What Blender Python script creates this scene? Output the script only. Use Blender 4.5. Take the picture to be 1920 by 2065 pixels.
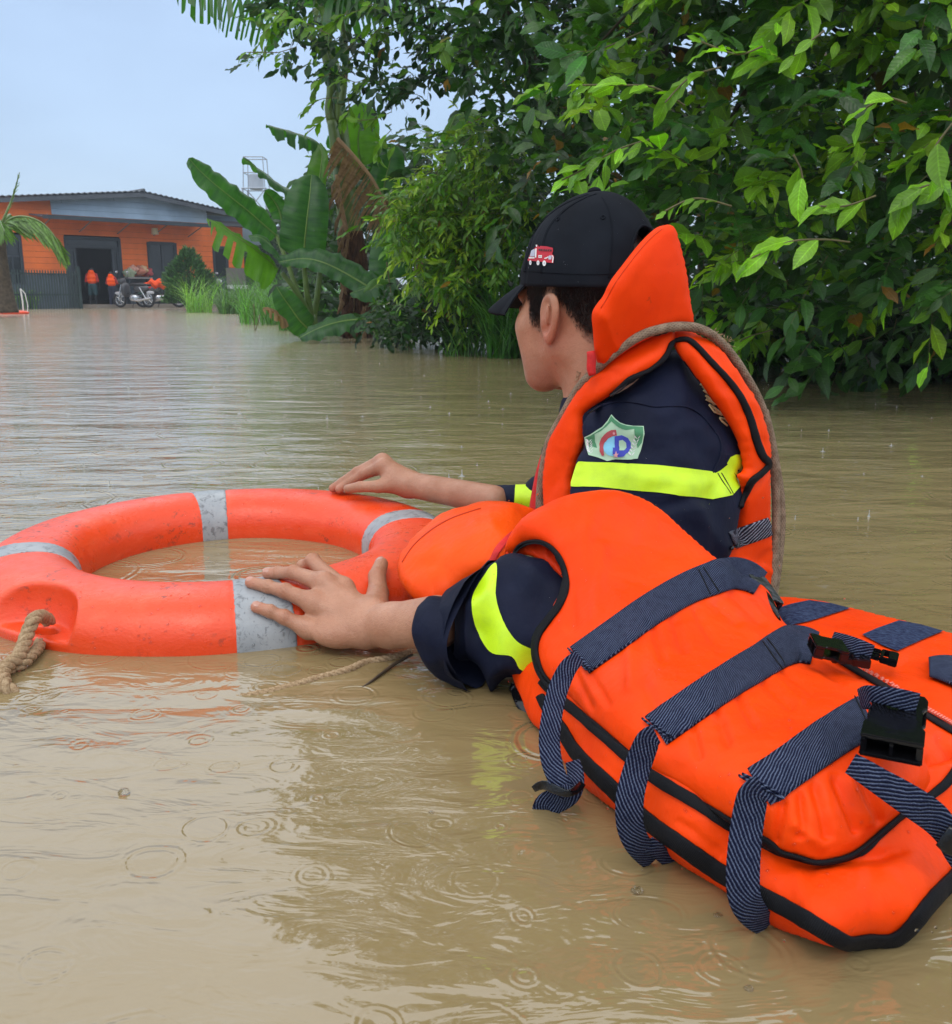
import bpy, bmesh, math, random
import numpy as np
from mathutils import Vector, Matrix, geometry
from mathutils.bvhtree import BVHTree

random.seed(7); RNG = np.random.default_rng(7)
SC = bpy.context.scene
for _o in list(bpy.data.objects): bpy.data.objects.remove(_o)
COL = SC.collection

# ------------------------------------------------------------------ camera
FPX, PCX, PCY, HOR, CAMH = 1920.0, 960.0, 1032.5, 596.0, 0.45
PITCH = math.atan((PCY - HOR) / FPX)
cam_d = bpy.data.cameras.new('camera'); cam = bpy.data.objects.new('camera', cam_d); COL.objects.link(cam)
cam.location = (0, 0, CAMH); cam.rotation_euler = (math.pi/2 - PITCH, 0, 0)
cam_d.sensor_fit = 'HORIZONTAL'; cam_d.sensor_width = 36; cam_d.lens = 36
cam_d.clip_start = 0.02; cam_d.clip_end = 600
cam_d.dof.use_dof = True; cam_d.dof.focus_distance = 1.3; cam_d.dof.aperture_fstop = 30.0
SC.camera = cam

# ------------------------------------------------------------------ world, sun, exposure
W = bpy.data.worlds.new('World'); SC.world = W; W.use_nodes = True
nt = W.node_tree; nt.nodes.clear()
def wn(t, **k):
    n = nt.nodes.new(t)
    for a, b in k.items(): setattr(n, a, b)
    return n
SUN_EL, SUN_AZ = math.radians(58), math.radians(200)
sky = wn('ShaderNodeTexSky', sky_type='NISHITA', sun_disc=False, sun_elevation=SUN_EL, sun_rotation=SUN_AZ)
bg1 = wn('ShaderNodeBackground'); bg1.inputs[1].default_value = 0.05
nt.links.new(sky.outputs[0], bg1.inputs[0])
tc = wn('ShaderNodeTexCoord'); sep = wn('ShaderNodeSeparateXYZ'); nt.links.new(tc.outputs['Generated'], sep.inputs[0])
ramp = wn('ShaderNodeValToRGB'); nt.links.new(sep.outputs[2], ramp.inputs[0])
cr = ramp.color_ramp
cr.elements[0].position = 0.0; cr.elements[0].color = (.40, .50, .64, 1)
cr.elements[1].position = 1.0; cr.elements[1].color = (1.35, 1.38, 1.40, 1)
e = cr.elements.new(0.06); e.color = (.38, .51, .70, 1)
e = cr.elements.new(0.27); e.color = (.46, .61, .85, 1)
e = cr.elements.new(0.37); e.color = (1.45, 1.54, 1.64, 1)
e = cr.elements.new(0.55); e.color = (1.75, 1.84, 1.90, 1)
nz = wn('ShaderNodeTexNoise'); nz.inputs['Scale'].default_value = 2.2; nz.inputs['Detail'].default_value = 5; nz.inputs['Roughness'].default_value = .5
mp = wn('ShaderNodeMapping'); mp.inputs['Scale'].default_value = (1, 1, 2.6); nt.links.new(tc.outputs['Generated'], mp.inputs[0]); nt.links.new(mp.outputs[0], nz.inputs['Vector'])
mr = wn('ShaderNodeMapRange'); mr.inputs[1].default_value = .35; mr.inputs[2].default_value = .65; mr.inputs[3].default_value = .84; mr.inputs[4].default_value = 1.08
nt.links.new(nz.outputs[0], mr.inputs[0])
mx = wn('ShaderNodeVectorMath', operation='SCALE'); nt.links.new(ramp.outputs[0], mx.inputs[0]); nt.links.new(mr.outputs[0], mx.inputs['Scale'])
bg2 = wn('ShaderNodeBackground'); nt.links.new(mx.outputs[0], bg2.inputs[0]); bg2.inputs[1].default_value = 0.93
add = wn('ShaderNodeAddShader'); out = wn('ShaderNodeOutputWorld')
nt.links.new(bg1.outputs[0], add.inputs[0]); nt.links.new(bg2.outputs[0], add.inputs[1]); nt.links.new(add.outputs[0], out.inputs[0])

sun_d = bpy.data.lights.new('sun', 'SUN'); sun_d.energy = .8; sun_d.angle = math.radians(25); sun_d.color = (1, .96, .9)
sun = bpy.data.objects.new('sun', sun_d); COL.objects.link(sun)
_sd = Vector((math.sin(SUN_AZ)*math.cos(SUN_EL), math.cos(SUN_AZ)*math.cos(SUN_EL), math.sin(SUN_EL)))
sun.rotation_euler = _sd.to_track_quat('Z', 'Y').to_euler()
SC.view_settings.view_transform = 'Standard'; SC.view_settings.look = 'None'
SC.view_settings.exposure = 0.0; SC.view_settings.gamma = 1; SC.view_settings.use_curve_mapping = False
SC.cycles.max_bounces = 8; SC.cycles.transparent_max_bounces = 8

# ------------------------------------------------------------------ projection helpers
_sp, _cp = math.sin(PITCH), math.cos(PITCH)
def ray(px, py):
    x = (px - PCX) / FPX; y = (PCY - py) / FPX
    return np.array([x, y*_sp + _cp, y*_cp - _sp])
def at(px, py, Y):
    d = ray(px, py); return Vector((d[0]*Y/d[1], Y, CAMH + d[2]*Y/d[1]))
def onz(px, py, z=0.0):
    d = ray(px, py); t = (z - CAMH)/d[2]; return Vector((d[0]*t, d[1]*t, z))
def proj(p):
    x, y, z = p[0], p[1], p[2]-CAMH
    dep = y*_cp - z*_sp; up = y*_sp + z*_cp
    return (PCX + FPX*x/dep, PCY - FPX*up/dep)
def zoomer(x0, y0, s):
    return lambda pts: [(x0 + p[0]*s, y0 + p[1]*s) + tuple(p[2:]) for p in pts]
Z1 = zoomer(0, 340, .30303); Z2 = zoomer(350, 0, .35211); Z3 = zoomer(980, 370, .39241); Z4 = zoomer(480, 880, .36797)
Z5 = zoomer(1040, 960, .49300); Z6 = zoomer(1000, 380, .24351); Z7 = zoomer(1060, 700, .29221); Z8 = zoomer(0, 940, .37879); Z9 = zoomer(1500, 1180, .39252)

# ------------------------------------------------------------------ object helpers
def tag(o, label=None, cat=None, group=None, kind=None):
    if label: o['label'] = label
    if cat: o['category'] = cat
    if group: o['group'] = group
    if kind: o['kind'] = kind
    return o
def empty(name, loc=(0, 0, 0), label=None, cat=None, group=None, rz=0):
    o = bpy.data.objects.new(name, None); o.empty_display_size = .1; COL.objects.link(o)
    o.location = loc; o.rotation_euler = (0, 0, rz); return tag(o, label, cat, group)
def par(o, parent):
    """parent keeping world placement (mesh data is in world coordinates)"""
    if parent is not None:
        def wm(q):
            m = Matrix.LocRotScale(q.location, q.rotation_euler, q.scale)
            return m if q.parent is None else wm(q.parent) @ q.matrix_parent_inverse @ m
        o.parent = parent; o.matrix_parent_inverse = wm(parent).inverted()
    return o
def mesh(name, verts, faces, mat=None, parent=None, smooth=True, uv=None, cols=None, local=False):
    me = bpy.data.meshes.new(name)
    v = np.asarray(verts, dtype=np.float32).reshape(-1, 3)
    if isinstance(faces, np.ndarray):
        k = faces.shape[1]; n = len(faces)
        me.vertices.add(len(v)); me.vertices.foreach_set('co', v.ravel())
        me.loops.add(n*k); me.loops.foreach_set('vertex_index', faces.astype(np.int32).ravel())
        me.polygons.add(n); me.polygons.foreach_set('loop_start', np.arange(0, n*k, k, dtype=np.int32))
        me.update(calc_edges=True)
    else:
        me.from_pydata([tuple(map(float, q)) for q in v], [], [tuple(int(i) for i in f) for f in faces]); me.update()
    if smooth: me.shade_smooth()
    if uv is not None:
        l = me.uv_layers.new(name='UVMap'); vi = np.empty(len(me.loops), np.int32); me.loops.foreach_get('vertex_index', vi)
        l.data.foreach_set('uv', np.asarray(uv, np.float32)[vi].ravel())
    if cols is not None:
        a = me.color_attributes.new('tint', 'FLOAT_COLOR', 'POINT'); c = np.ones((len(v), 4), np.float32); c[:, :3] = cols
        a.data.foreach_set('color', c.ravel())
    if mat is not None:
        me.materials.append(mat)
    o = bpy.data.objects.new(name, me); COL.objects.link(o)
    if local: o.parent = parent
    else: par(o, parent)
    return o

def catmull(pts, step, closed=False):
    """resample a polyline of tuples smoothly; step in units of the first two coordinates"""
    P = np.array(pts, float); n = len(P); outp = []
    seg = range(n if closed else n-1)
    for i in seg:
        if closed: p0, p1, p2, p3 = P[(i-1) % n], P[i], P[(i+1) % n], P[(i+2) % n]
        else: p0, p1, p2, p3 = P[max(i-1, 0)], P[i], P[i+1], P[min(i+2, n-1)]
        L = np.linalg.norm((p2-p1)[:2]) if P.shape[1] < 3 or step > .9 else np.linalg.norm((p2-p1)[:3])
        k = max(1, int(round(L/step)))
        for j in range(k):
            t = j/k
            outp.append(.5*((2*p1) + (-p0+p2)*t + (2*p0-5*p1+4*p2-p3)*t*t + (-p0+3*p1-3*p2+p3)*t**3))
    if not closed: outp.append(P[-1])
    return np.array(outp)

class Depth:
    """thin plate spline giving world Y for a pixel, from points of the thing whose height or distance is known"""
    def __init__(s, ctrl):
        P, V = [], []
        for c in ctrl:
            if len(c) == 4: V.append(onz(c[0], c[1], c[3]).y)
            else: V.append(c[2])
            P.append((c[0]/1000, c[1]/1000))
        s.P = np.array(P); n = len(P); K = s.k(np.linalg.norm(s.P[:, None]-s.P[None], axis=2)) + np.eye(n)*2e-4
        A = np.zeros((n+3, n+3)); A[:n, :n] = K; A[:n, n] = 1; A[:n, n+1:] = s.P; A[n, :n] = 1; A[n+1:, :n] = s.P.T
        s.w = np.linalg.solve(A, np.concatenate([V, [0, 0, 0]]))
    @staticmethod
    def k(r): return r*r*np.log(np.maximum(r, 1e-6))
    def __call__(s, pts):
        p = np.atleast_2d(np.array(pts, float))[:, :2]/1000; r = np.linalg.norm(p[:, None]-s.P[None], axis=2); n = len(s.P)
        return s.k(r) @ s.w[:n] + s.w[n] + p @ s.w[n+1:]
def at_np(P, Y):
    P = np.asarray(P, float); x = (P[:, 0]-PCX)/FPX; y = (PCY-P[:, 1])/FPX
    dy = y*_sp + _cp; dz = y*_cp - _sp; t = Y/dy
    return np.stack([x*t, Y, CAMH + dz*t], 1)
def seg_dist(P, poly):
    """distance of points P to the closed polyline poly"""
    A = poly; B = np.roll(poly, -1, 0); best = np.full(len(P), 1e9)
    for a, b in zip(A, B):
        ab = b-a; t = np.clip(((P-a) @ ab)/(ab @ ab + 1e-12), 0, 1); d = np.linalg.norm(P-(a+t[:, None]*ab), axis=1); best = np.minimum(best, d)
    return best
def vnoise(P, seed=0):
    """cheap smooth value noise, P (n,2 or 3)"""
    P = np.asarray(P, float)
    if P.shape[1] == 2: P = np.c_[P, np.zeros(len(P))]
    i = np.floor(P).astype(np.int64); f = P-i; f = f*f*(3-2*f); r = 0
    def h(a, b, c):
        n = (a*374761393 + b*668265263 + c*2147483647 + seed*144665) & 0xffffffff
        n = ((n ^ (n >> 13))*1274126177) & 0xffffffff; n = n ^ (n >> 16)
        return (n & 0xffff)/32767.5-1
    for dx in (0, 1):
        for dy in (0, 1):
            for dz in (0, 1):
                w = (f[:, 0] if dx else 1-f[:, 0])*(f[:, 1] if dy else 1-f[:, 1])*(f[:, 2] if dz else 1-f[:, 2])
                r = r + w*h(i[:, 0]+dx, i[:, 1]+dy, i[:, 2]+dz)
    return r

class Surf:
    """ray casting on finished meshes, so that straps, seams and prints lie on them"""
    def __init__(s, objs, fallback=None):
        V, Fc = [], []
        for o in objs:
            b = len(V); V += [v.co.copy() for v in o.data.vertices]; Fc += [[b+i for i in p.vertices] for p in o.data.polygons]
        s.t = BVHTree.FromPolygons(V, Fc); s.fb = fallback
    def __call__(s, px, py, off=0.0):
        d = Vector(ray(px, py)).normalized(); o = Vector((0, 0, CAMH))
        h, n, i, dist = s.t.ray_cast(o, d)
        if h is None:
            if s.fb is None: return None, None
            h = at(px, py, float(s.fb([(px, py)])[0])); n = -d
        if n.dot(d) > 0: n = -n
        return h + n*off, n

def panel(name, outline, ctrl, mat, parent, thick=.02, rim=.03, step=8, wrinkle=None, back=1.0, closed_smooth=True, power=.5, col=None, boxy=None):
    """a padded cloth piece: outline and depth in space, swelling to its thickness away from its edge"""
    D = Depth(ctrl) if not callable(ctrl) else ctrl
    B = catmull(outline, step, True) if closed_smooth else np.array(outline, float)
    x0, y0 = B.min(0); x1, y1 = B.max(0)
    gx, gy = np.meshgrid(np.arange(x0, x1, step), np.arange(y0, y1, step*.87))
    gx[1::2] += step*.5
    G = np.c_[gx.ravel(), gy.ravel()]
    # inside test
    ins = np.zeros(len(G), bool); Bn = np.roll(B, -1, 0)
    for a, b in zip(B, Bn):
        c = ((a[1] > G[:, 1]) != (b[1] > G[:, 1])); xx = (b[0]-a[0])*(G[:, 1]-a[1])/((b[1]-a[1]) if b[1] != a[1] else 1e-9)+a[0]
        ins ^= c & (G[:, 0] < xx)
    G = G[ins]; d = seg_dist(G, B); G = G[d > step*.55]
    P = np.r_[B, G]; nb = len(B)
    vs = [Vector((float(a), float(b))) for a, b in P]
    r = geometry.delaunay_2d_cdt(vs, [(i, (i+1) % nb) for i in range(nb)], [list(range(nb))], 1, 1e-4)
    P = np.array([(v.x, v.y) for v in r[0]]); T = [list(f) for f in r[2]]
    Y = D(P); base = at_np(P, Y)
    # outward normal: from finite differences of the base sheet
    e = 3.0
    bx = at_np(P+[e, 0], D(P+[e, 0]))-at_np(P-[e, 0], D(P-[e, 0])); by = at_np(P+[0, e], D(P+[0, e]))-at_np(P-[0, e], D(P-[0, e]))
    n = np.cross(bx, by); n /= np.linalg.norm(n, axis=1)[:, None]
    eye = np.array([0, 0, CAMH])-base; s = np.sign((n*eye).sum(1)); n *= s[:, None]
    eyeu = eye/np.linalg.norm(eye, axis=1)[:, None]; n = n*.75+eyeu*.25; n /= np.linalg.norm(n, axis=1)[:, None]
    dd = seg_dist(P, B)*Y/FPX; dd[dd < 1e-5] = 0
    q = np.clip(dd/rim, 0, 1); prof = thick*(1-(1-q)**2)**power
    w = wrinkle(P, dd) if wrinkle else 0
    front = base + n*(prof + w*np.clip(dd/.006, 0, 1))[:, None]
    isb = dd <= 1e-5
    bi = np.full(len(P), -1); k = len(P); backv = []
    for i in range(len(P)):
        if isb[i]: bi[i] = i
        else: bi[i] = k; k += 1; backv.append(base[i]-n[i]*prof[i]*back)
    V = np.r_[front, np.array(backv).reshape(-1, 3)]
    Fc = []
    a0 = None
    for t in T:
        Fc.append(t); Fc.append([int(bi[i]) for i in reversed(t)])
    # consistent orientation towards eye
    Va = V
    t = T[len(T)//2]; nn = np.cross(Va[t[1]]-Va[t[0]], Va[t[2]]-Va[t[0]])
    if nn @ n[t[0]] < 0: Fc = [list(reversed(f)) for f in Fc]
    uv = np.r_[P, P[~isb]]/1000
    o = mesh(name, V, Fc, mat, parent, uv=uv)
    return o, D

def ribbon(name, pts, mat, parent, surf=None, off=.0015, thick=.0012, nx=6, step=7, crown=0.0, follow=True, jag=0.0, edge_sink=.0):
    """a strap or binding: pts (px, py, width px[, Y]); lies on surf, or hangs free at Y"""
    C = catmull(pts, step); m = len(C)
    tan = np.gradient(C[:, :2], axis=0); tan /= np.linalg.norm(tan, axis=1)[:, None]+1e-9
    nrm = np.c_[-tan[:, 1], tan[:, 0]]
    rows, nrmr = [], []
    for i in range(m):
        row, nr = [], []
        for j in range(nx+1):
            u = j/nx-.5
            q = C[i, :2]+nrm[i]*C[i, 2]*u*(1+jag*math.sin(i*1.7+math.sin(i*.6)*2))
            if surf is not None:
                h, nn = surf(q[0], q[1], 0)
                if h is None: h = at(q[0], q[1], rows[-1][j].y if rows else 1.0); nn = -Vector(ray(*q)).normalized()
                row.append(h); nr.append(nn)
            else:
                h = at(q[0], q[1], C[i, 3]); row.append(h); nr.append(-Vector(ray(*q)).normalized())
        rows.append(row); nrmr.append(nr)
    R = np.array([[list(v) for v in r] for r in rows]); N = np.array([[list(v) for v in r] for r in nrmr])
    for _ in range(2):
        R2 = R.copy(); R2[1:-1] = (R[:-2]+2*R[1:-1]+R[2:])/4; R = R2
        N2 = N.copy(); N2[1:-1] = (N[:-2]+N[1:-1]+N[2:])/3; N = N2
    N /= np.linalg.norm(N, axis=2)[..., None]+1e-9
    prof = np.array([1-(2*j/nx-1)**2 for j in range(nx+1)])
    top = R+N*(off+thick+crown*prof)[None, :, None] if np.ndim(prof) else R
    bot = R+N*(off-.0004)
    seglen = np.r_[0, np.cumsum(np.linalg.norm(np.diff(R[:, nx//2], axis=0), axis=1))]
    wid = np.linalg.norm(R[:, -1]-R[:, 0], axis=1)
    V = np.r_[top.reshape(-1, 3), bot.reshape(-1, 3)]; k = nx+1; b = m*k
    Fc = []
    for i in range(m-1):
        for j in range(nx):
            a = i*k+j; Fc.append((a, a+k, a+k+1, a+1)); Fc.append((b+a, b+a+1, b+a+k+1, b+a+k))
        for j in (0, nx):
            a = i*k+j; f = (a, b+a, b+a+k, a+k); Fc.append(f if j == 0 else f[::-1])
    for i in (0, m-1):
        for j in range(nx):
            a = i*k+j; f = (a, a+1, b+a+1, b+a); Fc.append(f if i == 0 else f[::-1])
    uvr = np.array([[seglen[i], wid[i]*(j/nx-.5)] for i in range(m) for j in range(k)])
    o = mesh(name, V, Fc, mat, parent, uv=np.r_[uvr, uvr])
    return o

def tube(name, pts, rad, mat, parent, seg=10, step=.01, closed=False, raw=False, squash=1.0):
    """round tube through 3D points; rad number or list"""
    P = np.array([list(p) for p in pts], float)
    if np.isscalar(rad): rad = [rad]*len(P)
    Q = np.c_[P, rad]
    if not raw:
        n = len(Q); outp = []
        for i in range(n-1+(1 if closed else 0)):
            if closed: p0, p1, p2, p3 = Q[(i-1) % n], Q[i % n], Q[(i+1) % n], Q[(i+2) % n]
            else: p0, p1, p2, p3 = Q[max(i-1, 0)], Q[i], Q[i+1], Q[min(i+2, n-1)]
            k = max(1, int(np.linalg.norm((p2-p1)[:3])/step))
            for j in range(k):
                t = j/k; outp.append(.5*((2*p1)+(-p0+p2)*t+(2*p0-5*p1+4*p2-p3)*t*t+(-p0+3*p1-3*p2+p3)*t**3))
        if not closed: outp.append(Q[-1])
        Q = np.array(outp)
    V, Fc, UV = tube_geo(Q[:, :3], Q[:, 3], seg, closed, squash)
    return mesh(name, V, Fc, mat, parent, uv=UV)
def frames(P, closed=False):
    T = np.gradient(P, axis=0)
    if closed: T = np.roll(P, -1, 0)-np.roll(P, 1, 0)
    T /= np.linalg.norm(T, axis=1)[:, None]+1e-12
    ref = np.array([0, 0, 1.0]) if abs(T[0, 2]) < .9 else np.array([1.0, 0, 0])
    N = np.zeros_like(P); n = ref-T[0]*(ref @ T[0]); n /= np.linalg.norm(n); N[0] = n
    for i in range(1, len(P)):
        n = N[i-1]-T[i]*(N[i-1] @ T[i]); N[i] = n/(np.linalg.norm(n)+1e-12)
    return T, N, np.cross(T, N)
def tube_geo(P, R, seg=8, closed=False, squash=1.0):
    T, N, Bn = frames(P, closed); m = len(P)
    a = np.linspace(0, 2*np.pi, seg, endpoint=False)
    V = P[:, None]+R[:, None, None]*(np.cos(a)[None, :, None]*N[:, None]+squash*np.sin(a)[None, :, None]*Bn[:, None])
    V = V.reshape(-1, 3); Fc = []
    L = np.r_[0, np.cumsum(np.linalg.norm(np.diff(P, axis=0), axis=1))]
    for i in range(m if closed else m-1):
        for j in range(seg):
            i2 = (i+1) % m; j2 = (j+1) % seg; Fc.append((i*seg+j, i*seg+j2, i2*seg+j2, i2*seg+j))
    if not closed:
        V = np.r_[V, [P[0]], [P[-1]]]; k = len(V)
        for j in range(seg): Fc.append((k-2, (j+1) % seg, j)); Fc.append((k-1, (m-1)*seg+j, (m-1)*seg+(j+1) % seg))
    UV = np.array([[L[i], j/seg] for i in range(m) for j in range(seg)]+([[0, 0], [L[-1], 0]] if not closed else []))
    return V, Fc, UV
class MB:
    """collects simple shapes into one mesh"""
    def __init__(s): s.V = []; s.F = []
    def add(s, V, Fc):
        b = len(s.V); s.V += [tuple(map(float, v)) for v in V]; s.F += [tuple(int(i)+b for i in f) for f in Fc]; return s
    def box(s, c, d, rz=0, M=None):
        x, y, z = d[0]/2, d[1]/2, d[2]/2; v = [(i*x, j*y, k*z) for k in (-1, 1) for i, j in ((-1, -1), (1, -1), (1, 1), (-1, 1))]
        R = Matrix.Rotation(rz, 3, 'Z') if M is None else M; v = [R @ Vector(p)+Vector(c) for p in v]
        return s.add(v, [(3, 2, 1, 0), (4, 5, 6, 7), (0, 1, 5, 4), (1, 2, 6, 5), (2, 3, 7, 6), (3, 0, 4, 7)])
    def bar(s, a, b, r, seg=6, r2=None):
        P = np.array([list(a), list(b)], float); V, Fc, _ = tube_geo(P, np.array([r, r if r2 is None else r2]), seg); return s.add(V, Fc)
    def pipe(s, pts, r, seg=6):
        P = np.array([list(p) for p in pts], float); V, Fc, _ = tube_geo(P, np.full(len(P), r) if np.isscalar(r) else np.array(r), seg); return s.add(V, Fc)
    def ring(s, c, ax, R, r, seg=20, k=6):
        q = Vector(ax).to_track_quat('Z', 'Y'); P = np.array([list(Vector(c)+q @ Vector((R*math.cos(t), R*math.sin(t), 0))) for t in np.linspace(0, 2*math.pi, seg, endpoint=False)])
        V, Fc, _ = tube_geo(P, np.full(seg, r), k, True); return s.add(V, Fc)
    def build(s, name, mat, parent=None, smooth=False, local=True):
        return mesh(name, s.V, s.F, mat, parent, smooth=smooth, local=local)

# ------------------------------------------------------------------ signed distance modelling
def sd_cone(P, a, b, r1, r2):
    a = np.asarray(a, float); b = np.asarray(b, float); ba = b-a; l2 = ba @ ba
    t = np.clip(((P-a) @ ba)/l2, 0, 1); return np.linalg.norm(P-(a+t[:, None]*ba), axis=1)-(r1+(r2-r1)*t)
def sd_ell(P, c, r, R=None):
    q = P-np.asarray(c, float)
    if R is not None: q = q @ R
    r = np.asarray(r, float); k0 = np.linalg.norm(q/r, axis=1); k1 = np.linalg.norm(q/(r*r), axis=1)+1e-9
    return k0*(k0-1)/k1
def smin(a, b, k):
    h = np.clip(.5+.5*(b-a)/k, 0, 1); return b*(1-h)+a*h-k*h*(1-h)
def smax(a, b, k): return -smin(-a, -b, k)
def sdf_mesh(f, lo, hi, res):
    """surface nets over a block-culled grid"""
    lo = np.array(lo, float); hi = np.array(hi, float); bs = 8
    nb = np.ceil((hi-lo)/(res*bs)).astype(int); N = nb*bs+1
    cx = [lo[i]+(np.arange(nb[i])+.5)*bs*res for i in range(3)]
    C = np.stack(np.meshgrid(*cx, indexing='ij'), -1).reshape(-1, 3); fc = np.concatenate([f(C[i:i+200000]) for i in range(0, len(C), 200000)])
    act = np.abs(fc) < bs*res*1.35
    D = np.repeat(np.repeat(np.repeat(fc.reshape(nb), bs, 0), bs, 1), bs, 2)
    D = np.pad(D, ((0, 1),)*3, mode='edge').astype(np.float32)
    idx = np.argwhere(act.reshape(nb)); off = np.stack(np.meshgrid(*[np.arange(bs+1)]*3, indexing='ij'), -1).reshape(-1, 3)
    for s in range(0, len(idx), 400):
        I = (idx[s:s+400, None]*bs+off[None]).reshape(-1, 3); D[I[:, 0], I[:, 1], I[:, 2]] = f(lo+I*res)
    S = D < 0
    c = np.zeros(tuple(N-1), np.int8)
    for dx in (0, 1):
        for dy in (0, 1):
            for dz in (0, 1): c += S[dx:N[0]-1+dx, dy:N[1]-1+dy, dz:N[2]-1+dz]
    cells = np.argwhere((c > 0) & (c < 8)); ind = np.full(tuple(N-1), -1, np.int32); ind[cells[:, 0], cells[:, 1], cells[:, 2]] = np.arange(len(cells))
    acc = np.zeros((len(cells), 3)); cnt = np.zeros(len(cells))
    for ax in range(3):
        o1, o2 = [k for k in range(3) if k != ax]
        for u in (0, 1):
            for v in (0, 1):
                a = cells.copy(); a[:, o1] += u; a[:, o2] += v; b = a.copy(); b[:, ax] += 1
                da = D[a[:, 0], a[:, 1], a[:, 2]]; db = D[b[:, 0], b[:, 1], b[:, 2]]; m = (da < 0) != (db < 0)
                t = np.where(m, da/np.where(m, da-db, 1), 0); p = a.astype(float); p[:, ax] += t
                acc += np.where(m[:, None], p, 0); cnt += m
    V = lo+acc/np.maximum(cnt, 1)[:, None]*res
    Q = []
    for ax in range(3):
        o1, o2 = (ax+1) % 3, (ax+2) % 3
        sl = [slice(None)]*3; sa = list(sl); sb = list(sl); sa[ax] = slice(0, -1); sb[ax] = slice(1, None)
        ch = S[tuple(sa)] != S[tuple(sb)]; E = np.argwhere(ch)
        ok = (E[:, o1] > 0) & (E[:, o2] > 0) & (E[:, o1] < N[o1]-1) & (E[:, o2] < N[o2]-1); E = E[ok]
        def g(d1, d2):
            q = E.copy(); q[:, o1] += d1; q[:, o2] += d2; return ind[q[:, 0], q[:, 1], q[:, 2]]
        q = np.stack([g(-1, -1), g(0, -1), g(0, 0), g(-1, 0)], 1)
        fl = ~S[E[:, 0], E[:, 1], E[:, 2]]; q[fl] = q[fl][:, ::-1]; Q.append(q)
    Q = np.concatenate(Q); return V, Q[(Q >= 0).all(1)]
# ------------------------------------------------------------------ materials
class M_:
    def __init__(s, name, rough=.6, spec=.5, base=(.5, .5, .5)):
        s.m = bpy.data.materials.new(name); s.m.use_nodes = True; s.t = s.m.node_tree; s.b = s.t.nodes['Principled BSDF']
        s.b.inputs['Roughness'].default_value = rough; s.b.inputs['Specular IOR Level'].default_value = spec; s.b.inputs['Base Color'].default_value = (*base, 1)
        s.bh = None; s._tc = None
    def n(s, t, ins=None, **k):
        n = s.t.nodes.new(t)
        for a, b in k.items(): setattr(n, a, b)
        for a, b in (ins or {}).items(): s.put(n.inputs[a], b)
        return n
    def put(s, sock, v):
        if hasattr(v, 'is_linked') or hasattr(v, 'links'): s.t.links.new(v, sock)
        else: sock.default_value = v
    def co(s, w='Object'):
        if s._tc is None: s._tc = s.n('ShaderNodeTexCoord')
        return s._tc.outputs[w]
    def geo(s, w='Position'): return s.n('ShaderNodeNewGeometry').outputs[w]
    def noise(s, scale, detail=4, rough=.55, vec=None, stretch=None, dist=0):
        v = vec if vec is not None else s.geo()
        if stretch: v = s.n('ShaderNodeMapping', {0: v, 'Scale': stretch}).outputs[0]
        return s.n('ShaderNodeTexNoise', {'Vector': v, 'Scale': scale, 'Detail': detail, 'Roughness': rough, 'Distortion': dist}).outputs[0]
    def math(s, op, a, b=0.0, c=0.0, clamp=False):
        return s.n('ShaderNodeMath', {0: a, 1: b, 2: c}, operation=op, use_clamp=clamp).outputs[0]
    def rng(s, v, a, b, c=0.0, d=1.0): return s.n('ShaderNodeMapRange', {0: v, 1: a, 2: b, 3: c, 4: d}).outputs[0]
    def mix(s, f, a, b):
        n = s.n('ShaderNodeMix', data_type='RGBA'); s.put(n.inputs[0], f)
        s.put(n.inputs[6], a if hasattr(a, 'links') else (*a, 1)); s.put(n.inputs[7], b if hasattr(b, 'links') else (*b, 1)); return n.outputs[2]
    def color(s, v): s.put(s.b.inputs['Base Color'], v if hasattr(v, 'links') else (*v, 1)); return s
    def rough(s, v): s.put(s.b.inputs['Roughness'], v); return s
    def bump(s, h, strength=.5, dist=.001):
        n = s.n('ShaderNodeBump', {'Strength': strength, 'Distance': dist, 'Height': h})
        if s.bh is not None: s.t.links.new(s.bh, n.inputs['Normal'])
        s.bh = n.outputs[0]; s.t.links.new(s.bh, s.b.inputs['Normal']); return s
    def sheen(s, w=.3, r=.5): s.b.inputs['Sheen Weight'].default_value = w; s.b.inputs['Sheen Roughness'].default_value = r; return s
    def attr(s, name='tint'): return s.n('ShaderNodeAttribute', attribute_name=name).outputs['Color']

def simple(name, base, rough=.6, var=.12, scale=8, bump=0, bscale=60, spec=.5, metal=0):
    m = M_(name, rough, spec); b = Vector(base)
    m.color(m.mix(m.rng(m.noise(scale), .3, .7), tuple(b*(1-var)), tuple(b*(1+var)))); m.b.inputs['Metallic'].default_value = metal
    if bump: m.bump(m.noise(bscale), .5, bump)
    return m.m

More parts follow.
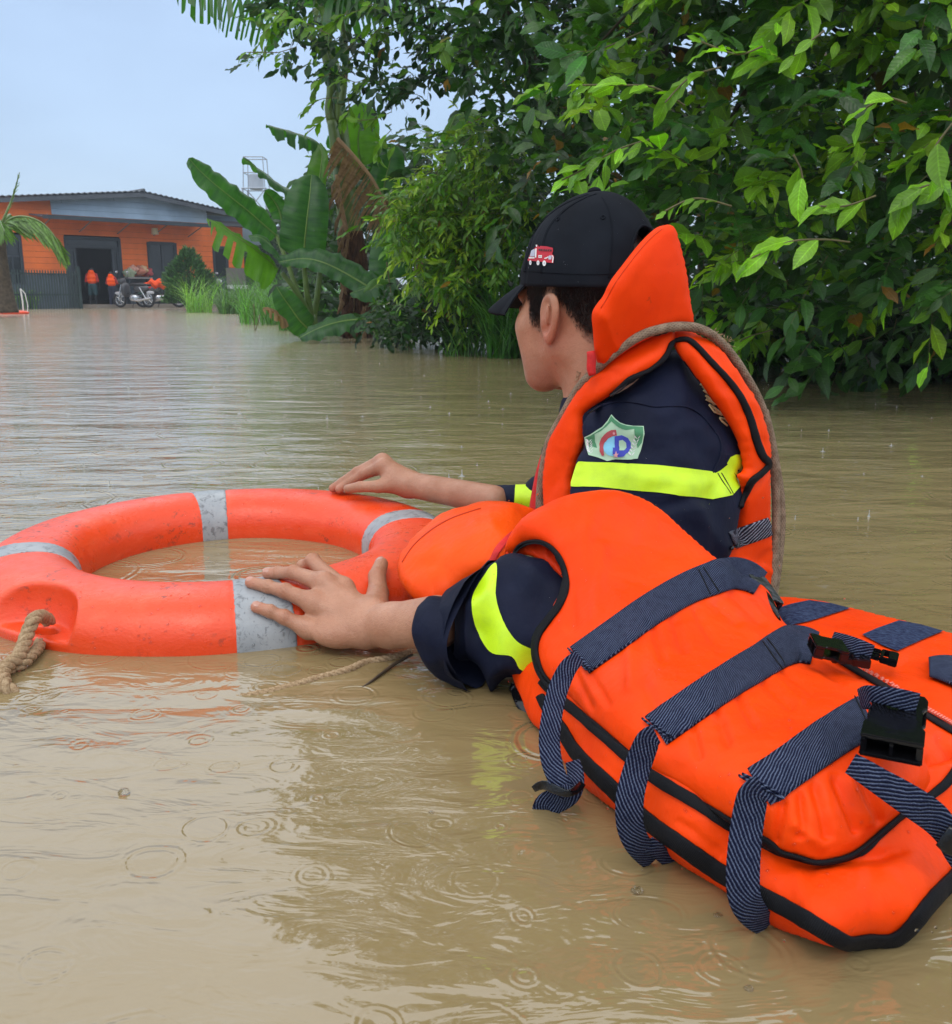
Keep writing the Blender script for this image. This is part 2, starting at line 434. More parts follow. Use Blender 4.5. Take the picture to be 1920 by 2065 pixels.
# wet orange nylon
def orange_cloth(name, c1=(.92, .062, .0015), c2=(.84, .047, .001), dirt=.3, wet=.48):
    m = M_(name, wet, .12); p = m.geo()
    big = m.rng(m.noise(9, 4, vec=p), .35, .68)
    col = m.mix(big, c1, c2)
    sp = m.rng(m.noise(70, 3, .6, vec=p), .69, .77); lrg = m.rng(m.noise(6, 3, vec=p), .42, .65)
    col = m.mix(m.math('MULTIPLY', m.math('MULTIPLY', sp, lrg), dirt), col, (.16, .03, .012))
    m.color(col); m.rough(m.rng(m.noise(14, 3, vec=p), .35, .65, wet-.08, wet+.12))
    m.bump(m.noise(34, 3, .5, vec=p, stretch=(1, 1, .5)), .65, .006); m.bump(m.noise(90, 4, .6, vec=p, stretch=(1, .6, 1), dist=.6), .35, .0016)
    wv = m.n('ShaderNodeTexWave', {'Vector': p, 'Scale': 420.0, 'Distortion': .8}).outputs[0]
    m.bump(wv, .12, .0003); m.bump(m.noise(700, 2, vec=p), .15, .0003)
    return m.m
ORANGE = orange_cloth('orange_nylon')
ORANGE_WORN = orange_cloth('orange_nylon_worn', (.90, .055, .0015), (.80, .040, .001), .6, .5)
def navy_cloth():
    m = M_('navy_uniform', .7, .18); p = m.geo()
    m.color(m.mix(m.rng(m.noise(7, 5, vec=p), .35, .7), (.0035, .0055, .018), (.008, .012, .036)))
    m.bump(m.noise(22, 4, .5, vec=p), .6, .005); m.bump(m.noise(55, 4, .55, vec=p, stretch=(1, 1, .4)), .5, .003); m.bump(m.noise(900, 2, vec=p), .3, .0004)
    return m.m
NAVY = navy_cloth()
def yellow_tape():
    m = M_('yellow_reflective_tape', .5, .5); p = m.geo()
    v = m.n('ShaderNodeTexVoronoi', {'Vector': p, 'Scale': 900.0}).outputs[0]
    c = m.mix(m.rng(m.noise(40, 5, .6, vec=p), .45, .75), (.60, .88, .008), (.50, .76, .02))
    m.color(c); m.bump(v, .3, .0004); m.bump(m.noise(25, 3, vec=p), .4, .002); return m.m
YELLOW = yellow_tape()
def webbing(name='woven_webbing', a=(.006, .009, .030), b=(.105, .13, .205), freq=330.0, slope=1.0):
    m = M_(name, .78, .12); uv = m.co('UV'); s = m.n('ShaderNodeSeparateXYZ', {0: uv})
    wob = m.math('MULTIPLY', m.noise(60, 3, vec=uv), .004)
    d = m.math('ADD', m.math('ADD', m.math('MULTIPLY', s.outputs[0], .55), m.math('MULTIPLY', s.outputs[1], slope)), wob)
    st = m.math('SINE', m.math('MULTIPLY', d, freq*2*math.pi))
    fine = m.math('SINE', m.math('MULTIPLY', m.math('SUBTRACT', m.math('MULTIPLY', s.outputs[0], slope), s.outputs[1]), freq*5.2))
    msk = m.rng(st, .1, .75); wear = m.rng(m.noise(90, 4, .7, vec=uv), .30, .55, .45, 1.0)
    msk2 = m.math('MULTIPLY', m.math('MULTIPLY', msk, wear), m.rng(fine, -1, 0, .85, 1.0))
    m.color(m.mix(msk2, a, b)); m.bump(st, .7, .0009); m.bump(fine, .4, .0004); m.bump(m.noise(400, 3, vec=uv), .4, .0005)
    return m.m
WEB = webbing(); WEB_FINE = webbing('fine_webbing', (.015, .017, .03), (.32, .35, .42), 190.0, 1.0)
VELCRO = (lambda m: (m.color(m.mix(m.rng(m.noise(160, 4, .7), .4, .65), (.014, .02, .055), (.06, .085, .16))), m.bump(m.noise(1200, 3), 1, .0012), m.m)[-1])(M_('velcro_pile', .9, .1))
def black_tape():
    m = M_('black_binding', .75, .15); uv = m.co('UV'); s = m.n('ShaderNodeSeparateXYZ', {0: uv})
    rib = m.math('SINE', m.math('MULTIPLY', s.outputs[0], 4800.0)); m.color(m.mix(m.rng(rib, -.5, .9), (.004, .004, .005), (.012, .012, .015)))
    m.bump(rib, .35, .0003); m.bump(m.noise(60, 3), .5, .003); return m.m
BLACKTAPE = black_tape()
BLACKPLASTIC = (lambda m: (m.rough(m.rng(m.noise(30, 4), .3, .7, .05, .18)), m.bump(m.noise(120, 3), .35, .0012), m.m)[-1])(M_('wet_black_plastic', .2, .4, (.004, .004, .005)))
def skin():
    m = M_('skin', .46, .4); p = m.geo()
    c = m.mix(m.rng(m.noise(18, 4, vec=p), .35, .68), (.47, .235, .145), (.37, .165, .092))
    c = m.mix(m.math('MULTIPLY', m.rng(m.noise(260, 2, vec=p), .5, .7), .25), c, (.34, .13, .075))
    t = m.n('ShaderNodeAttribute', attribute_name='tint')
    mulc = m.n('ShaderNodeMix', data_type='RGBA', blend_type='MULTIPLY'); mulc.inputs[0].default_value = 1
    m.t.links.new(c, mulc.inputs[6]); m.t.links.new(t.outputs['Color'], mulc.inputs[7]); m.color(mulc.outputs[2])
    m.b.inputs['Subsurface Weight'].default_value = .12; m.b.inputs['Subsurface Radius'].default_value = (1, .35, .2); m.b.inputs['Subsurface Scale'].default_value = .008
    v = m.n('ShaderNodeTexVoronoi', {'Vector': p, 'Scale': 620.0}).outputs[0]; m.rough(m.rng(m.noise(45, 4, .6, vec=p), .35, .65, .30, .55))
    m.bump(v, .5, .0007); m.bump(m.noise(120, 5, .65, vec=p), .6, .0016); m.bump(m.noise(30, 3, .5, vec=p, dist=.6), .35, .004); return m.m
SKIN = skin()
NAIL = simple('fingernail', (.47, .235, .17), .3, .08, 200)
HAIR = simple('black_hair', (.005, .0045, .005), .34, .3, 90)
CAPMAT = (lambda m: (m.color(m.mix(m.rng(m.noise(12, 5), .35, .7), (.0045, .0055, .0085), (.010, .0125, .018))), m.bump(m.noise(24, 3), .3, .003), m.bump(m.noise(900, 2), .5, .0005), m.m)[-1])(M_('black_cotton_twill', .85, .12))
RED_THREAD = simple('red_cord_fabric', (.62, .012, .010), .7, .2, 80, .0008, 500)
def ring_plastic():
    m = M_('orange_red_ring_plastic', .34, .5); p = m.geo()
    c = m.mix(m.rng(m.noise(5, 4, vec=p), .35, .7), (.76, .050, .005), (.82, .068, .010))
    sc = m.noise(16, 5, .7, vec=p, stretch=(1, 1, 2.5), dist=.4)
    c = m.mix(m.math('MULTIPLY', m.rng(sc, .52, .68), .3), c, (.92, .15, .06))
    d1 = m.math('MULTIPLY', m.rng(m.noise(60, 4, .75, vec=p), .56, .66), m.rng(m.noise(9, 2, vec=p), .50, .60)); c = m.mix(m.math('MULTIPLY', d1, .75), c, (.16, .035, .02))
    m.color(c); m.rough(m.rng(m.noise(22, 5, .7, vec=p), .3, .7, .22, .46))
    m.bump(m.noise(14, 4, .6, vec=p), .4, .006); m.bump(m.noise(150, 5, .7, vec=p, stretch=(1, 1, 2)), .5, .0013)
    return m.m
RINGMAT = ring_plastic()
def tape_grey():
    m = M_('grey_reflective_band', .38, .5); p = m.geo()
    v = m.n('ShaderNodeTexVoronoi', {'Vector': p, 'Scale': 260.0}, feature='DISTANCE_TO_EDGE').outputs[0]
    c = m.mix(m.rng(m.noise(14, 5, .6, vec=p), .35, .7), (.36, .37, .375), (.24, .26, .28))
    cr_ = m.math('MULTIPLY', m.rng(m.noise(48, 6, .75, vec=p, dist=1.2), .53, .60), .6); c = m.mix(cr_, c, (.07, .07, .075))
    m.color(c); m.bump(v, .15, .0006); m.bump(m.noise(70, 4, .7, vec=p), .5, .0015); return m.m
TAPEGREY = tape_grey()
ROPE = (lambda m: (m.color(m.mix(m.rng(m.noise(260, 4, .7), .35, .65), (.26, .165, .085), (.46, .33, .20))), m.bump(m.noise(500, 4, .7, stretch=(1, 1, 1)), .8, .0015), m.m)[-1])(M_('hemp_rope', .85, .15))
def sheath():
    m = M_('grey_brown_braided_rope', .9, .12); uv = m.co('UV'); s = m.n('ShaderNodeSeparateXYZ', {0: uv})
    a = m.math('SINE', m.math('ADD', m.math('MULTIPLY', s.outputs[0], 900.0), m.math('MULTIPLY', s.outputs[1], 62.83)))
    b = m.math('SINE', m.math('SUBTRACT', m.math('MULTIPLY', s.outputs[0], 900.0), m.math('MULTIPLY', s.outputs[1], 62.83)))
    k = m.math('MAXIMUM', a, b); m.color(m.mix(m.rng(m.math('ADD', m.noise(90, 4), m.math('MULTIPLY', k, .12)), .35, .72), (.145, .10, .065), (.31, .235, .165)))
    m.bump(k, .5, .0008); m.bump(m.noise(600, 4), .6, .001); return m.m
SHEATH = sheath()
def flat(name, c, rough=.7): return simple(name, c, rough, .08, 60, .0004, 600)
P_WHITE = flat('thread_white', (.72, .72, .70)); P_RED = flat('thread_red', (.48, .012, .03)); P_BLUE = flat('print_blue', (.045, .06, .42)); P_GREEN = flat('print_green', (.07, .26, .12))
P_PALE = flat('print_pale_green', (.42, .62, .42)); P_CYAN = flat('print_cyan', (.22, .55, .72)); P_DRED = flat('print_red', (.42, .06, .07)); P_GOLD = flat('print_gold', (.78, .66, .33)); P_GREY = flat('thread_grey', (.40, .42, .50))
P_DARK = flat('thread_dark', (.05, .008, .012)); P_PINK = flat('thread_pink', (.75, .35, .38))
# ------------------------------------------------------------------ water and ground
def water_mat():
    m = M_('muddy_flood_water', .04, .5); p = m.geo()
    m.b.inputs['IOR'].default_value = 1.85
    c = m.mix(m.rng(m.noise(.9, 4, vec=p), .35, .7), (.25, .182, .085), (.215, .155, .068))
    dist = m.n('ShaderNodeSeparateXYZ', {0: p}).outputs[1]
    c = m.mix(m.rng(dist, 1.0, 3.5), c, (.25, .205, .10)); c = m.mix(m.rng(dist, 15, 30), c, (.36, .28, .18)); sx_ = m.n('ShaderNodeSeparateXYZ', {0: p}).outputs[0]; c = m.mix(m.math('MULTIPLY', m.rng(m.math('DIVIDE', sx_, dist), -.02, -.25), m.rng(dist, 1.5, 4)), c, (.36, .30, .21)); m.color(c)  # pale sky sheen is painted into the water colour toward the far left
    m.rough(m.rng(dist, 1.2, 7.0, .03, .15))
    near = m.rng(dist, .6, 9.0, 1.0, 0.0)
    p2 = m.n('ShaderNodeVectorMath', {0: p, 1: m.n('ShaderNodeVectorMath', {0: m.n('ShaderNodeTexNoise', {'Vector': p, 'Scale': 9.0, 'Detail': 2.0}).outputs[1], 'Scale': .028}, operation='SCALE').outputs[0]}, operation='ADD').outputs[0]
    # swell and small chop
    m.bump(m.noise(5.5, 2, .5, vec=p, stretch=(.55, 1.25, 1), dist=.5), m.rng(dist, 1.4, 6, .65, .55), .018)
    m.bump(m.noise(19, 3, .55, vec=p, stretch=(.6, 1.35, 1), dist=.9), m.rng(dist, 1.6, 6, .55, .5), .0058)
    m.bump(m.noise(1.5, 2, .5, vec=p, stretch=(.35, 1.5, 1), dist=.4), .5, .03)
    m.bump(m.noise(75, 2, .5, vec=p, stretch=(.75, 1.25, 1)), .4, .0006)
    # rain rings: packets of small circular waves round the drop points
    def rings(scale, k, width, amp, seed, thr):
        q = m.n('ShaderNodeMapping', {0: p2, 'Location': (seed, seed*1.7, 0)}).outputs[0]
        v = m.n('ShaderNodeTexVoronoi', {'Vector': q, 'Scale': scale}, voronoi_dimensions='2D'); d = m.math('DIVIDE', v.outputs['Distance'], scale)
        rc = m.n('ShaderNodeSeparateColor', {0: v.outputs['Color']})
        r0 = m.math('MULTIPLY', rc.outputs[0], .42/scale); dd = m.math('SUBTRACT', d, r0)
        env = m.math('EXPONENT', m.math('MULTIPLY', m.math('POWER', m.math('DIVIDE', m.math('ABSOLUTE', dd), width), 2.0), -1.0))
        w = m.math('MULTIPLY', m.math('SINE', m.math('MULTIPLY', dd, k)), env)
        on = m.rng(rc.outputs[1], thr, thr+.08); edge = m.rng(m.math('MULTIPLY', d, scale), .38, .5, 1.0, 0.0)
        return m.math('MULTIPLY', m.math('MULTIPLY', w, m.math('MULTIPLY', on, edge)), amp)
    m.bump(rings(4.2, 520, .008, 1.0, 0.0, .60), .75, .0013)
    m.bump(rings(9.0, 700, .006, 1.0, 3.3, .62), .5, .0006)
    m.bump(rings(2.4, 480, .008, 1.0, 7.1, .45), .6, .0014)
    m.bump(rings(17.0, 900, .004, 1.0, 5.5, .55), .5, .0004)
    return m.m
WATERMAT = water_mat()
def grid_sheet(name, xs, ys, zf, mat):
    X, Y = np.meshgrid(xs, ys); Zv = zf(X, Y); V = np.stack([X, Y, Zv], -1).reshape(-1, 3); w = len(xs)
    i, j = np.meshgrid(np.arange(len(xs)-1), np.arange(len(ys)-1)); a = (j*w+i).ravel()
    return mesh(name, V, np.stack([a, a+1, a+w+1, a+w], 1), mat)
def wave_z(X, Y):
    P = np.c_[X.ravel(), Y.ravel()]
    amp = np.clip(1.2/np.maximum(P[:, 1], .3), 0, 1)*.6+.4
    z = .0022*vnoise(P*[3.0, 6.0], 3)+.0011*vnoise(P*[9, 15], 5)
    return (z*amp).reshape(X.shape)
def gs(a, b, r0, r1):
    o = [a]; 
    while o[-1] < b:
        t = (o[-1]-a)/(b-a); o.append(o[-1]+r0+(r1-r0)*t**1.5)
    return np.array(o)
ys = np.concatenate([[-40, -20, -8, -3, -1, 0, .2], gs(.35, 4.0, .012, .08), gs(4.1, 34, .1, 1.5), [40, 60, 90, 140]])
xr = np.concatenate([gs(0, 2.5, .016, .05), gs(2.6, 40, .12, 4), [60, 120]])
xs = np.concatenate([-xr[::-1], xr[1:]])
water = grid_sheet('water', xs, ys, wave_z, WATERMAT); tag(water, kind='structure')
GROUND = (lambda m: (m.color(m.mix(m.rng(m.noise(1.4, 5), .35, .7), (.13, .10, .055), (.09, .105, .04))), m.bump(m.noise(6, 4), .6, .05), m.m)[-1])(M_('muddy_ground', .9, .2))
def gz(X, Y):
    z = -1.0+0*X
    def sm(a): a = np.clip(a, 0, 1); return a*a*(3-2*a)
    z = z+1.25*sm((Y-(38.5+.35*(X+12)))/6)*(X < 80)          # yard of the house and land behind
    z = np.maximum(z, -1.0+1.35*sm((X-(3.6-.05*(Y-5)))/3)*sm((Y-5.0)/1.5))  # bank under the bushes
    z = np.maximum(z, -1.0+1.4*sm((Y-12.5)/3)*sm((X+1.5)/2.5))
    z = z+.06*vnoise(np.c_[X.ravel(), Y.ravel()]*.8, 9).reshape(X.shape)
    return z
gxs = np.concatenate([[-260, -150, -80, -50], np.arange(-34, 30, .9), [40, 60, 100, 180, 260]]); gys = np.concatenate([[-60, -20], np.arange(-4, 60, .9), [70, 90, 130, 200, 300]])
ground = grid_sheet('ground', gxs, gys, gz, GROUND); tag(ground, kind='structure')
# ------------------------------------------------------------------ life ring with handhold pocket, bands and ropes
RC = np.array([-.408, 1.525, .012]); RMAJ, RA, RB = .308, .078, .062
RT = math.radians(0.6)
def ring_core(P, grow=0.0):
    q = P-RC; q = q.copy(); q[:, 2] -= np.tan(RT)*q[:, 1]
    rho = np.linalg.norm(q[:, :2], axis=1)-RMAJ; e = 2.35
    k = (np.abs(rho/(RA+grow))**e+np.abs(q[:, 2]/(RB+grow))**e)**(1/e)
    g = np.hypot(rho, q[:, 2])+1e-9
    return g*(1-1/np.maximum(k, 1e-6))*np.minimum(1, 1.0)
PK = math.radians(241.5)
_pd = np.array([math.cos(PK), math.sin(PK), 0]); _pt = np.array([-math.sin(PK), math.cos(PK), 0])
def ring_f(P):
    d = ring_core(P)
    q = P-RC; r = q @ _pd-RMAJ; t = q @ _pt; z = q[:, 2]
    pk = sd_ell(np.stack([r, t, z], 1), (.088, 0, .040), (.066, .084, .078)); pk = smax(pk, .0015-z, .004)
    d = smax(d, -pk, .006)
    hole = sd_ell(np.stack([r, t, z], 1), (.052, 0, .0), (.013, .026, .2)); d = smax(d, -hole, .004)
    ang = np.arctan2(q[:, 1], q[:, 0])
    for b in BANDS:                      # shallow seat for each band, with a seam at its edges
        da = np.abs((ang-b+np.pi) % (2*np.pi)-np.pi); d = d+.0013*np.exp(-((da-.105)/.006)**2)
    return d
BANDS = [math.radians(-69+90*k) for k in range(4)]
ring = empty('life_ring', (RC[0], RC[1], 0), 'orange-red plastic life ring with grey bands floating under the man\'s hands', 'life ring')
V, Q = sdf_mesh(ring_f, RC-[.40, .40, .075], RC+[.40, .40, .075], .0030)
mesh('ring_body', V, Q, RINGMAT, ring)
for b in BANDS:
    def bf(P, b=b):
        q = P-RC; ang = np.arctan2(q[:, 1], q[:, 0]); da = np.abs((ang-b+np.pi) % (2*np.pi)-np.pi); rr = np.linalg.norm(q[:, :2], axis=1)
        return np.maximum(ring_core(P, .0006), (da-.102)*rr)
    c = RC+RMAJ*np.array([math.cos(b), math.sin(b), 0]); V, Q = sdf_mesh(bf, c-[.105, .105, .072], c+[.105, .105, .072], .0026)
    mesh('reflective_band', V, Q, TAPEGREY, ring)

def twisted(name, pts, R, mat, parent, turns=55, n=3, label=None, cat=None, step=.0035, seg=7):
    P = catmull([tuple(p) for p in pts], step); T, N, Bn = frames(P); L = np.r_[0, np.cumsum(np.linalg.norm(np.diff(P, axis=0), axis=1))]
    mb = MB(); U = []
    for k in range(n):
        a = L*turns*2*math.pi/1.0+k*2*math.pi/n; C = P+.52*R*(np.cos(a)[:, None]*N+np.sin(a)[:, None]*Bn)
        V, Fc, uv = tube_geo(C, np.full(len(C), R*.56), seg); mb.add(V, Fc)
    o = mb.build(name, mat, parent, smooth=True, local=False)
    return tag(o, label, cat)
def zz(pts, f=Z8): return [onz(*f([p[:2]])[0][:2], p[2]) for p in pts]
lan = empty('lanyard_rope', onz(60, 1300, 0), 'thick twisted tan rope tied through the pocket of the life ring at the left', 'rope')
twisted('rope_strand_outer', zz([(262, 826, .026), (225, 800, .040), (180, 815, .046), (150, 880, .034), (122, 960, .022), (95, 1020, .016), (40, 1060, .014), (12, 1110, .010), (28, 1170, .006), (75, 1215, -.004), (110, 1245, -.02)]), .0088, ROPE, lan, 26)
twisted('rope_strand_inner', zz([(215, 925, .004), (205, 965, .008), (165, 1010, .010), (120, 1050, .008), (60, 1075, .006), (10, 1120, .004), (-40, 1190, -.004)]), .0075, ROPE, lan, 26)
fl = twisted('floating_rope', [onz(*Z4([p[:2]])[0][:2], p[2]) for p in [(960, 1180, -.006), (900, 1200, -.0005), (800, 1222, .0015), (700, 1240, .0008), (620, 1275, .0018), (540, 1300, .0008), (450, 1325, -.0002), (380, 1345, .0008), (280, 1375, -.0008), (180, 1400, -.0002), (60, 1425, -.0012), (-60, 1450, -.006)]], .0052, ROPE, None, 40)
tag(fl, 'thin twisted straw-coloured rope lying half sunk in the water below the nearer hand', 'rope')
TWIG = simple('wet_dark_twig', (.055, .035, .02), .6, .3, 60)
tw = tube('floating_twig', [onz(*Z4([p[:2]])[0][:2], p[2]) for p in [(955, 1195, .006), (870, 1240, .004), (800, 1290, .003), (720, 1350, .002), (640, 1405, -.002)]], [.0016, .0024, .002, .0016, .001], TWIG, None, 6, .01)
tag(tw, 'thin dark twig floating beside the straw-coloured rope', 'twig')
# ------------------------------------------------------------------ the rescuer
def decal(name, poly, surf, mat, parent, off=.0012, step=6, smooth=True, f=None):
    """a flat print or sewn patch lying on a surface"""
    if f: poly = f(poly)
    B = catmull(poly, step, True) if smooth else np.array([p[:2] for p in poly], float)
    if not smooth:
        Q = []
        for a, b in zip(B, np.roll(B, -1, 0)):
            k = max(1, int(np.linalg.norm(b-a)/step)); Q += [a+(b-a)*j/k for j in range(k)]
        B = np.array(Q)
    x0, y0 = B.min(0); x1, y1 = B.max(0); gx, gy = np.meshgrid(np.arange(x0, x1, step), np.arange(y0, y1, step)); G = np.c_[gx.ravel(), gy.ravel()]
    ins = np.zeros(len(G), bool)
    for a, b in zip(B, np.roll(B, -1, 0)):
        c = ((a[1] > G[:, 1]) != (b[1] > G[:, 1])); xx = (b[0]-a[0])*(G[:, 1]-a[1])/((b[1]-a[1]) if b[1] != a[1] else 1e-9)+a[0]; ins ^= c & (G[:, 0] < xx)
    G = G[ins]
    if len(G): G = G[seg_dist(G, B) > step*.4]
    P = np.r_[B, G] if len(G) else B; n = len(B)
    r = geometry.delaunay_2d_cdt([Vector((float(a), float(b))) for a, b in P], [(i, (i+1) % n) for i in range(n)], [list(range(n))], 1, 1e-5)
    V, ok = [], True
    last = None
    for v in r[0]:
        h, nn = surf(v.x, v.y, off)
        if h is None: h = last if last is not None else at(v.x, v.y, 1.3)
        last = h; V.append(h)
    F2 = []
    for t in r[2]:
        a, b, c = (V[i] for i in t); nrm = (b-a).cross(c-a)
        F2.append(list(t) if nrm.dot(Vector((0, 0, CAMH))-a) > 0 else list(reversed(t)))
    # thin back face so the patch is a closed sheet
    k = len(V); eye = Vector((0, 0, CAMH)); V2 = [v-(eye-v).normalized()*off*.6 for v in V]
    return mesh(name, V+V2, F2+[[i+k for i in reversed(t)] for t in F2], mat, parent)

def loft(name, secs, mat, parent, n=40, wr=.0, wf=30, step=.006, seed=1, cap0=False, cap1=True, lip=0.0, stretch=(1, 1)):
    """cloth tube: sections (top px, bottom px, Y top, Y bottom, depth radius, skew of the near side in m)"""
    C = []
    for (a, b, ya, yb, r, sk) in secs:
        A = np.array(at(a[0], a[1], ya)); B = np.array(at(b[0], b[1], yb)); C.append(np.r_[(A+B)/2, (A-B)/2, r, sk])
    C = np.array(C); out_ = []
    m = len(C)
    for i in range(m-1):
        p0, p1, p2, p3 = C[max(i-1, 0)], C[i], C[i+1], C[min(i+2, m-1)]; k = max(2, int(np.linalg.norm((p2-p1)[:3])/step))
        for j in range(k): t = j/k; out_.append(.5*((2*p1)+(-p0+p2)*t+(2*p0-5*p1+4*p2-p3)*t*t+(-p0+3*p1-3*p2+p3)*t**3))
    out_.append(C[-1]); C = np.array(out_); m = len(C)
    T = np.gradient(C[:, :3], axis=0); T /= np.linalg.norm(T, axis=1)[:, None]
    ax = C[:, 3:6]; d = np.cross(T, ax); d /= np.linalg.norm(d, axis=1)[:, None]
    s = np.sign((d*(np.array([0, 0, CAMH])-C[:, :3])).sum(1)); d *= s[:, None]
    th = np.linspace(0, 2*np.pi, n, endpoint=False)
    V = C[:, None, :3]+np.cos(th)[None, :, None]*ax[:, None]+np.sin(th)[None, :, None]*(C[:, 6][:, None]*d)[:, None]+(np.maximum(np.sin(th), 0)**1.0)[None, :, None]*(C[:, 7][:, None]*T)[:, None]
    cen = C[:, None, :3]; nr = V-cen; nr = nr/np.linalg.norm(nr, axis=2)[..., None]
    if wr:
        q = V.reshape(-1, 3)
        w = vnoise(q*wf*np.array([stretch[0], 1, stretch[1]]), seed)*wr*.6+(.55-2*np.abs(vnoise(q*wf*np.array([1.7, 1.2, .9])+3, seed+5)))*wr*.75+vnoise(q*wf*3.1+7, seed+3)*wr*.2
        V = V+nr*w.reshape(m, n)[..., None]
    V = V.reshape(-1, 3); Fc = []
    for i in range(m-1):
        for j in range(n): j2 = (j+1) % n; Fc.append((i*n+j, i*n+j2, (i+1)*n+j2, (i+1)*n+j))
    Vl = list(V)
    if lip:                                                   # fold the free edge inwards
        for (row, sg) in ((0, 1),):
            base = len(Vl)
            for j in range(n): Vl.append(V[j]-nr[0, j]*lip*.4-T[0]*lip*.15)
            for j in range(n): Vl.append(V[j]-nr[0, j]*lip*.5+T[0]*lip*3.0)
            for j in range(n):
                j2 = (j+1) % n; Fc.append((j2, j, base+j, base+j2)); Fc.append((base+j2, base+j, base+n+j, base+n+j2))
    if cap1: Vl.append(C[-1, :3]); Fc += [((m-1)*n+j, (m-1)*n+(j+1) % n, len(Vl)-1) for j in range(n)]
    return mesh(name, Vl, Fc, mat, parent)

person = empty('person', (.22, 1.42, 0), 'man in black cap and dark blue uniform, orange vest on, chest deep in water', 'person')
# head frame
HA = math.radians(48); HP = math.radians(-3)
fw = np.array([-math.cos(HA)*math.cos(HP), math.sin(HA)*math.cos(HP), math.sin(HP)]); lf = np.array([-math.sin(HA), -math.cos(HA), 0]); up_ = np.cross(fw, lf); up_ /= np.linalg.norm(up_)
HR = np.stack([fw, lf, up_], 1)
EAR = np.array(at(1106, 640, 1.315)); HC = EAR-HR @ np.array([-.004, .079, .0])
def to_local(P): return (P-HC) @ HR
def head_f(P):
    q = to_local(P); ys = q[:, 1].copy(); a = q.copy(); a[:, 1] = np.abs(a[:, 1])
    d = sd_ell(q, (-.014, 0, .045), (.094, .076, .088))
    d = smin(d, sd_ell(q, (.030, 0, -.012), (.063, .064, .075)), .035)
    d = smin(d, sd_cone(a, (.0, .054, -.040), (.062, .020, -.080), .014, .019), .03)
    d = smin(d, sd_ell(q, (.074, 0, -.083), (.020, .024, .016)), .02)
    d = smin(d, sd_cone(q, (-.035, 0, -.02), (-.035, -.0, -.17), .058, .059), .030)
    d = smin(d, sd_cone(a, (.060, .047, -.012), (.060, .030, -.078), .022, .019), .026)            # cheeks
    d = smin(d, sd_cone(a, (.088, .008, .034), (.078, .045, .034), .008, .007), .014)  # brow
    d = smin(d, sd_cone(q, (.090, 0, .022), (.106, 0, -.022), .0065, .010), .012)      # nose
    d = smin(d, sd_ell(a, (.098, .011, -.026), (.011, .007, .007)), .006)
    d = smin(d, sd_ell(q, (.090, 0, -.046), (.012, .024, .006)), .006); d = smin(d, sd_ell(q, (.088, 0, -.057), (.011, .020, .007)), .005)
    d = smax(d, -sd_ell(a, (.100, .032, .014), (.014, .016, .010)), .010)            # eye sockets
    d = smin(d, sd_ell(a, (.082, .032, .014), (.012, .013, .009)), .003)             # closed lids over the eyeball
    # ears
    ca, sa = math.cos(.22), math.sin(.22)
    e = a-np.array([-.006, .079, -.002]); u = e[:, 0]*ca-e[:, 1]*sa; v = e[:, 0]*sa+e[:, 1]*ca; w = e[:, 2]; u = u+.10*w
    E = np.stack([u, v, w], 1)
    wid = .0205+.0050*np.clip(w/.03, -1, 1)
    es = sd_ell(E/np.stack([wid/.019, np.ones_like(u), np.ones_like(u)], 1), (0, 0, 0), (.019, .0072, .0350))
    bowl = sd_ell(E, (.003, .0068, .003), (.0150, .0095, .0255))
    es = smax(es, -bowl, .0035)
    es = smin(es, sd_ell(E, (.0, .0035, .006), (.0035, .0025, .014)), .004)
    es = smin(es, sd_ell(E, (.012, .001, -.006), (.004, .004, .007)), .004)
    d = smin(d, smin(es, sd_ell(a, (-.000, .070, -.002), (.012, .010, .024)), .006), .0045)
    return d
V, Q = sdf_mesh(head_f, HC-[.15, .15, .185], HC+[.15, .15, .15], .0021)
# hairline: dark stubble on the scalp fading at its lower edge
def hair_amt(P):
    q = to_local(P); x, y, z = q[:, 0], np.abs(q[:, 1]), q[:, 2]
    zl = np.interp(x, [-.12, -.075, -.052, -.034, -.020, -.012, .000, .010, .016, .036, .046, .062, .075], [-.062, -.050, -.030, -.006, .018, .030, .036, .018, -.020, -.014, .020, .050, .08])
    n = vnoise(P*260, 4)*.0035+vnoise(P*60, 8)*.003
    a = np.clip((z-zl+n)/.028+.18, 0, 1)
    ear = (np.abs(y) > .0775) & (x > -.035) & (x < .022) & (z < .034)
    a[ear] = 0
    return a
ha = hair_amt(V); q = to_local(V)
tint = np.ones((len(V), 3)); tint *= (1-.93*(ha**.8))[:, None]
beard = np.clip((-.040-q[:, 2])/.03, 0, 1)*np.clip((q[:, 0]-.01)/.03, 0, 1); tint *= 1-np.array([.10, .05, .0])*beard[:, None]
red = np.exp(-((np.linalg.norm((q-[-.004, .082, -.02])/[.03, .03, .03], axis=1))**2)); tint = tint*(1-red[:, None]*np.array([0, .28, .30])*(ha < .1)[:, None])
lips = np.exp(-(((q-[.096, 0, -.051])/[.014, .024, .009])**2).sum(1)); tint = tint*(1-lips[:, None]*np.array([.12, .5, .4]))
brow = np.exp(-(((np.c_[q[:, 0], np.abs(q[:, 1]), q[:, 2]]-[.095, .032, .036])/[.02, .018, .004])**2).sum(1)); tint = tint*(1-brow[:, None]*.85)
mole = np.exp(-(np.linalg.norm(V-np.array(at(1123, 731, 1.33)), axis=1)/.0026)**2)
tint = tint*(1-.9*mole[:, None]); BV, BF, BC = [V], [Q], [tint]; nV = len(V)

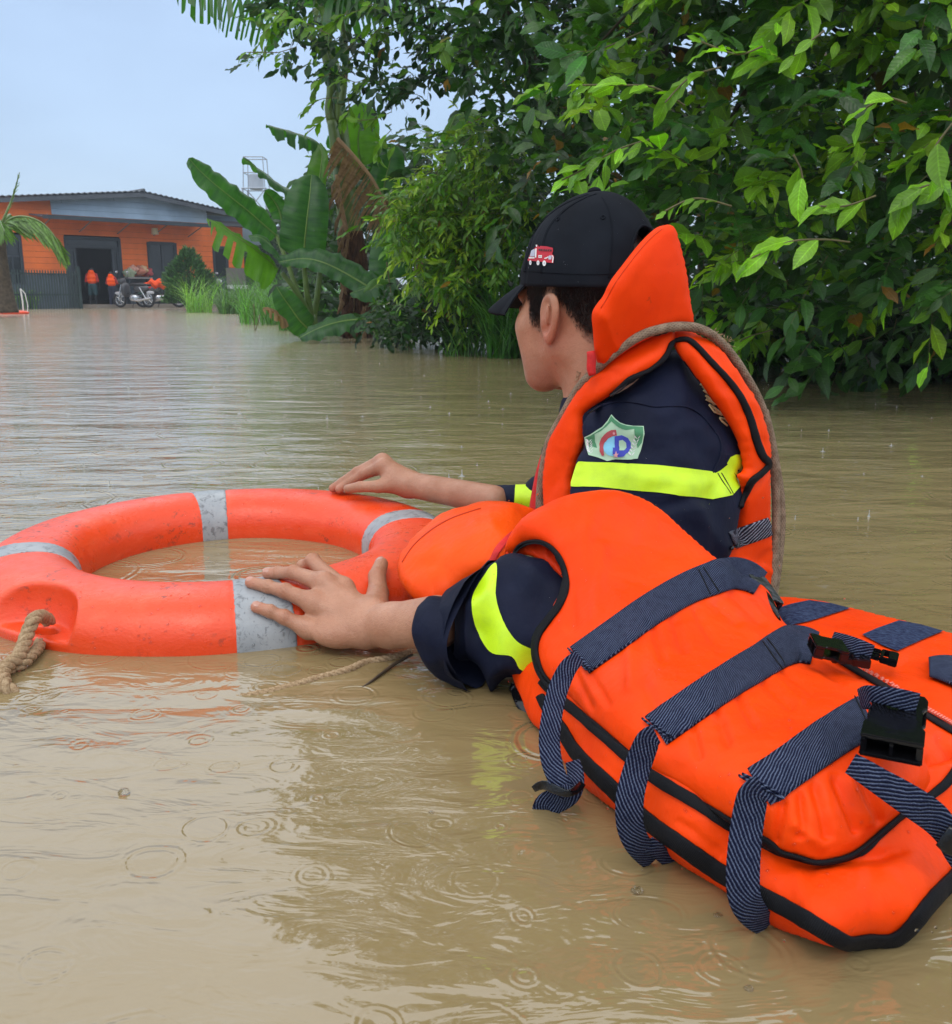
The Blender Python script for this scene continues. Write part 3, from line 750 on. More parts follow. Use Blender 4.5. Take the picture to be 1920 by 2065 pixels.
# hands: joints in the picture, resting on the ring
S_ring = Surf([o for o in ring.children if o.name.startswith(('ring_body', 'reflective_band'))])
def onring(zx, zy, off, dz=0):
    x, y = Z4([(zx, zy)])[0]; h, n = S_ring(x, y, off)
    if h is None: h = onz(x, y, .03)
    return np.array(h)+[0, 0, dz]
def a4(zx, zy, Y): x, y = Z4([(zx, zy)])[0]; return np.array(at(x, y, Y))
fing = {
 'pinky': ([onring(100, 950, .0066), onring(172, 972, .0082), onring(245, 1000, .0108), onring(362, 1046, .019)], [.0068, .0074, .0083, .0105]),
 'ring': ([onring(72, 826, .0066), onring(165, 853, .0085), onring(255, 886, .0125), onring(392, 948, .025)], [.0071, .0078, .0088, .0115]),
 'middle': ([onring(165, 778, .007), onring(230, 782, .009), onring(308, 804, .0145), onring(448, 878, .027)], [.0072, .0079, .0090, .0118]),
}
i_m = onring(545, 890, .024); i_p = onring(412, 762, .019, .001); i_d = onring(360, 752, .010); i_t = i_d+np.array([-.012, .008, -.014])
fing['index'] = ([i_t, i_d, i_p, i_m], [.0070, .0080, .0092, .0120])
for _k in fing: fing[_k] = ([q for q in fing[_k][0]], [r*1.13 for r in fing[_k][1]])
wr = a4(720, 1045, 1.155); el = a4(1088, 1018, 1.088)
th_c = a4(745, 960, 1.165); th_m = onring(738, 880, .014); th_i = onring(745, 800, .0125); th_t = onring(778, 732, .010)
def near_hand(P):
    d = sd_cone(P, wr, wr+(el-wr)*.35, .0250, .0275); d = smin(d, sd_cone(P, wr+(el-wr)*.35, el, .0275, .0325), .01)
    pal = None
    for k, (J, R_) in fing.items():
        f = sd_cone(P, J[0], J[1], R_[0], R_[1]); f = smin(f, sd_cone(P, J[1], J[2], R_[1]*.93, R_[2]*.97), .003); f = smin(f, sd_cone(P, J[2], J[3], R_[2]*.95, R_[3]), .004)
        f = smin(f, np.linalg.norm(P-J[2]-[0, 0, .0012], axis=1)-R_[2]*1.02, .003); f = smin(f, np.linalg.norm(P-J[1]-[0, 0, .0006], axis=1)-R_[1]*1.01, .003)
        m = sd_cone(P, J[3], wr+(J[3]-wr)*.18, R_[3]*1.0, .0180)
        m = smin(m, np.linalg.norm(P-J[3]-[0, 0, .0025], axis=1)-R_[3]*.98, .006)
        pal = m if pal is None else smin(pal, m, .012)
        d = smin(d, f, .0052) if k != 'x' else d
    hypo = sd_ell(P, a4(560, 1085, 1.152), (.034, .020, .018)); pal = smin(pal, hypo, .016)
    pal = smin(pal, sd_cone(P, (wr*.6+fing['middle'][0][3]*.4)-[0, 0, .012], wr-[0, 0, .004], .021, .022), .014)
    d = smin(d, pal, .010)
    t = sd_cone(P, th_c, th_m, .0185, .0150); t = smin(t, sd_cone(P, th_m, th_i, .0140, .0120), .004); t = smin(t, sd_cone(P, th_i, th_t, .0122, .0098), .003)
    d = smin(d, t, .012)
    return d
lo = np.minimum.reduce([fing['ring'][0][0], el, wr, th_t, i_p, fing['pinky'][0][0]])-.045; hi = np.maximum.reduce([fing['ring'][0][0], el, wr, th_t, i_p, i_m])+.048
V, Q = sdf_mesh(near_hand, lo, hi, .0016)
def hand_tint(V, joints, tips, base=1.0):
    t = np.ones((len(V), 3))*base
    for J in joints: t *= 1-np.exp(-(np.linalg.norm(V-J, axis=1)/.010)**2)[:, None]*np.array([.04, .20, .22])
    for J in tips: t *= 1-np.exp(-(np.linalg.norm(V-J, axis=1)/.011)**2)[:, None]*np.array([-.12, .08, .05])
    return t
def creases(V, J, R_, ax_len=.004):
    return V
jn = [f[0][2] for f in fing.values()]+[f[0][3] for f in fing.values()]+[th_i]; tp = [f[0][0] for f in fing.values()]+[th_t]
# knuckle creases: fine folds over the middle finger joints, tendon ridges on the back
def crease(V, fl_):
    out_ = V.copy()
    for J, R_ in fl_:
        for jj, rr in ((J[2], R_[2]), (J[1], R_[1])):
            ax = (J[3]-J[1]) if jj is J[2] else (J[2]-J[0]); ax = ax/np.linalg.norm(ax)
            d = V-jj; l = d @ ax; r = np.linalg.norm(d, axis=1); m = (r < rr*1.9) & (d[:, 2] > -.001)
            w = -.00055*np.cos(l/.0022*2*np.pi)*np.exp(-(l/.0042)**2); nrm = d/np.maximum(r, 1e-6)[:, None]
            out_[m] += nrm[m]*w[m, None]
    return out_
V = crease(V, list(fing.values()))
BV.append(V); BF.append(Q+nV); BC.append(hand_tint(V, jn, tp)); nV += len(V)
# far hand
FJ = {
 'index': ([a4(520, 284, 1.800), a4(572, 252, 1.798), a4(655, 198, 1.79), a4(792, 138, 1.765)], [.0070, .0080, .0092, .0125]),
 'middle': ([a4(556, 290, 1.785), a4(615, 252, 1.785), a4(690, 205, 1.775), a4(800, 165, 1.745)], [.0070, .0078, .0090, .0115]),
 'ring': ([a4(530, 280, 1.822), a4(580, 255, 1.822), a4(660, 205, 1.815), a4(800, 150, 1.79)], [.0068, .0075, .0085, .0115]),
 'pinky': ([a4(560, 275, 1.842), a4(610, 250, 1.842), a4(680, 215, 1.835), a4(810, 165, 1.81)], [.0062, .0068, .0076, .0105]),
}
for _k in FJ: FJ[_k] = (FJ[_k][0], [r*1.16 for r in FJ[_k][1]])
fwr = a4(935, 262, 1.735); fel = a4(1400, 350, 1.60); ft = [a4(888, 262, 1.728), a4(770, 274, 1.725), a4(670, 276, 1.732), a4(602, 288, 1.742)]
def far_hand(P):
    d = sd_cone(P, fwr, fel, .0235, .0262); pal = None
    for J, R_ in FJ.values():
        f = sd_cone(P, J[0], J[1], R_[0], R_[1]); f = smin(f, sd_cone(P, J[1], J[2], R_[1], R_[2]), .003); f = smin(f, sd_cone(P, J[2], J[3], R_[2], R_[3]), .004)
        m = sd_cone(P, J[3], fwr, R_[3], .019); pal = m if pal is None else smin(pal, m, .010); d = smin(d, f, .0045)
    pal = smin(pal, sd_cone(P, a4(860, 235, 1.738), fwr, .024, .022), .012); d = smin(d, pal, .009)
    t = sd_cone(P, ft[0], ft[1], .0165, .0120); t = smin(t, sd_cone(P, ft[1], ft[2], .0112, .0100), .004); t = smin(t, sd_cone(P, ft[2], ft[3], .0100, .0085), .003)
    return smin(d, t, .010)
allp = np.array([p for J, _ in FJ.values() for p in J]+[fwr, fel]+ft)
V, Q = sdf_mesh(far_hand, allp.min(0)-.04, allp.max(0)+.04, .0021)
V = crease(V, list(FJ.values()))
BV.append(V); BF.append(Q+nV); BC.append(hand_tint(V, [J[2] for J, _ in FJ.values()]+[J[3] for J, _ in FJ.values()], [J[0] for J, _ in FJ.values()], .93)); nV += len(V)
# torso, upper arms and hips under the clothes
SHL = np.array(at(1330, 790, 1.36)); SHR = np.array([.235, 1.66, .15]); NK = HC+HR @ np.array([-.035, 0, -.17])
def torso_f(P):
    ch = np.array([.285, 1.50, 0]); d = sd_ell(P, ch+[0, 0, .07], (.125, .125, .20)); d = smin(d, sd_ell(P, ch+[.0, 0, -.25], (.12, .12, .24)), .06)
    d = smin(d, sd_cone(P, NK+[0, 0, .03], NK*.4+(ch+[0, 0, .18])*.6, .055, .07), .03); return d
V, Q = sdf_mesh(torso_f, (.05, 1.25, -.5), (.55, 1.85, .36), .012); BV.append(V); BF.append(Q+nV); BC.append(np.ones((len(V), 3))); nV += len(V)
body = mesh('body', np.concatenate(BV), np.concatenate(BF), SKIN, person, cols=np.concatenate(BC))

for k, (J, R_) in list(fing.items())+[('thumb', ([th_t, th_i], [.0098, .0122]))]:     # nails
    if k == 'index': continue
    ax = Vector(J[0]-J[1]).normalized(); cam_dir = (Vector((0, 0, CAMH))-Vector(J[0])).normalized()
    upv = Vector((0, -.25, 1)) if k != 'thumb' else Vector((-.5, -.5, .6)); nrm = (upv-ax*ax.dot(upv)).normalized(); sd = ax.cross(nrm)
    c = Vector(J[0])+ax*R_[0]*.10; mb = []; n1, n2 = 7, 7
    for i in range(n1):
        for j in range(n2):
            u = (i/(n1-1)*2-1); w = (j/(n2-1)*2-1); rr = math.sqrt(max(0, 1-abs(w)**3))
            an = u*.85*rr; mb.append(c+ax*(w*R_[0]*.72)+(nrm*math.cos(an)+sd*math.sin(an))*(R_[0]*1.035-.0022*max(0, w)**2))
    mesh('fingernail', mb, [(i*n2+j, i*n2+j+1, (i+1)*n2+j+1, (i+1)*n2+j) for i in range(n1-1) for j in range(n2-1)], NAIL, person)

# hair strands
hd = BV[0]; hq = BF[0]
cen = hd[hq].mean(1); amt = hair_amt(cen); ql = to_local(cen); e1 = hd[hq[:, 1]]-hd[hq[:, 0]]; e2 = hd[hq[:, 3]]-hd[hq[:, 0]]; nn = np.cross(e1, e2); nn /= np.linalg.norm(nn, axis=1)[:, None]+1e-12
if (nn*(cen-HC)).sum() < 0: nn = -nn
ok = np.where((amt > .12) & (ql[:, 2] < .072) & (ql[:, 2] > -.09))[0]
pick = RNG.choice(ok, 17000); keep = RNG.random(17000) < amt[pick]**1.3; pick = pick[keep]; n = len(pick)
root = cen[pick]+RNG.normal(0, .0009, (n, 3)); nr = nn[pick]
L = (.0035+.0095*np.clip((ql[pick, 2]-(-.03))/.08, 0, 1))*RNG.uniform(.7, 1.2, n)*(.4+.6*amt[pick])
dn = -up_[None]*.9-fw[None]*.28+RNG.normal(0, .16, (n, 3)); dr = dn+nr*.22; dr -= nr*np.minimum((dr*nr).sum(1), 0)[:, None]; dr += nr*.14; dr /= np.linalg.norm(dr, axis=1)[:, None]
sd = np.cross(dr, nr); sd /= np.linalg.norm(sd, axis=1)[:, None]+1e-9; wd = .00042
r0 = root-nr*.0004; tip = root+dr*L[:, None]
V = np.stack([r0-sd*wd, r0+sd*wd, r0+nr*wd*1.6, tip], 1).reshape(-1, 3); b = np.arange(n)*4
Fh = np.concatenate([np.stack([b, b+1, b+3], 1), np.stack([b+1, b+2, b+3], 1), np.stack([b+2, b, b+3], 1)])
mesh('hair', V, Fh, HAIR, person)

# cap
def cap_pt(phi, t, grow=0.0):
    a, b, Hh = .1075+grow, .0885+grow, .126+grow
    c = max(math.cos(t*math.pi/2), 0)**.97; s = math.sin(t*math.pi/2)**1.0
    g = abs(((phi/(math.pi/3)+.0) % 1)-.5)*2; seam = -.0011*math.exp(-((1-g)/.03)**2)+.0010*(1-g)**.5*0
    full = .0016*math.sin(phi*9+t*7+math.sin(phi*4))*t*(1-t)*1.6+.0012*math.sin(t*23+math.sin(phi*5)*2)*math.exp(-((t-.12)/.10)**2)*math.sin(phi*3)+.0016*math.cos(3*phi+.3)*(1-t)+.0022*math.sin(phi*2+1.7)*math.sin(t*math.pi)
    k = 1+(seam+full)/.1
    x = a*c*math.cos(phi)*k; y = b*c*math.sin(phi)*k*(1+.03*math.cos(phi))
    z = .050+.075*x*(1-t)*1.0+Hh*s*(1-.06*math.cos(phi)*(1-t))-.0
    return HC+HR @ np.array([x-.012-.008*t, y, z-.010])
n1, n2 = 168, 44
opening = lambda phi, t: (abs(abs(phi)-math.pi) < .42*math.sqrt(max(0, 1-(t/.40)**2)) and .10 < t < .40)
V = []; idx = {}
for layer, g in ((0, 0), (1, -.0024)):
    for j in range(n2):
        for i in range(n1): idx[(layer, i, j)] = len(V); V.append(cap_pt(-math.pi+2*math.pi*i/n1, j/n2, g))
    idx[(layer, 'top')] = len(V); V.append(cap_pt(0, 1, g))
Fc = []
for j in range(n2):
    for i in range(n1):
        ph = -math.pi+2*math.pi*(i+.5)/n1
        if opening(ph, (j+.5)/n2): continue
        i2 = (i+1) % n1
        for layer in (0, 1):
            f = [idx[(layer, i, j)], idx[(layer, i2, j)], idx[(layer, i2, j+1)], idx[(layer, i, j+1)]] if j < n2-1 else [idx[(layer, i, j)], idx[(layer, i2, j)], idx[(layer, 'top')]]
            Fc.append(f if layer == 0 else f[::-1])
for i in range(n1): Fc.append([idx[(0, (i+1) % n1, 0)], idx[(0, i, 0)], idx[(1, i, 0)], idx[(1, (i+1) % n1, 0)]])
cap = mesh('cap', V, Fc, CAPMAT, person)
mb = MB(); ct = cap_pt(0, 1)
for r_, h_ in ((.0105, .000),): 
    Vb = []; Fb = []
    for j in range(6):
        a = j/5*math.pi/2
        for i in range(18): ph = i/18*2*math.pi; Vb.append(ct+HR @ np.array([.0092*math.cos(a)*math.cos(ph), .0092*math.cos(a)*math.sin(ph), .0005+.0060*math.sin(a)]))
    for j in range(5):
        for i in range(18): Fb.append((j*18+i, j*18+(i+1) % 18, (j+1)*18+(i+1) % 18, (j+1)*18+i))
    mesh('cap_button', Vb, Fb, CAPMAT, cap)
# brim
V = []; nb1, nb2 = 34, 14
for g in (0, -.0032):
    for i in range(nb1):
        ph = -.95+1.9*i/(nb1-1)
        for j in range(nb2):
            t = j/(nb2-1); q0 = (cap_pt(ph, 0)-HC) @ HR; ext = .072*t*math.sqrt(max(.02, 1-(ph/1.02)**4))
            x = q0[0]+ext*(1.0)-.004; y = q0[1]*(1+.10*t); z = q0[2]+.004-.020*t-.010*t*t-(abs(y)/.085)**2*.012*(.1+.9*t)+g
            V.append(HC+HR @ np.array([x, y, z]))
Fc = []; k = nb1*nb2
for i in range(nb1-1):
    for j in range(nb2-1):
        a = i*nb2+j; Fc.append((a, a+nb2, a+nb2+1, a+1)); Fc.append((k+a, k+a+1, k+a+nb2+1, k+a+nb2))
for i in range(nb1-1): a = i*nb2+nb2-1; Fc.append((a, a+nb2, k+a+nb2, k+a))
for i in (0, nb1-1):
    for j in range(nb2-1): a = i*nb2+j; Fc.append((a, a+1, k+a+1, k+a))
brim = mesh('cap_brim', V, Fc, CAPMAT, cap)
S_cap = Surf([cap])
# seams, eyelets
ribbon('cap_hem_stitch', [(1058, 545, 1.6), (1100, 549, 1.6), (1150, 552, 1.6), (1200, 553, 1.6), (1245, 551, 1.6)], CAPMAT, cap, S_cap, .0004, .0006, 2, 6)
for sm in ([(372, 700), (375, 560), (400, 400), (470, 270), (600, 150), (740, 70), (830, 40)], [(232, 690), (262, 520), (330, 330), (450, 200), (600, 105), (760, 45)], [(930, 740), (945, 600), (960, 440), (955, 300), (930, 170), (880, 70)]):
    for dx in (0, 9): ribbon('cap_seam', [(p[0], p[1], 1.5) for p in Z6([(a+dx, b+dx*.4) for a, b in sm])], CAPMAT, cap, S_cap, .0002, .0007, 2, 6)
for ex, ey in Z6([(888, 240), (515, 255)]):
    h, n_ = S_cap(ex, ey, .0004)
    if h: MB().ring(h, n_, .0028, .0010, 14, 6).build('eyelet', CAPMAT, None, True, False); o = bpy.context.scene.objects[-1] if False else COL.objects[-1]; par(o, cap)
# embroidered fire engine
emb = decal('fire_engine_emblem', [(268, 592), (285, 560), (305, 515), (325, 500), (345, 478), (352, 470), (366, 490), (372, 478), (425, 482), (476, 494), (478, 520), (470, 545), (486, 560), (482, 620), (300, 600), (272, 603)], S_cap, P_RED, cap, .0012, 3, False, Z6)
for nm, pl, mt in [
    ('window', [(302, 520), (322, 506), (334, 508), (330, 566), (292, 566)], P_GREY), ('pillar', [(336, 502), (348, 500), (344, 575), (334, 575)], P_WHITE),
    ('bumper', [(284, 572), (330, 572), (330, 582), (284, 582)], P_WHITE), ('lamp', [(340, 470), (352, 470), (350, 488), (342, 486)], P_WHITE),
    ('ladder', [(362, 503), (470, 510), (470, 524), (362, 518)], P_DARK), ('number_plate', [(362, 556), (390, 556), (390, 562), (362, 562)], P_WHITE), ('number_plate', [(362, 572), (388, 572), (388, 578), (362, 578)], P_WHITE), ('number_plate', [(362, 556), (368, 556), (368, 578), (362, 578)], P_WHITE), ('number_plate', [(374, 556), (379, 556), (379, 578), (374, 578)], P_WHITE), ('number_plate', [(384, 556), (390, 556), (390, 578), (384, 578)], P_WHITE),
    ('hose_reel', [(440, 570), (455, 556), (470, 566), (466, 592), (445, 592)], P_GREY), ('rail', [(466, 554), (480, 560), (486, 575), (480, 618), (472, 618), (478, 572)], P_WHITE), ('hose', [(408, 580), (428, 574), (440, 566), (442, 572), (428, 584), (410, 586)], P_WHITE),
    ('rung', [(378, 505), (384, 505), (384, 520), (378, 520)], P_RED), ('rung', [(396, 506), (402, 506), (402, 521), (396, 521)], P_RED), ('rung', [(414, 507), (420, 507), (420, 522), (414, 522)], P_RED), ('rung', [(432, 508), (438, 508), (438, 523), (432, 523)], P_RED), ('rung', [(450, 509), (456, 509), (456, 524), (450, 524)], P_RED)]:
    decal(nm, pl, S_cap, mt, emb, .0019, 2.5, False, Z6)
for wx, wy, wa, wb in ((295, 616, 10, 20), (358, 618, 12, 20), (408, 622, 15, 23)):
    decal('wheel', [(wx+wa*math.cos(t), wy+wb*math.sin(t)) for t in np.linspace(0, 6.28, 11)[:-1]], S_cap, P_WHITE, emb, .0017, 2.5, False, Z6)
    decal('hub', [(wx+2+wa*.35*math.cos(t), wy+wb*.35*math.sin(t)) for t in np.linspace(0, 6.28, 8)[:-1]], S_cap, P_GREY, emb, .0023, 1.5, False, Z6)
arch = [Vector(cap_pt(math.pi+.43*math.cos(a), .10+.30*math.sin(a), .0004)) for a in np.linspace(0, math.pi, 24)]
tube('opening_binding', arch+[Vector(cap_pt(math.pi-.43+.86*k/8, .10, .0004)) for k in range(1, 8)], .0019, CAPMAT, cap, 6, .01, closed=True)
# ------------------------------------------------------------------ uniform jacket
def folds(amp, *lines):
    """cloth folds: each line (x0,y0,x1,y1,width px,sign amp)"""
    def w(P, dd):
        r = amp*(.5*vnoise(P/70., 11)+.25*vnoise(P/31., 12)+.55*(.5-2*np.abs(vnoise(P/np.array([85., 60.])+3, 14)))+.25*(.5-2*np.abs(vnoise(P/np.array([38., 27.]), 15))))
        for (x0, y0, x1, y1, wd, s) in lines:
            a = np.array([x0, y0]); b = np.array([x1, y1]); ab = b-a; t = ((P-a) @ ab)/(ab @ ab); tc_ = np.clip(t, 0, 1)
            d = np.linalg.norm(P-(a+tc_[:, None]*ab), axis=1); r = r+s*np.exp(-(d/wd)**2)
        return r
    return w
sleeve_L, D_arm = panel('left_upper_sleeve', Z7([(1020, 30), (900, 120), (700, 270), (560, 370), (430, 470), (400, 560), (412, 690), (372, 745), (335, 880), (310, 990), (330, 1100), (480, 1350), (760, 1500), (1100, 1580), (1330, 1520), (1420, 1380), (1462, 1150), (1485, 1000), (1445, 890), (1495, 850), (1482, 700), (1440, 560), (1300, 350), (1150, 200), (1080, 100)]),
    [(1358, 712, 1.33), (1224, 808, 1.275), (1178, 870, 1.25), (1150, 1000, 1.225), (1250, 1150, 1.20), (1440, 1150, 1.26), (1490, 1000, 1.33), (1480, 860, 1.36), (1420, 780, 1.36)], NAVY, person, .055, .11, 7,
    folds(.0035, (1190, 850, 1330, 790, 9, -.0022), (1230, 960, 1420, 1010, 16, .003), (1330, 860, 1420, 960, 20, -.004), (1260, 820, 1400, 900, 26, .004), (1330, 1010, 1460, 1130, 22, .006), (1400, 1000, 1420, 1120, 16, -.006), (1180, 905, 1240, 925, 9, .004), (1290, 1040, 1400, 1010, 16, -.004)), back=.9)
S_arm = Surf([sleeve_L])
ribbon('sleeve_seam', [(p[0], p[1], 2.4) for p in Z7([(430, 460), (520, 410), (640, 378), (760, 385), (880, 412), (1000, 408), (1100, 410), (1200, 460), (1290, 560), (1345, 650), (1345, 740), (1310, 820), (1290, 870)])], NAVY, sleeve_L, S_arm, .0002, .0016, 3, 6)
yb = decal('reflective_band', [(370, 792), (600, 800), (900, 815), (1100, 835), (1275, 858), (1305, 870), (1340, 850), (1400, 800), (1450, 905), (1475, 965), (1422, 1022), (1290, 1050), (1130, 1030), (900, 1002), (700, 985), (500, 965), (318, 962), (322, 900), (340, 830)], S_arm, YELLOW, sleeve_L, .0016, 7, False, Z7)
decal('reflective_band', [(1385, 802), (1410, 758), (1450, 742), (1492, 744), (1492, 840), (1450, 885)], S_arm, YELLOW, sleeve_L, .0011, 7, False, Z7)
for dx in (0, 26): ribbon('stitching', [(p[0], p[1], 1.0) for p in Z7([(1318+dx, 868), (1360+dx, 940), (1410+dx*.6, 1012)])], P_GREY if False else NAVY, yb, S_arm, .0018, .0005, 1, 8)
# shield patch
f7 = Z7
pt = decal('shoulder_patch', [(592, 470), (618, 500), (650, 525), (690, 540), (740, 548), (812, 548), (816, 600), (806, 660), (790, 720), (768, 772), (700, 776), (620, 775), (562, 790), (500, 765), (437, 748), (425, 700), (412, 620), (470, 590), (530, 552), (565, 515)], S_arm, P_PALE, sleeve_L, .0019, 5, False, Z7)
def pd(nm, pl, mt, off, sm=False): decal(nm, pl, S_arm, mt, pt, off, 3.5, sm, Z7)
pd('patch_border', [(590, 482), (618, 512), (655, 536), (700, 550), (806, 555), (808, 600), (798, 660), (770, 700), (752, 640), (745, 570), (690, 575), (640, 558), (592, 520), (560, 550), (520, 582), (480, 600), (484, 650), (500, 700), (470, 690), (440, 700), (425, 640), (420, 625), (476, 598), (534, 560), (568, 524)], P_GREEN, .0023)
pd('emblem_circle', [(612+84*math.cos(t), 682+70*math.sin(t)) for t in np.linspace(0, 6.28, 22)[:-1]], P_CYAN, .0024, True)
pd('emblem_red_c', [(622, 572), (628, 612), (600, 616), (570, 630), (545, 662), (538, 700), (545, 745), (530, 752), (514, 720), (513, 670), (525, 625), (560, 590), (590, 575)], P_DRED, .0030)
pd('emblem_blue_d', [(612, 618), (660, 608), (700, 625), (720, 660), (720, 700), (700, 738), (665, 755), (630, 756), (600, 740), (600, 700), (612, 700)], P_BLUE, .0029)
pd('emblem_d_counter', [(640, 645), (665, 640), (685, 660), (688, 695), (670, 722), (640, 722)], P_PALE, .0034)
pd('emblem_star', [(607+(12 if k % 2 == 0 else 5)*math.sin(k*math.pi/5), 598-(14 if k % 2 == 0 else 6)*math.cos(k*math.pi/5)) for k in range(10)], P_PINK, .0036)
pd('emblem_star', [(620+(20 if k % 2 == 0 else 8)*math.sin(k*math.pi/5), 745-(20 if k % 2 == 0 else 8)*math.cos(k*math.pi/5)) for k in range(10)], P_PINK, .0036)
for k in range(6):                                               # wheat ears
    for (bx, by, sx, sy, m_) in ((725, 758, 50, -150, 1), (455, 742, -8, -100, -1)):
        t = k/6; cx_, cy_ = bx+sx*t, by+sy*t
        for s in (-1, 1): pd('wheat_grain', [(cx_, cy_), (cx_+s*18-4, cy_-16), (cx_+s*20, cy_-30), (cx_+s*6, cy_-14)], P_WHITE, .0028)
# gold letters on the back of the jacket, half hidden by the vest
def strokes(S_, lst, mat, parent, wpx=2.8, off=.001):
    for s in lst:
        q = Z7(s)
        for a, b in zip(q[:-1], q[1:]): ribbon('gold_letter_stroke', [(a[0], a[1], wpx), ((a[0]+b[0])/2, (a[1]+b[1])/2, wpx), (b[0], b[1], wpx)], mat, parent, S_, off, .0006, 2, 4)
strokes(S_arm, [[(1335, 488), (1375, 500), (1420, 545), (1440, 575)], [(1335, 488), (1350, 512), (1390, 545)], [(1262, 398), (1310, 430), (1385, 490)], [(1262, 398), (1300, 450), (1352, 472)], [(1300, 420), (1320, 455)],
    [(1238, 335), (1290, 375), (1335, 412)], [(1240, 362), (1300, 395), (1330, 400)], [(1238, 335), (1300, 402)], [(1215, 275), (1250, 305), (1290, 340)], [(1222, 300), (1262, 330)], [(1200, 258), (1236, 282)]], P_GOLD, sleeve_L)
# torso of the jacket and right sleeve
def jac_f(P): 
    d = torso_f(P)-.012
    d = smin(d, sd_cone(P, SHR, a4(1680, 330, 1.60)+[.0, 0, 0], .062, .040), .05)
    d = smin(d, sd_cone(P, SHR+[0, -.02, -.01], np.array([.28, 1.52, .15]), .065, .09), .06)
    return smin(d, sd_cone(P, SHL+[.01, .05, -.05], np.array([.30, 1.50, .13]), .045, .09), .05)
V, Q = sdf_mesh(jac_f, (0.0, 1.2, -.52), (.58, 1.85, .34), .008); V = V+.0 
jacket = mesh('jacket', V, Q, NAVY, person)
cuffR = loft('right_sleeve', [((z[0][0], z[0][1]), (z[1][0], z[1][1]), y, y-.008, r, 0) for z, y, r in [(Z4([(1313, 268), (1322, 384)]), 1.635, .026), (Z4([(1420, 265), (1420, 388)]), 1.625, .028), (Z4([(1520, 266), (1520, 396)]), 1.615, .030), (Z4([(1640, 262), (1640, 420)]), 1.60, .034), (Z4([(1760, 250), (1760, 450)]), 1.59, .04)]], NAVY, person, 32, .0022, 45, lip=.003)
S_rs = Surf([cuffR])
decal('reflective_band', [(1521, 268), (1640, 266), (1640, 412), (1560, 398), (1514, 384)], S_rs, YELLOW, cuffR, .0014, 6, False, Z4)
# near sleeve through the armhole of the floating vest
def zs(a, b): q = Z4([a, b]); return (q[0], q[1])
def sec(a, b, ya, yb, r, sk): q = zs(a, b); return (q[0], q[1], ya, yb, r, sk)
sleeveN = loft('left_forearm_sleeve', [sec((1185, 890), (1180, 1200), 1.08, 1.06, .034, 0), sec((1290, 830), (1270, 1270), 1.085, 1.055, .048, 0), sec((1400, 720), (1390, 1365), 1.08, 1.045, .056, 0), sec((1520, 655), (1500, 1385), 1.075, 1.035, .058, 0), sec((1650, 660), (1620, 1340), 1.07, 1.03, .055, 0), sec((1790, 740), (1740, 1290), 1.07, 1.03, .05, 0), sec((1900, 820), (1850, 1240), 1.09, 1.05, .05, 0)], NAVY, person, 72, .0150, 16, .0045, 5)
cuffN = loft('rolled_cuff', [sec((1092, 866), (1058, 1190), 1.085, 1.07, .046, -.004), sec((1180, 815), (1105, 1295), 1.085, 1.055, .056, -.004), sec((1300, 745), (1215, 1345), 1.083, 1.05, .062, -.018), sec((1430, 676), (1335, 1372), 1.08, 1.045, .066, -.036)], NAVY, sleeveN, 64, .0090, 18, .005, 9, cap1=False, lip=.004)
# inner face of the cuff
cuffI = loft('cuff_lining', [sec((1140, 850), (1085, 1230), 1.085, 1.06, .044, -.004), sec((1300, 760), (1222, 1330), 1.083, 1.052, .056, -.018), sec((1428, 684), (1336, 1366), 1.08, 1.045, .063, -.036)], NAVY, sleeveN, 48, .005, 22, .006, 9, cap1=False)
S_sl = Surf([sleeveN])
decal('reflective_band', [(1415, 700), (1412, 860), (1440, 970), (1480, 1060), (1540, 1130), (1640, 1180), (1660, 1262), (1555, 1280), (1500, 1205), (1400, 1188), (1340, 1120), (1300, 1030), (1285, 950), (1292, 870), (1350, 770)], S_sl, YELLOW, sleeveN, .0016, 7, True, Z4)

# ------------------------------------------------------------------ worn life vest
vest1 = None
front, D_f = panel('vest_front_panel', Z3([(965, 765), (900, 782), (830, 800), (700, 872), (600, 945), (500, 1035), (430, 1130), (370, 1235), (320, 1330), (300, 1450), (292, 1550), (300, 1700), (300, 1800), (420, 1800), (450, 1600), (450, 1500), (478, 1400), (500, 1330), (500, 1220), (520, 1170), (600, 1115), (700, 1050), (800, 985), (900, 920), (945, 850), (970, 810)]),
    [(1355, 670, 1.30), (1250, 715, 1.295), (1180, 770, 1.295), (1110, 880, 1.325), (1098, 990, 1.325), (1100, 1070, 1.30), (1160, 900, 1.29), (1180, 830, 1.285), (1300, 745, 1.265), (1350, 705, 1.28)], ORANGE, person, .013, .014, 6, folds(.0022, (1180, 860, 1130, 980, 10, -.002), (1250, 760, 1210, 745, 6, -.002), (1320, 700, 1300, 690, 5, -.002)))
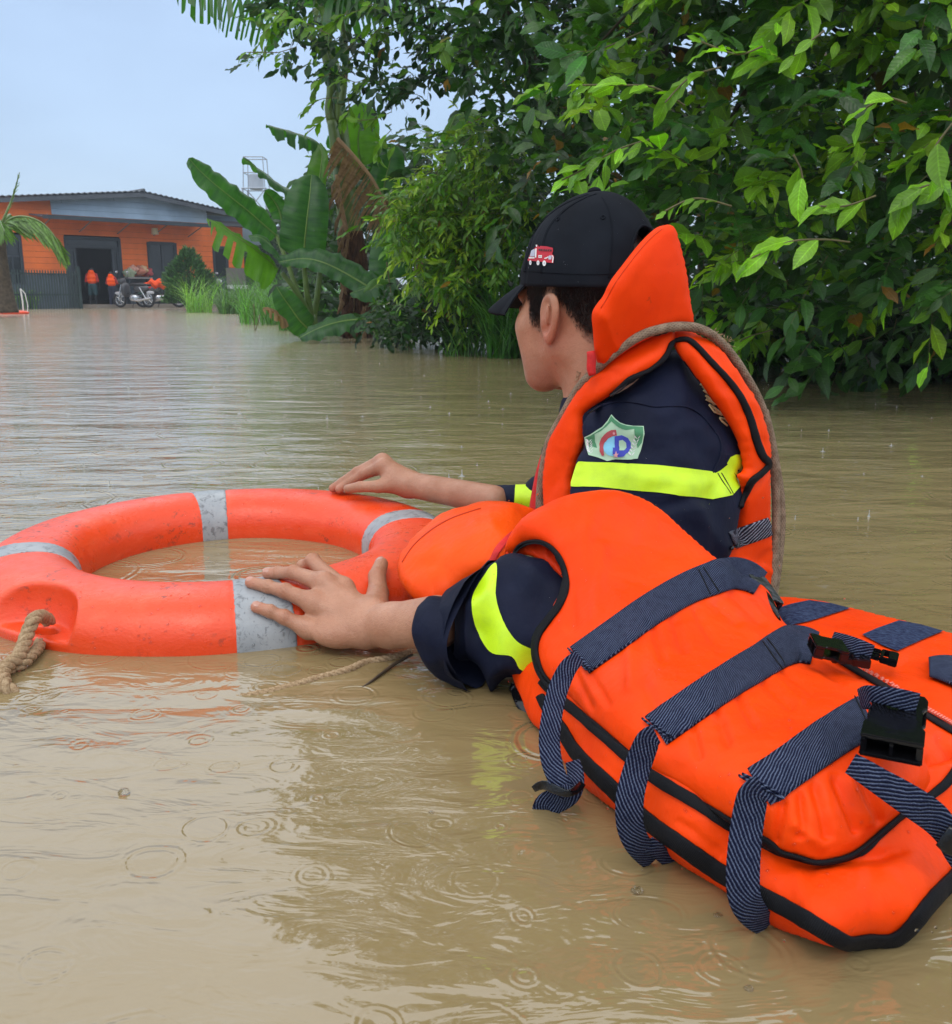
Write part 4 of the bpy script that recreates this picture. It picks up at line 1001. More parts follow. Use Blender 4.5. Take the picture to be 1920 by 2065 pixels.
back, D_b = panel('vest_back_panel', Z3([(965, 765), (1030, 758), (1100, 785), (1200, 850), (1300, 980), (1380, 1100), (1430, 1230), (1458, 1350), (1462, 1450), (1458, 1550), (1458, 1720), (1468, 1850), (1480, 2000), (1492, 2200), (1440, 2260), (1330, 2200), (1200, 2080), (1200, 1900), (1280, 1830), (1285, 1760), (1298, 1680), (1312, 1560), (1290, 1500), (1325, 1470), (1312, 1380), (1272, 1270), (1200, 1160), (1130, 1060), (1060, 960), (1000, 880), (965, 820)]),
    [(1365, 672, 1.31), (1450, 700, 1.325), (1525, 800, 1.335), (1552, 930, 1.35), (1555, 1080, 1.37), (1560, 1200, 1.385), (1500, 1180, 1.35), (1480, 1060, 1.325), (1495, 960, 1.30), (1440, 840, 1.285), (1400, 760, 1.28), (1365, 705, 1.285)], ORANGE, person, .013, .015, 6,
    folds(.0025, (1500, 990, 1552, 935, 7, -.007), (1490, 1130, 1550, 1150, 8, .003), (1480, 1180, 1540, 1110, 8, -.003), (1380, 700, 1500, 900, 9, .003)))
panel('jacket_yoke', Z7([(430, 480), (560, 350), (700, 240), (900, 110), (1010, 20), (1120, 60), (1250, 250), (1200, 500), (600, 560)]), Depth([(1190, 840, 1.33), (1300, 760, 1.335), (1356, 706, 1.335), (1425, 780, 1.35), (1400, 850, 1.34), (1240, 860, 1.33)]), NAVY, person, .006, .01, 8)
S_v1 = Surf([front, back, sleeve_L])
ribbon('armhole_binding', [(p[0], p[1], w) for p, w in zip(Z3([(640, 1092), (690, 1050), (740, 1005), (840, 962), (905, 905), (935, 862), (952, 818), (985, 808), (1035, 806), (1090, 850), (1160, 925), (1240, 1010), (1305, 1100), (1352, 1200), (1390, 1330), (1420, 1405), (1455, 1440), (1425, 1480), (1365, 1525), (1335, 1590), (1308, 1665)]), [9, 11, 12, 11, 9, 9, 9, 8, 8, 9, 10, 11, 12, 13, 14, 15, 13, 12, 12, 13, 11])], BLACKTAPE, front, S_v1, .001, .0022, 5, 5, .0022, jag=.10)
ribbon('side_strap', [(1476, 1090, 38), (1495, 1082, 37), (1525, 1071, 37), (1553, 1061, 37)], WEB_FINE, back, S_v1, .0012, .0015, 6, 5, .0005)
ribbon('strap_slide', [(1470, 1104, 7), (1482, 1106, 7), (1489, 1092, 7), (1490, 1076, 6)], BLACKPLASTIC, back, S_v1, .002, .003, 3, 4, .001)
collar, D_c = panel('vest_collar_flap', Z3([(918, 214), (945, 212), (972, 235), (1000, 330), (1030, 460), (1050, 600), (1062, 722), (960, 740), (860, 785), (740, 850), (650, 910), (585, 930), (560, 870), (550, 760), (547, 660), (600, 580), (640, 500), (700, 420), (770, 330), (830, 265), (880, 225)]),
    [(1345, 456, 1.285), (1200, 625, 1.245), (1200, 720, 1.27), (1395, 650, 1.30), (1320, 560, 1.265), (1260, 520, 1.245)], ORANGE_WORN, person, .014, .018, 6, folds(.0012, (1210, 630, 1240, 700, 8, .002), (1260, 690, 1330, 670, 7, -.0015)))
S_col = Surf([collar])
ribbon('collar_stitching', [(p[0], p[1], 1.5) for p in Z3([(905, 235), (850, 280), (790, 345), (720, 435), (660, 520), (620, 595), (590, 640)])], orange_cloth('orange_thread', (.62, .04, .004), (.5, .03, .003)), collar, S_col, .0003, .0004, 1, 5)
D_red = Depth([(1080, 1000, 1.372), (1110, 850, 1.372), (1150, 780, 1.36), (1090, 930, 1.374)])
panel('vest_zip_edge', Z3([(225, 1690), (240, 1560), (265, 1450), (300, 1350), (350, 1240), (420, 1130), (450, 1100), (440, 1130), (380, 1230), (330, 1330), (305, 1450), (298, 1560), (295, 1700)]), D_red, RED_THREAD, person, .008, .01, 6)
tube('vest_toggle_cord', [at(*Z3([p])[0], 1.262) for p in [(538, 862), (543, 900), (541, 950), (548, 985)]], [.0052, .0060, .0060, .0050], RED_THREAD, person, 10, .004)
panel('shirt_collar', Z3([(430, 1110), (470, 1060), (520, 1000), (560, 960), (540, 1020), (480, 1080)]), Depth([(1160, 790, 1.365), (1190, 750, 1.36), (1150, 820, 1.37), (1200, 745, 1.355)]), NAVY, person, .006, .01, 6)
BLK = [(288, 1360), (315, 1345), (325, 1352), (300, 1400), (286, 1430)]
panel('vest_front_clip', Z3(BLK), Depth([(1093, 900, 1.352), (1105, 900, 1.35), (1100, 930, 1.352), (1098, 915, 1.35)]), BLACKPLASTIC, person, .006, .006, 4)

# braided rope carried round his shoulders
rope_pts = Z3([(280, 1760, 1.333), (278, 1640, 1.338), (285, 1540, 1.340), (300, 1440, 1.340), (330, 1320, 1.336), (395, 1195, 1.328), (470, 1062, 1.316), (560, 962, 1.303), (660, 872, 1.290), (780, 790, 1.286), (880, 752, 1.290), (980, 735, 1.298), (1080, 742, 1.308), (1170, 785, 1.320), (1260, 878, 1.333), (1335, 990, 1.344), (1405, 1120, 1.356), (1450, 1260, 1.366), (1475, 1400, 1.373), (1488, 1550, 1.378), (1492, 1700, 1.378), (1488, 1850, 1.373), (1478, 2000, 1.368), (1470, 2160, 1.368)])
rope_pts = [(a, b, y-.028*math.exp(-((a-1290)/150)**2)) for a, b, y in rope_pts]
rp = empty('shoulder_rope', (.2, 1.36, 0), 'grey-brown braided rope looped over the man\'s worn orange vest', 'rope')
tube('rope_loop', [at(*p) for p in rope_pts], .0064, SHEATH, rp, 12, .006)
rp2 = Z3([(1430, 1170, 1.368), (1462, 1300, 1.376), (1490, 1450, 1.382), (1510, 1580, 1.385), (1518, 1720, 1.385), (1512, 1850, 1.383), (1498, 1980, 1.378), (1478, 2120, 1.373)])
tube('rope_loop', [at(*p) for p in rp2], .0066, SHEATH, rp, 12, .006)
def fray(c, n, L, seed):
    r = random.Random(seed); mb = MB()
    for k in range(n):
        d = Vector((r.gauss(0, 1), r.gauss(0, .6), r.gauss(.1, 1))).normalized(); p0 = Vector(c)+d*.003; p1 = p0+d*L*r.uniform(.4, 1)+Vector((0, 0, -.001)); p2 = p1+Vector((r.gauss(0, 1), r.gauss(0, 1), r.gauss(0, 1)))*L*.25
        mb.pipe([p0, p1, p2], [.0006, .0005, .0003], 4)
    mesh('rope_fray', mb.V, mb.F, ROPE, rp)
fray(at(*Z3([(1170, 780)])[0], 1.315), 46, .011, 2); fray(at(*Z3([(1235, 815)])[0], 1.325), 22, .007, 3); fray(at(*Z3([(500, 985)])[0], 1.30), 22, .010, 4)
for a, b in (((1170, 785), (1235, 815)), ((520, 975), (480, 1000))):
    A, B = at(*Z3([a])[0], 1.31), at(*Z3([b])[0], 1.315); mesh('rope_whipping', *(lambda m: (m.V, m.F))(MB().pipe([A, (A+B)/2+Vector((0, 0, .003)), B], .0016, 6)), ROPE, rp)
# ------------------------------------------------------------------ spare life vest floating over his forearm
vest = empty('life_vest', (.25, .95, 0), 'bright orange life vest with blue-grey webbing straps floating empty in front, an arm through it', 'life vest')
# shared depth of the upper pad, from heights above the water
def C5(lst): return [(*Z5([p[:2]])[0][:2], 'z', p[2]) for p in lst]
upper_ctrl = C5([(130, 850, .060), (215, 900, .062), (460, 1130, .064), (720, 1310, .066), (880, 1410, .066), (1020, 1490, .064), (1230, 1580, .060), (1450, 1460, .062), (1700, 1290, .066), (1790, 1180, .070),
    (1110, 620, .085), (1400, 800, .078), (1600, 920, .076), (1790, 1040, .078), (800, 900, .102), (1200, 1200, .100), (500, 800, .108), (1500, 1150, .098), (1000, 1330, .088)])+ \
    [(*Z5([p])[0][:2], y) for p, y in [((850, 335), 1.075), ((1000, 440), 1.075), ((640, 190), 1.12), ((400, 66), 1.14), ((150, 110), 1.13), ((-20, 240), 1.11), ((-40, 320), 1.09), ((100, 260), 1.05), ((205, 400), 1.0), ((90, 650), .985), ((400, 350), 1.03), ((600, 500), .985)]]
D_up = Depth(upper_ctrl)
w5 = lambda l: [(*Z5([(a, b)])[0], *Z5([(c, d)])[0], w, s) for a, b, c, d, w, s in l]
pull = w5([(640, 640, 680, 760, 9, -.0035), (560, 670, 600, 800, 8, -.003), (720, 590, 790, 720, 8, -.003), (800, 560, 880, 640, 7, -.0028), (480, 720, 500, 900, 10, .0025), (860, 520, 980, 640, 8, -.003),
    (900, 960, 980, 1080, 8, -.003), (820, 1020, 880, 1150, 8, -.003), (1000, 900, 1120, 1010, 8, -.0035), (1080, 850, 1210, 950, 7, -.003), (1160, 800, 1330, 900, 8, -.0028), (740, 1080, 780, 1190, 8, -.0025), (1240, 790, 1400, 870, 6, -.002), (1040, 880, 1160, 990, 5, .002),
    (1150, 1340, 1165, 1480, 7, -.004), (1200, 1310, 1240, 1480, 8, -.0038), (1090, 1360, 1080, 1500, 8, -.0036), (1280, 1290, 1340, 1450, 9, -.004), (1370, 1260, 1440, 1400, 8, -.0032), (1330, 1280, 1390, 1420, 7, .0028), (1140, 1430, 1230, 1530, 8, .003),
    (1640, 1200, 1720, 1290, 9, -.003), (1700, 1130, 1790, 1230, 9, -.003), (540, 880, 600, 1000, 8, -.002), (280, 830, 340, 960, 9, -.003), (330, 820, 420, 960, 7, -.002),
    (330, 330, 340, 620, 14, .003), (240, 330, 255, 640, 12, -.003), (60, 210, 400, 110, 22, .003), (500, 300, 760, 360, 20, -.002), (300, 200, 240, 420, 18, .003)])
up_out = Z5([(-42, 323), (-20, 250), (20, 200), (80, 150), (170, 100), (280, 72), (400, 66), (500, 88), (580, 132), (660, 200), (740, 270), (820, 340), (900, 400), (1010, 455), (1060, 530), (1100, 610), (1240, 700), (1400, 800), (1500, 860), (1600, 925), (1700, 1000), (1850, 1080), (1900, 1130), (1850, 1180), (1785, 1210), (1740, 1262), (1660, 1325), (1580, 1382), (1500, 1452), (1400, 1532), (1320, 1568), (1230, 1578), (1150, 1552), (1080, 1535), (1010, 1490), (880, 1410), (720, 1310), (560, 1210), (460, 1130), (340, 1030), (215, 900), (130, 830), (78, 730), (82, 650), (140, 560), (200, 430), (190, 370), (150, 300), (95, 266), (30, 275)])
def quilt(P, dd):
    r = folds(.0019, *[(a, b, c, d, w, s*1.5) for a, b, c, d, w, s in pull])(P, dd)
    q = P-np.array(Z5([(600, 200)])[0]); return r
upad, _ = panel('upper_pad', up_out, D_up, ORANGE, vest, .017, .024, 6, quilt, power=.6)
lower_ctrl = C5([(0, 830, .022), (60, 1000, .004), (130, 1070, .002), (400, 1360, .0), (640, 1560, .0), (860, 1700, .0), (1080, 1850, .0), (1330, 1925, .0), (1460, 1905, .0), (1560, 1890, .002), (1785, 1650, .008), (1950, 1500, .015),
    (190, 1010, .030), (410, 1260, .032), (700, 1510, .032), (1000, 1700, .030), (1300, 1870, .026), (120, 850, .045), (500, 1250, .045), (900, 1500, .042), (1200, 1640, .045), (1500, 1560, .048), (1780, 1380, .052), (1440, 1800, .030), (1640, 1700, .038)])
D_lo = Depth(lower_ctrl)
low_out = Z5([(0, 780), (-10, 830), (20, 900), (60, 1000), (130, 1072), (260, 1250), (400, 1362), (520, 1452), (640, 1562), (780, 1652), (860, 1702), (1000, 1802), (1080, 1852), (1200, 1892), (1330, 1926), (1440, 1914), (1560, 1902), (1640, 1828), (1710, 1748), (1850, 1610), (1960, 1500), (2000, 1300), (1900, 1150), (1500, 1200), (900, 1100), (400, 900), (150, 760)])
lpad, _ = panel('lower_pad', low_out, D_lo, ORANGE, vest, .010, .018, 6, folds(.0014, *w5([(1100, 1600, 1500, 1580, 22, -.004), (1150, 1650, 1250, 1840, 16, .002), (1500, 1650, 1620, 1800, 20, .0025), (1250, 1600, 1560, 1560, 12, -.003), (300, 1130, 460, 1270, 7, .002), (700, 1420, 850, 1540, 7, -.002)])), power=.6)
# panel beyond the zip
side_ctrl = C5([(1045, 500, .035), (1200, 512, .030), (1370, 545, .028), (1570, 595, .026), (1785, 650, .024), (2000, 720, .022), (1110, 620, .070), (1400, 800, .070), (1600, 920, .070), (1790, 1040, .070), (2000, 1150, .070), (1500, 720, .068), (1700, 820, .068), (1900, 900, .066)])
D_sd = Depth(side_ctrl)
spad, _ = panel('far_side_pad', Z5([(1020, 520), (1045, 500), (1200, 508), (1370, 543), (1570, 592), (1785, 648), (1960, 700), (2060, 900), (2040, 1150), (1900, 1130), (1785, 1062), (1700, 1010), (1600, 935), (1500, 870), (1400, 812), (1240, 712), (1110, 625), (1060, 560)]), D_sd, ORANGE, vest, .014, .026, 6, folds(.0010, *w5([(1450, 850, 1800, 1010, 14, .0025), (1600, 800, 1785, 900, 18, -.002), (1250, 560, 1400, 640, 14, .002)])), power=.6)
# far under side of the far pad so it sits in the water
# head flap at the far end
fl_out = Z4([(872, 720), (882, 670), (915, 620), (960, 570), (1050, 492), (1150, 432), (1260, 392), (1400, 372), (1500, 380), (1640, 425), (1600, 480), (1540, 560), (1500, 640), (1400, 720), (1250, 800), (1130, 900), (1060, 930), (960, 880), (905, 820), (880, 770)])
flap, _ = panel('head_flap', fl_out, Depth([(*Z4([p])[0], y) for p, y in [((872, 720), 1.245), ((1060, 490), 1.34), ((1400, 372), 1.36), ((1640, 425), 1.30), ((960, 880), 1.17), ((1130, 900), 1.15), ((1300, 780), 1.15), ((1500, 640), 1.16), ((1200, 620), 1.235)]]), orange_cloth('orange_flap', (.88, .085, .004), (.78, .062, .003)), vest, .030, .05, 6, folds(.0035, *[(*Z4([(a, b)])[0], *Z4([(c, d)])[0], w, s) for a, b, c, d, w, s in [(900, 650, 1260, 440, 5, -.003), (1300, 400, 1500, 470, 12, .003), (1150, 500, 1400, 560, 22, .003), (960, 800, 1150, 760, 15, -.003)]]))
S_fl = Surf([flap])
ribbon('flap_stitching', [(p[0], p[1], 1.4) for p in Z4([(900, 690), (960, 600), (1050, 520), (1150, 458), (1250, 420), (1330, 395)])], orange_cloth('dark_orange_thread', (.5, .03, .003), (.45, .025, .003)), flap, S_fl, .0003, .0005, 1, 5)
ribbon('red_zip_tape', [(p[0], p[1], 12) for p in Z4([(1390, 690), (1420, 630), (1460, 580), (1510, 535), (1560, 505)])], RED_THREAD, flap, S_fl, .0010, .0012, 5, 4, .0003)
# lining seen inside the armhole
panel('armhole_lining', Z4([(1465, 650), (1510, 600), (1560, 580), (1640, 575), (1720, 620), (1765, 680), (1790, 780), (1740, 740), (1660, 680), (1580, 650)]), Depth([(*Z4([p])[0], y) for p, y in [((1465, 650), 1.09), ((1640, 575), 1.085), ((1790, 780), 1.02), ((1660, 680), 1.055), ((1560, 600), 1.09)]]), orange_cloth('orange_lining', (.75, .045, .004), (.6, .03, .003)), vest, .006, .01, 5, folds(.002, *[(*Z4([(a, b)])[0], *Z4([(c, d)])[0], w, s) for a, b, c, d, w, s in [(1590, 600, 1570, 650, 5, .003), (1640, 600, 1660, 690, 5, -.003), (1700, 630, 1690, 690, 4, .003)]]))
S_up = Surf([upad], D_up); S_all = Surf([upad, lpad, spad], D_up)
# bindings
ribbon('armhole_binding', [(p[0], p[1], w) for p, w in zip(Z4([(1512, 642), (1530, 612), (1575, 585), (1640, 576), (1700, 598), (1755, 655), (1790, 740), (1798, 830), (1765, 925), (1705, 1010), (1652, 1080), (1628, 1150), (1632, 1215), (1660, 1300), (1720, 1375), (1790, 1440)]), [7, 9, 10, 10, 11, 12, 13, 14, 13, 12, 14, 16, 17, 17, 16, 16])], BLACKTAPE, upad, S_up, .001, .0018, 6, 5, .0012)
ribbon('pad_binding', [(p[0], p[1], w) for p, w in zip(Z5([(110, 840), (150, 880), (215, 935), (340, 1040), (460, 1145), (560, 1225), (720, 1325), (880, 1425), (1020, 1500), (1080, 1540), (1150, 1560), (1230, 1582), (1320, 1572), (1400, 1540), (1500, 1458), (1580, 1390), (1660, 1332), (1750, 1262), (1800, 1200)]), [15, 17, 19, 21, 23, 24, 25, 26, 26, 18, 16, 16, 18, 17, 17, 16, 15, 17, 17])], BLACKTAPE, upad, S_all, .0012, .0018, 7, 5, .0008, jag=.06)
S_low = Surf([lpad], D_lo)
ribbon('lower_binding', [(p[0], p[1], w) for p, w in zip(Z5([(105, 900), (140, 960), (190, 1030), (260, 1140), (410, 1285), (540, 1405), (700, 1520), (860, 1630), (1000, 1705), (1150, 1785), (1300, 1875), (1370, 1905), (1450, 1895), (1540, 1898), (1610, 1850), (1700, 1740), (1820, 1620)]), [16, 19, 22, 25, 29, 30, 31, 32, 30, 30, 29, 26, 26, 30, 33, 36, 38])], BLACKTAPE, lpad, S_low, .0012, .0018, 7, 5, .0008, jag=.05)
# wide straps sewn on the upper pad
def wide(pts): return ribbon('chest_strap', [(p[0], p[1], w) for p, w in zip(Z5([q[:2] for q in pts]), [q[2]*.493 for q in pts])], WEB, upad, S_up, .0010, .0022, 10, 5, .0003)
s1 = wide([(265, 758, 128), (400, 662, 128), (540, 560, 128), (690, 470, 128), (800, 425, 132), (880, 398, 135), (950, 410, 128), (1000, 440, 110)])
s2 = wide([(580, 1045, 140), (700, 960, 140), (860, 850, 140), (1000, 765, 142), (1080, 715, 150), (1150, 688, 160), (1225, 705, 140)])
s3 = wide([(998, 1278, 165), (1080, 1225, 165), (1220, 1125, 168), (1340, 1045, 170), (1440, 990, 175)])
for s_, pts in ((s1, [(740, 385, 795, 500), (760, 378, 830, 490)]), (s2, [(1020, 670, 1110, 795), (1000, 680, 1085, 805)]), (s3, [(1380, 905, 1460, 1085)])):
    for (a, b, c, d) in pts: ribbon('stitching', [(*Z5([(a+(c-a)*t, b+(d-b)*t)])[0], 1.8) for t in (.06, .33, .66, .94)], BLACKTAPE, s_, S_up, .0036, .0006, 1, 5)
for s_, pts in ((s1, (208, 700, 322, 812)), (s2, (508, 988, 650, 1098)), (s3, (895, 1225, 1100, 1330))):
    a, b, c, d = pts
    for k in (0, 14): ribbon('stitching', [(*Z5([(a+k+(c-a)*t, b-k*.4+(d-b)*t)])[0], 4.0) for t in (.15, .3, .5, .72, .88)], WEB, s_, S_up, .0036, .0016, 2, 3, .0008, jag=.10)
# thin tightening straps hanging over the side of both pads
def hang(pts, widths, zs_, mat=WEB):
    P = Z5([q[:2] for q in pts]); return ribbon('adjusting_strap', [(p[0], p[1], w*.493, onz(p[0], p[1], z).y) for p, w, z in zip(P, widths, zs_)], mat, vest, None, 0, .0022, 8, .004 if False else 5, .0006)
hang([(262, 742), (225, 770), (195, 820), (165, 900), (145, 1000), (138, 1090), (150, 1180), (178, 1250), (215, 1300)], [60, 72, 80, 84, 86, 88, 86, 80, 76], [.122, .118, .108, .094, .078, .062, .047, .036, .026])
hang([(232, 1165), (245, 1220), (240, 1270), (215, 1305), (160, 1330), (115, 1350), (110, 1385)], [60, 70, 80, 95, 105, 100, 80], [.040, .035, .032, .027, .012, .004, -.006])
hang([(72, 1282), (110, 1262), (160, 1282), (210, 1300), (255, 1278), (275, 1255)], [26, 40, 36, 30, 36, 28], [.022, .028, .032, .034, .036, .036], BLACKPLASTIC)
hang([(575, 1055), (545, 1075), (520, 1130), (492, 1210), (470, 1300), (465, 1370), (468, 1430), (490, 1490), (525, 1540), (560, 1580)], [80, 100, 108, 112, 116, 116, 112, 110, 100, 80], [.122, .118, .106, .090, .076, .063, .050, .036, .020, .002])
hang([(540, 1500), (580, 1530), (610, 1560), (640, 1590)], [60, 66, 60, 50], [.030, .020, .008, -.004])
hang([(1010, 1280), (975, 1300), (958, 1360), (945, 1440), (935, 1530), (930, 1620), (932, 1700), (950, 1760), (990, 1810), (1030, 1845)], [110, 128, 134, 136, 138, 140, 138, 132, 118, 90], [.118, .114, .103, .090, .076, .062, .048, .036, .020, .002])
hang([(1370, 1175), (1420, 1205), (1490, 1250), (1570, 1300), (1650, 1352), (1720, 1405), (1770, 1470), (1795, 1530), (1830, 1590)], [90, 100, 110, 124, 132, 128, 110, 100, 90], [.132, .130, .126, .120, .112, .100, .086, .070, .055])
hang([(1745, 1470), (1775, 1490), (1800, 1500), (1840, 1490)], [95, 110, 120, 120], [.092, .090, .088, .086], BLACKPLASTIC)
# velcro squares and strap on the far pad
S_sp = Surf([spad], D_sd)
decal('velcro_patch', [(1070, 548), (1130, 528), (1200, 513), (1290, 526), (1368, 546), (1300, 568), (1200, 600), (1120, 617), (1090, 600)], S_sp, VELCRO, spad, .0022, 6, False, Z5)
decal('velcro_patch', [(1418, 655), (1480, 628), (1568, 596), (1660, 614), (1748, 640), (1660, 676), (1560, 722), (1500, 700)], S_sp, VELCRO, spad, .0022, 6, False, Z5)
ribbon('side_strap_loop', [(*Z5([p])[0], w) for p, w in [((1690, 800), 36), ((1730, 800), 46), ((1785, 812), 54), ((1860, 840), 56), ((1950, 880), 56)]], WEB, spad, S_sp, .004, .0022, 6, 5, .006)
# zip
zp = Z5([(1240, 705), (1330, 752), (1400, 795), (1500, 852), (1600, 915), (1700, 985), (1800, 1045), (1880, 1090)])
ribbon('zip_tape', [(p[0], p[1]+4, 13) for p in zp], BLACKTAPE, spad, S_all, .0015, .0012, 4, 5)
PEACH = flat('zip_coral_plastic', (.85, .20, .14), .35)
zc = catmull(Z5([(1385, 780), (1440, 808), (1500, 842), (1600, 905), (1700, 975), (1800, 1036), (1860, 1075)]), 6.0); zme = None
for i in range(len(zc)-1):
    h, n_ = S_all(zc[i, 0], zc[i, 1]-4, .0030)
    if h is None: continue
    if zme is None:
        t0 = MB().box((0, 0, 0), (.0036, .0016, .0018)).build('zip_tooth', PEACH, None, False, False); zme = t0.data; o = t0
    else: o = bpy.data.objects.new('zip_tooth', zme); COL.objects.link(o)
    h2, _n = S_all(zc[i+1, 0], zc[i+1, 1]-4, .0030); d = (h2-h).normalized() if h2 else Vector((1, 0, 0)); s_ = d.cross(n_).normalized()
    M = Matrix((s_, d, s_.cross(d))).transposed().to_4x4(); M.translation = h
    par(o, spad); o.matrix_basis = M
# side-release buckles
def buckle(name, px, Y, size, rot, kind=0, parent=vest):
    """chunky moulded buckle half"""
    b = bmesh.new(); w, l, t = size; R_ = Matrix.Identity(4)
    def bx(c, d, bev=.0012):
        r = bmesh.ops.create_cube(b, size=1.0); bmesh.ops.scale(b, vec=d, verts=r['verts']); bmesh.ops.translate(b, vec=c, verts=r['verts'])
    def poly(outline, z0, z1):
        lo_ = [b.verts.new((x, y, z0)) for x, y in outline]; hi_ = [b.verts.new((x, y, z1)) for x, y in outline]; n = len(outline)
        b.faces.new(lo_[::-1]); b.faces.new(hi_)
        for i in range(n): b.faces.new((lo_[i], lo_[(i+1) % n], hi_[(i+1) % n], hi_[i]))
    if kind == 0:     # female shell: top plate with side notches, hollow mouth at the end
        ol = [(-w*.5, -l*.5), (w*.5, -l*.5), (w*.5, -l*.22), (w*.43, -l*.16), (w*.43, l*.16), (w*.5, l*.24), (w*.5, l*.42), (w*.44, l*.5), (-w*.44, l*.5), (-w*.5, l*.42), (-w*.5, l*.24), (-w*.43, l*.16), (-w*.43, -l*.16), (-w*.5, -l*.22)]
        poly(ol, t*.30, t*.5); poly(ol, -t*.5, -t*.30)
        for s in (-1, 1): bx((s*w*.44, -l*.36, 0), (w*.10, l*.27, t*.62)); bx((s*w*.44, l*.36, 0), (w*.10, l*.25, t*.62))
        bx((0, l*.38, 0), (w*.8, l*.12, t*.62)); bx((0, -l*.46, 0), (w*.06, l*.10, t*.62))
    else:             # male part: body, bar and prongs
        bx((0, l*.28, 0), (w*.92, l*.22, t*.8)); bx((0, l*.02, 0), (w*.92, l*.08, t*.7))
        for s in (-1, 1): bx((s*w*.42, l*.15, 0), (w*.10, l*.3, t*.7)); bx((s*w*.38, -l*.26, 0), (w*.12, l*.5, t*.5)); bx((s*w*.44, -l*.42, 0), (w*.12, l*.14, t*.62))
        bx((0, -l*.22, 0), (w*.14, l*.42, t*.35))
    bmesh.ops.bevel(b, geom=b.edges[:], offset=.0009, segments=2, affect='EDGES', clamp_overlap=True)
    bmesh.ops.recalc_face_normals(b, faces=b.faces[:])
    me = bpy.data.meshes.new(name); b.to_mesh(me); b.free(); me.materials.append(BLACKPLASTIC)
    o = bpy.data.objects.new(name, me); COL.objects.link(o); par(o, parent); o.matrix_basis = Matrix.Translation(at(*px, Y)) @ rot; return o
def basis(xa, za):
    xa = Vector(xa).normalized(); za = Vector(za); za = (za-xa*xa.dot(za)).normalized(); return Matrix((xa, za.cross(xa), za)).transposed().to_4x4()
# corner points of the nearest buckle in the picture give its axes
def dirpx(a, za, b, zb_): return onz(*Z5([b])[0], zb_)-onz(*Z5([a])[0], za)
c3 = onz(*Z5([(1548, 1012)])[0], .142)
ux = dirpx((1425, 1060), .142, (1690, 1110), .142); uy = dirpx((1640, 1115), .142, (1580, 905), .142)
bu = buckle('buckle', Z5([(1552, 1018)])[0], c3.y, (ux.length*.97, uy.length*.98, .017), basis(ux, ux.cross(uy) if ux.cross(uy).z > 0 else -ux.cross(uy)))
ribbon('buckle_strap', [(*Z5([p])[0], w, onz(*Z5([p])[0], z).y) for p, w, z in [((1405, 912), 40, .140), ((1440, 905), 50, .150), ((1500, 898), 36, .156), ((1560, 908), 40, .158), ((1645, 932), 44, .154)]], WEB, bu, None, 0, .002, 6, 5, .001)
c2 = onz(*Z5([(1290, 715)])[0], .118); u2 = dirpx((1240, 660), .118, (1300, 770), .118)
b2 = buckle('buckle', Z5([(1278, 706)])[0], c2.y, (.036, .032, .013), basis(u2, Vector((.15, -.2, 1))))
c2b = onz(*Z5([(1490, 740)])[0], .100)
buckle('buckle_clip', Z5([(1375, 745)])[0], onz(*Z5([(1375, 745)])[0], .112).y, (.026, .040, .011), basis(dirpx((1360, 690), .1, (1400, 800), .1), Vector((0, -.3, 1))), 1)
buckle('buckle_clip', Z5([(1495, 735)])[0], c2b.y, (.026, .040, .010), basis(dirpx((1480, 680), .1, (1450, 780), .1), Vector((0, -.3, 1))), 1)
ribbon('buckle_strap', [(*Z5([p])[0], w, onz(*Z5([p])[0], z).y) for p, w, z in [((1290, 668), 34, .112), ((1340, 690), 44, .116), ((1400, 715), 48, .118), ((1455, 735), 44, .114)]], WEB, b2, None, 0, .002, 6, 5, .001)
b1 = buckle('buckle', Z5([(1010, 478)])[0], 1.065, (.046, .030, .015), basis(at(*Z5([(1060, 560)])[0], 1.04)-at(*Z5([(960, 420)])[0], 1.085), Vector((.5, -.5, .7))))
panel('strap_tail', Z5([(1010, 455), (1055, 510), (1085, 590), (1060, 570), (1010, 520), (960, 460)]), Depth([(*Z5([p])[0], y) for p, y in [((1010, 455), 1.06), ((1085, 590), 1.0), ((1010, 520), 1.03), ((960, 460), 1.06)]]), BLACKPLASTIC, vest, .004, .006, 4)
# dark strap under the vest's near end, above the water
ribbon('crotch_strap', [(*Z4([p])[0], w, y) for p, w, y in [((1490, 1370), 14, 1.02), ((1520, 1385), 26, 1.015), ((1545, 1420), 30, 1.0), ((1560, 1460), 30, .99), ((1600, 1520), 26, .975)]], BLACKPLASTIC, vest, None, 0, .003, 5, 5, .001)
# ------------------------------------------------------------------ house across the water
HA_, HB_ = at(0, 600, 34.3), at(454.5, 600, 40.6)
hdir = Vector((HB_.x-HA_.x, HB_.y-HA_.y)).normalized(); HRZ = math.atan2(hdir.y, hdir.x); hnor = Vector((-hdir.y, hdir.x))
def fac(zx, zy, dep=0.0):
    """point of the front wall seen at a place in the photograph: distance along the wall, height"""
    x, y = zx*.30303, 340+zy*.30303; d = ray(x, y); o = Vector((HA_.x, HA_.y))+hnor*dep; n = hnor
    t = (o.x*n.x+o.y*n.y)/(d[0]*n.x+d[1]*n.y); X, Y_, Zz = d[0]*t, d[1]*t, CAMH+d[2]*t
    return ((X-HA_.x)*hdir.x+(Y_-HA_.y)*hdir.y, Zz)
house = empty('house', (HA_.x, HA_.y, 0), 'orange single-storey house with pale blue gable and dark corrugated roof beyond the flood', 'house', rz=HRZ)
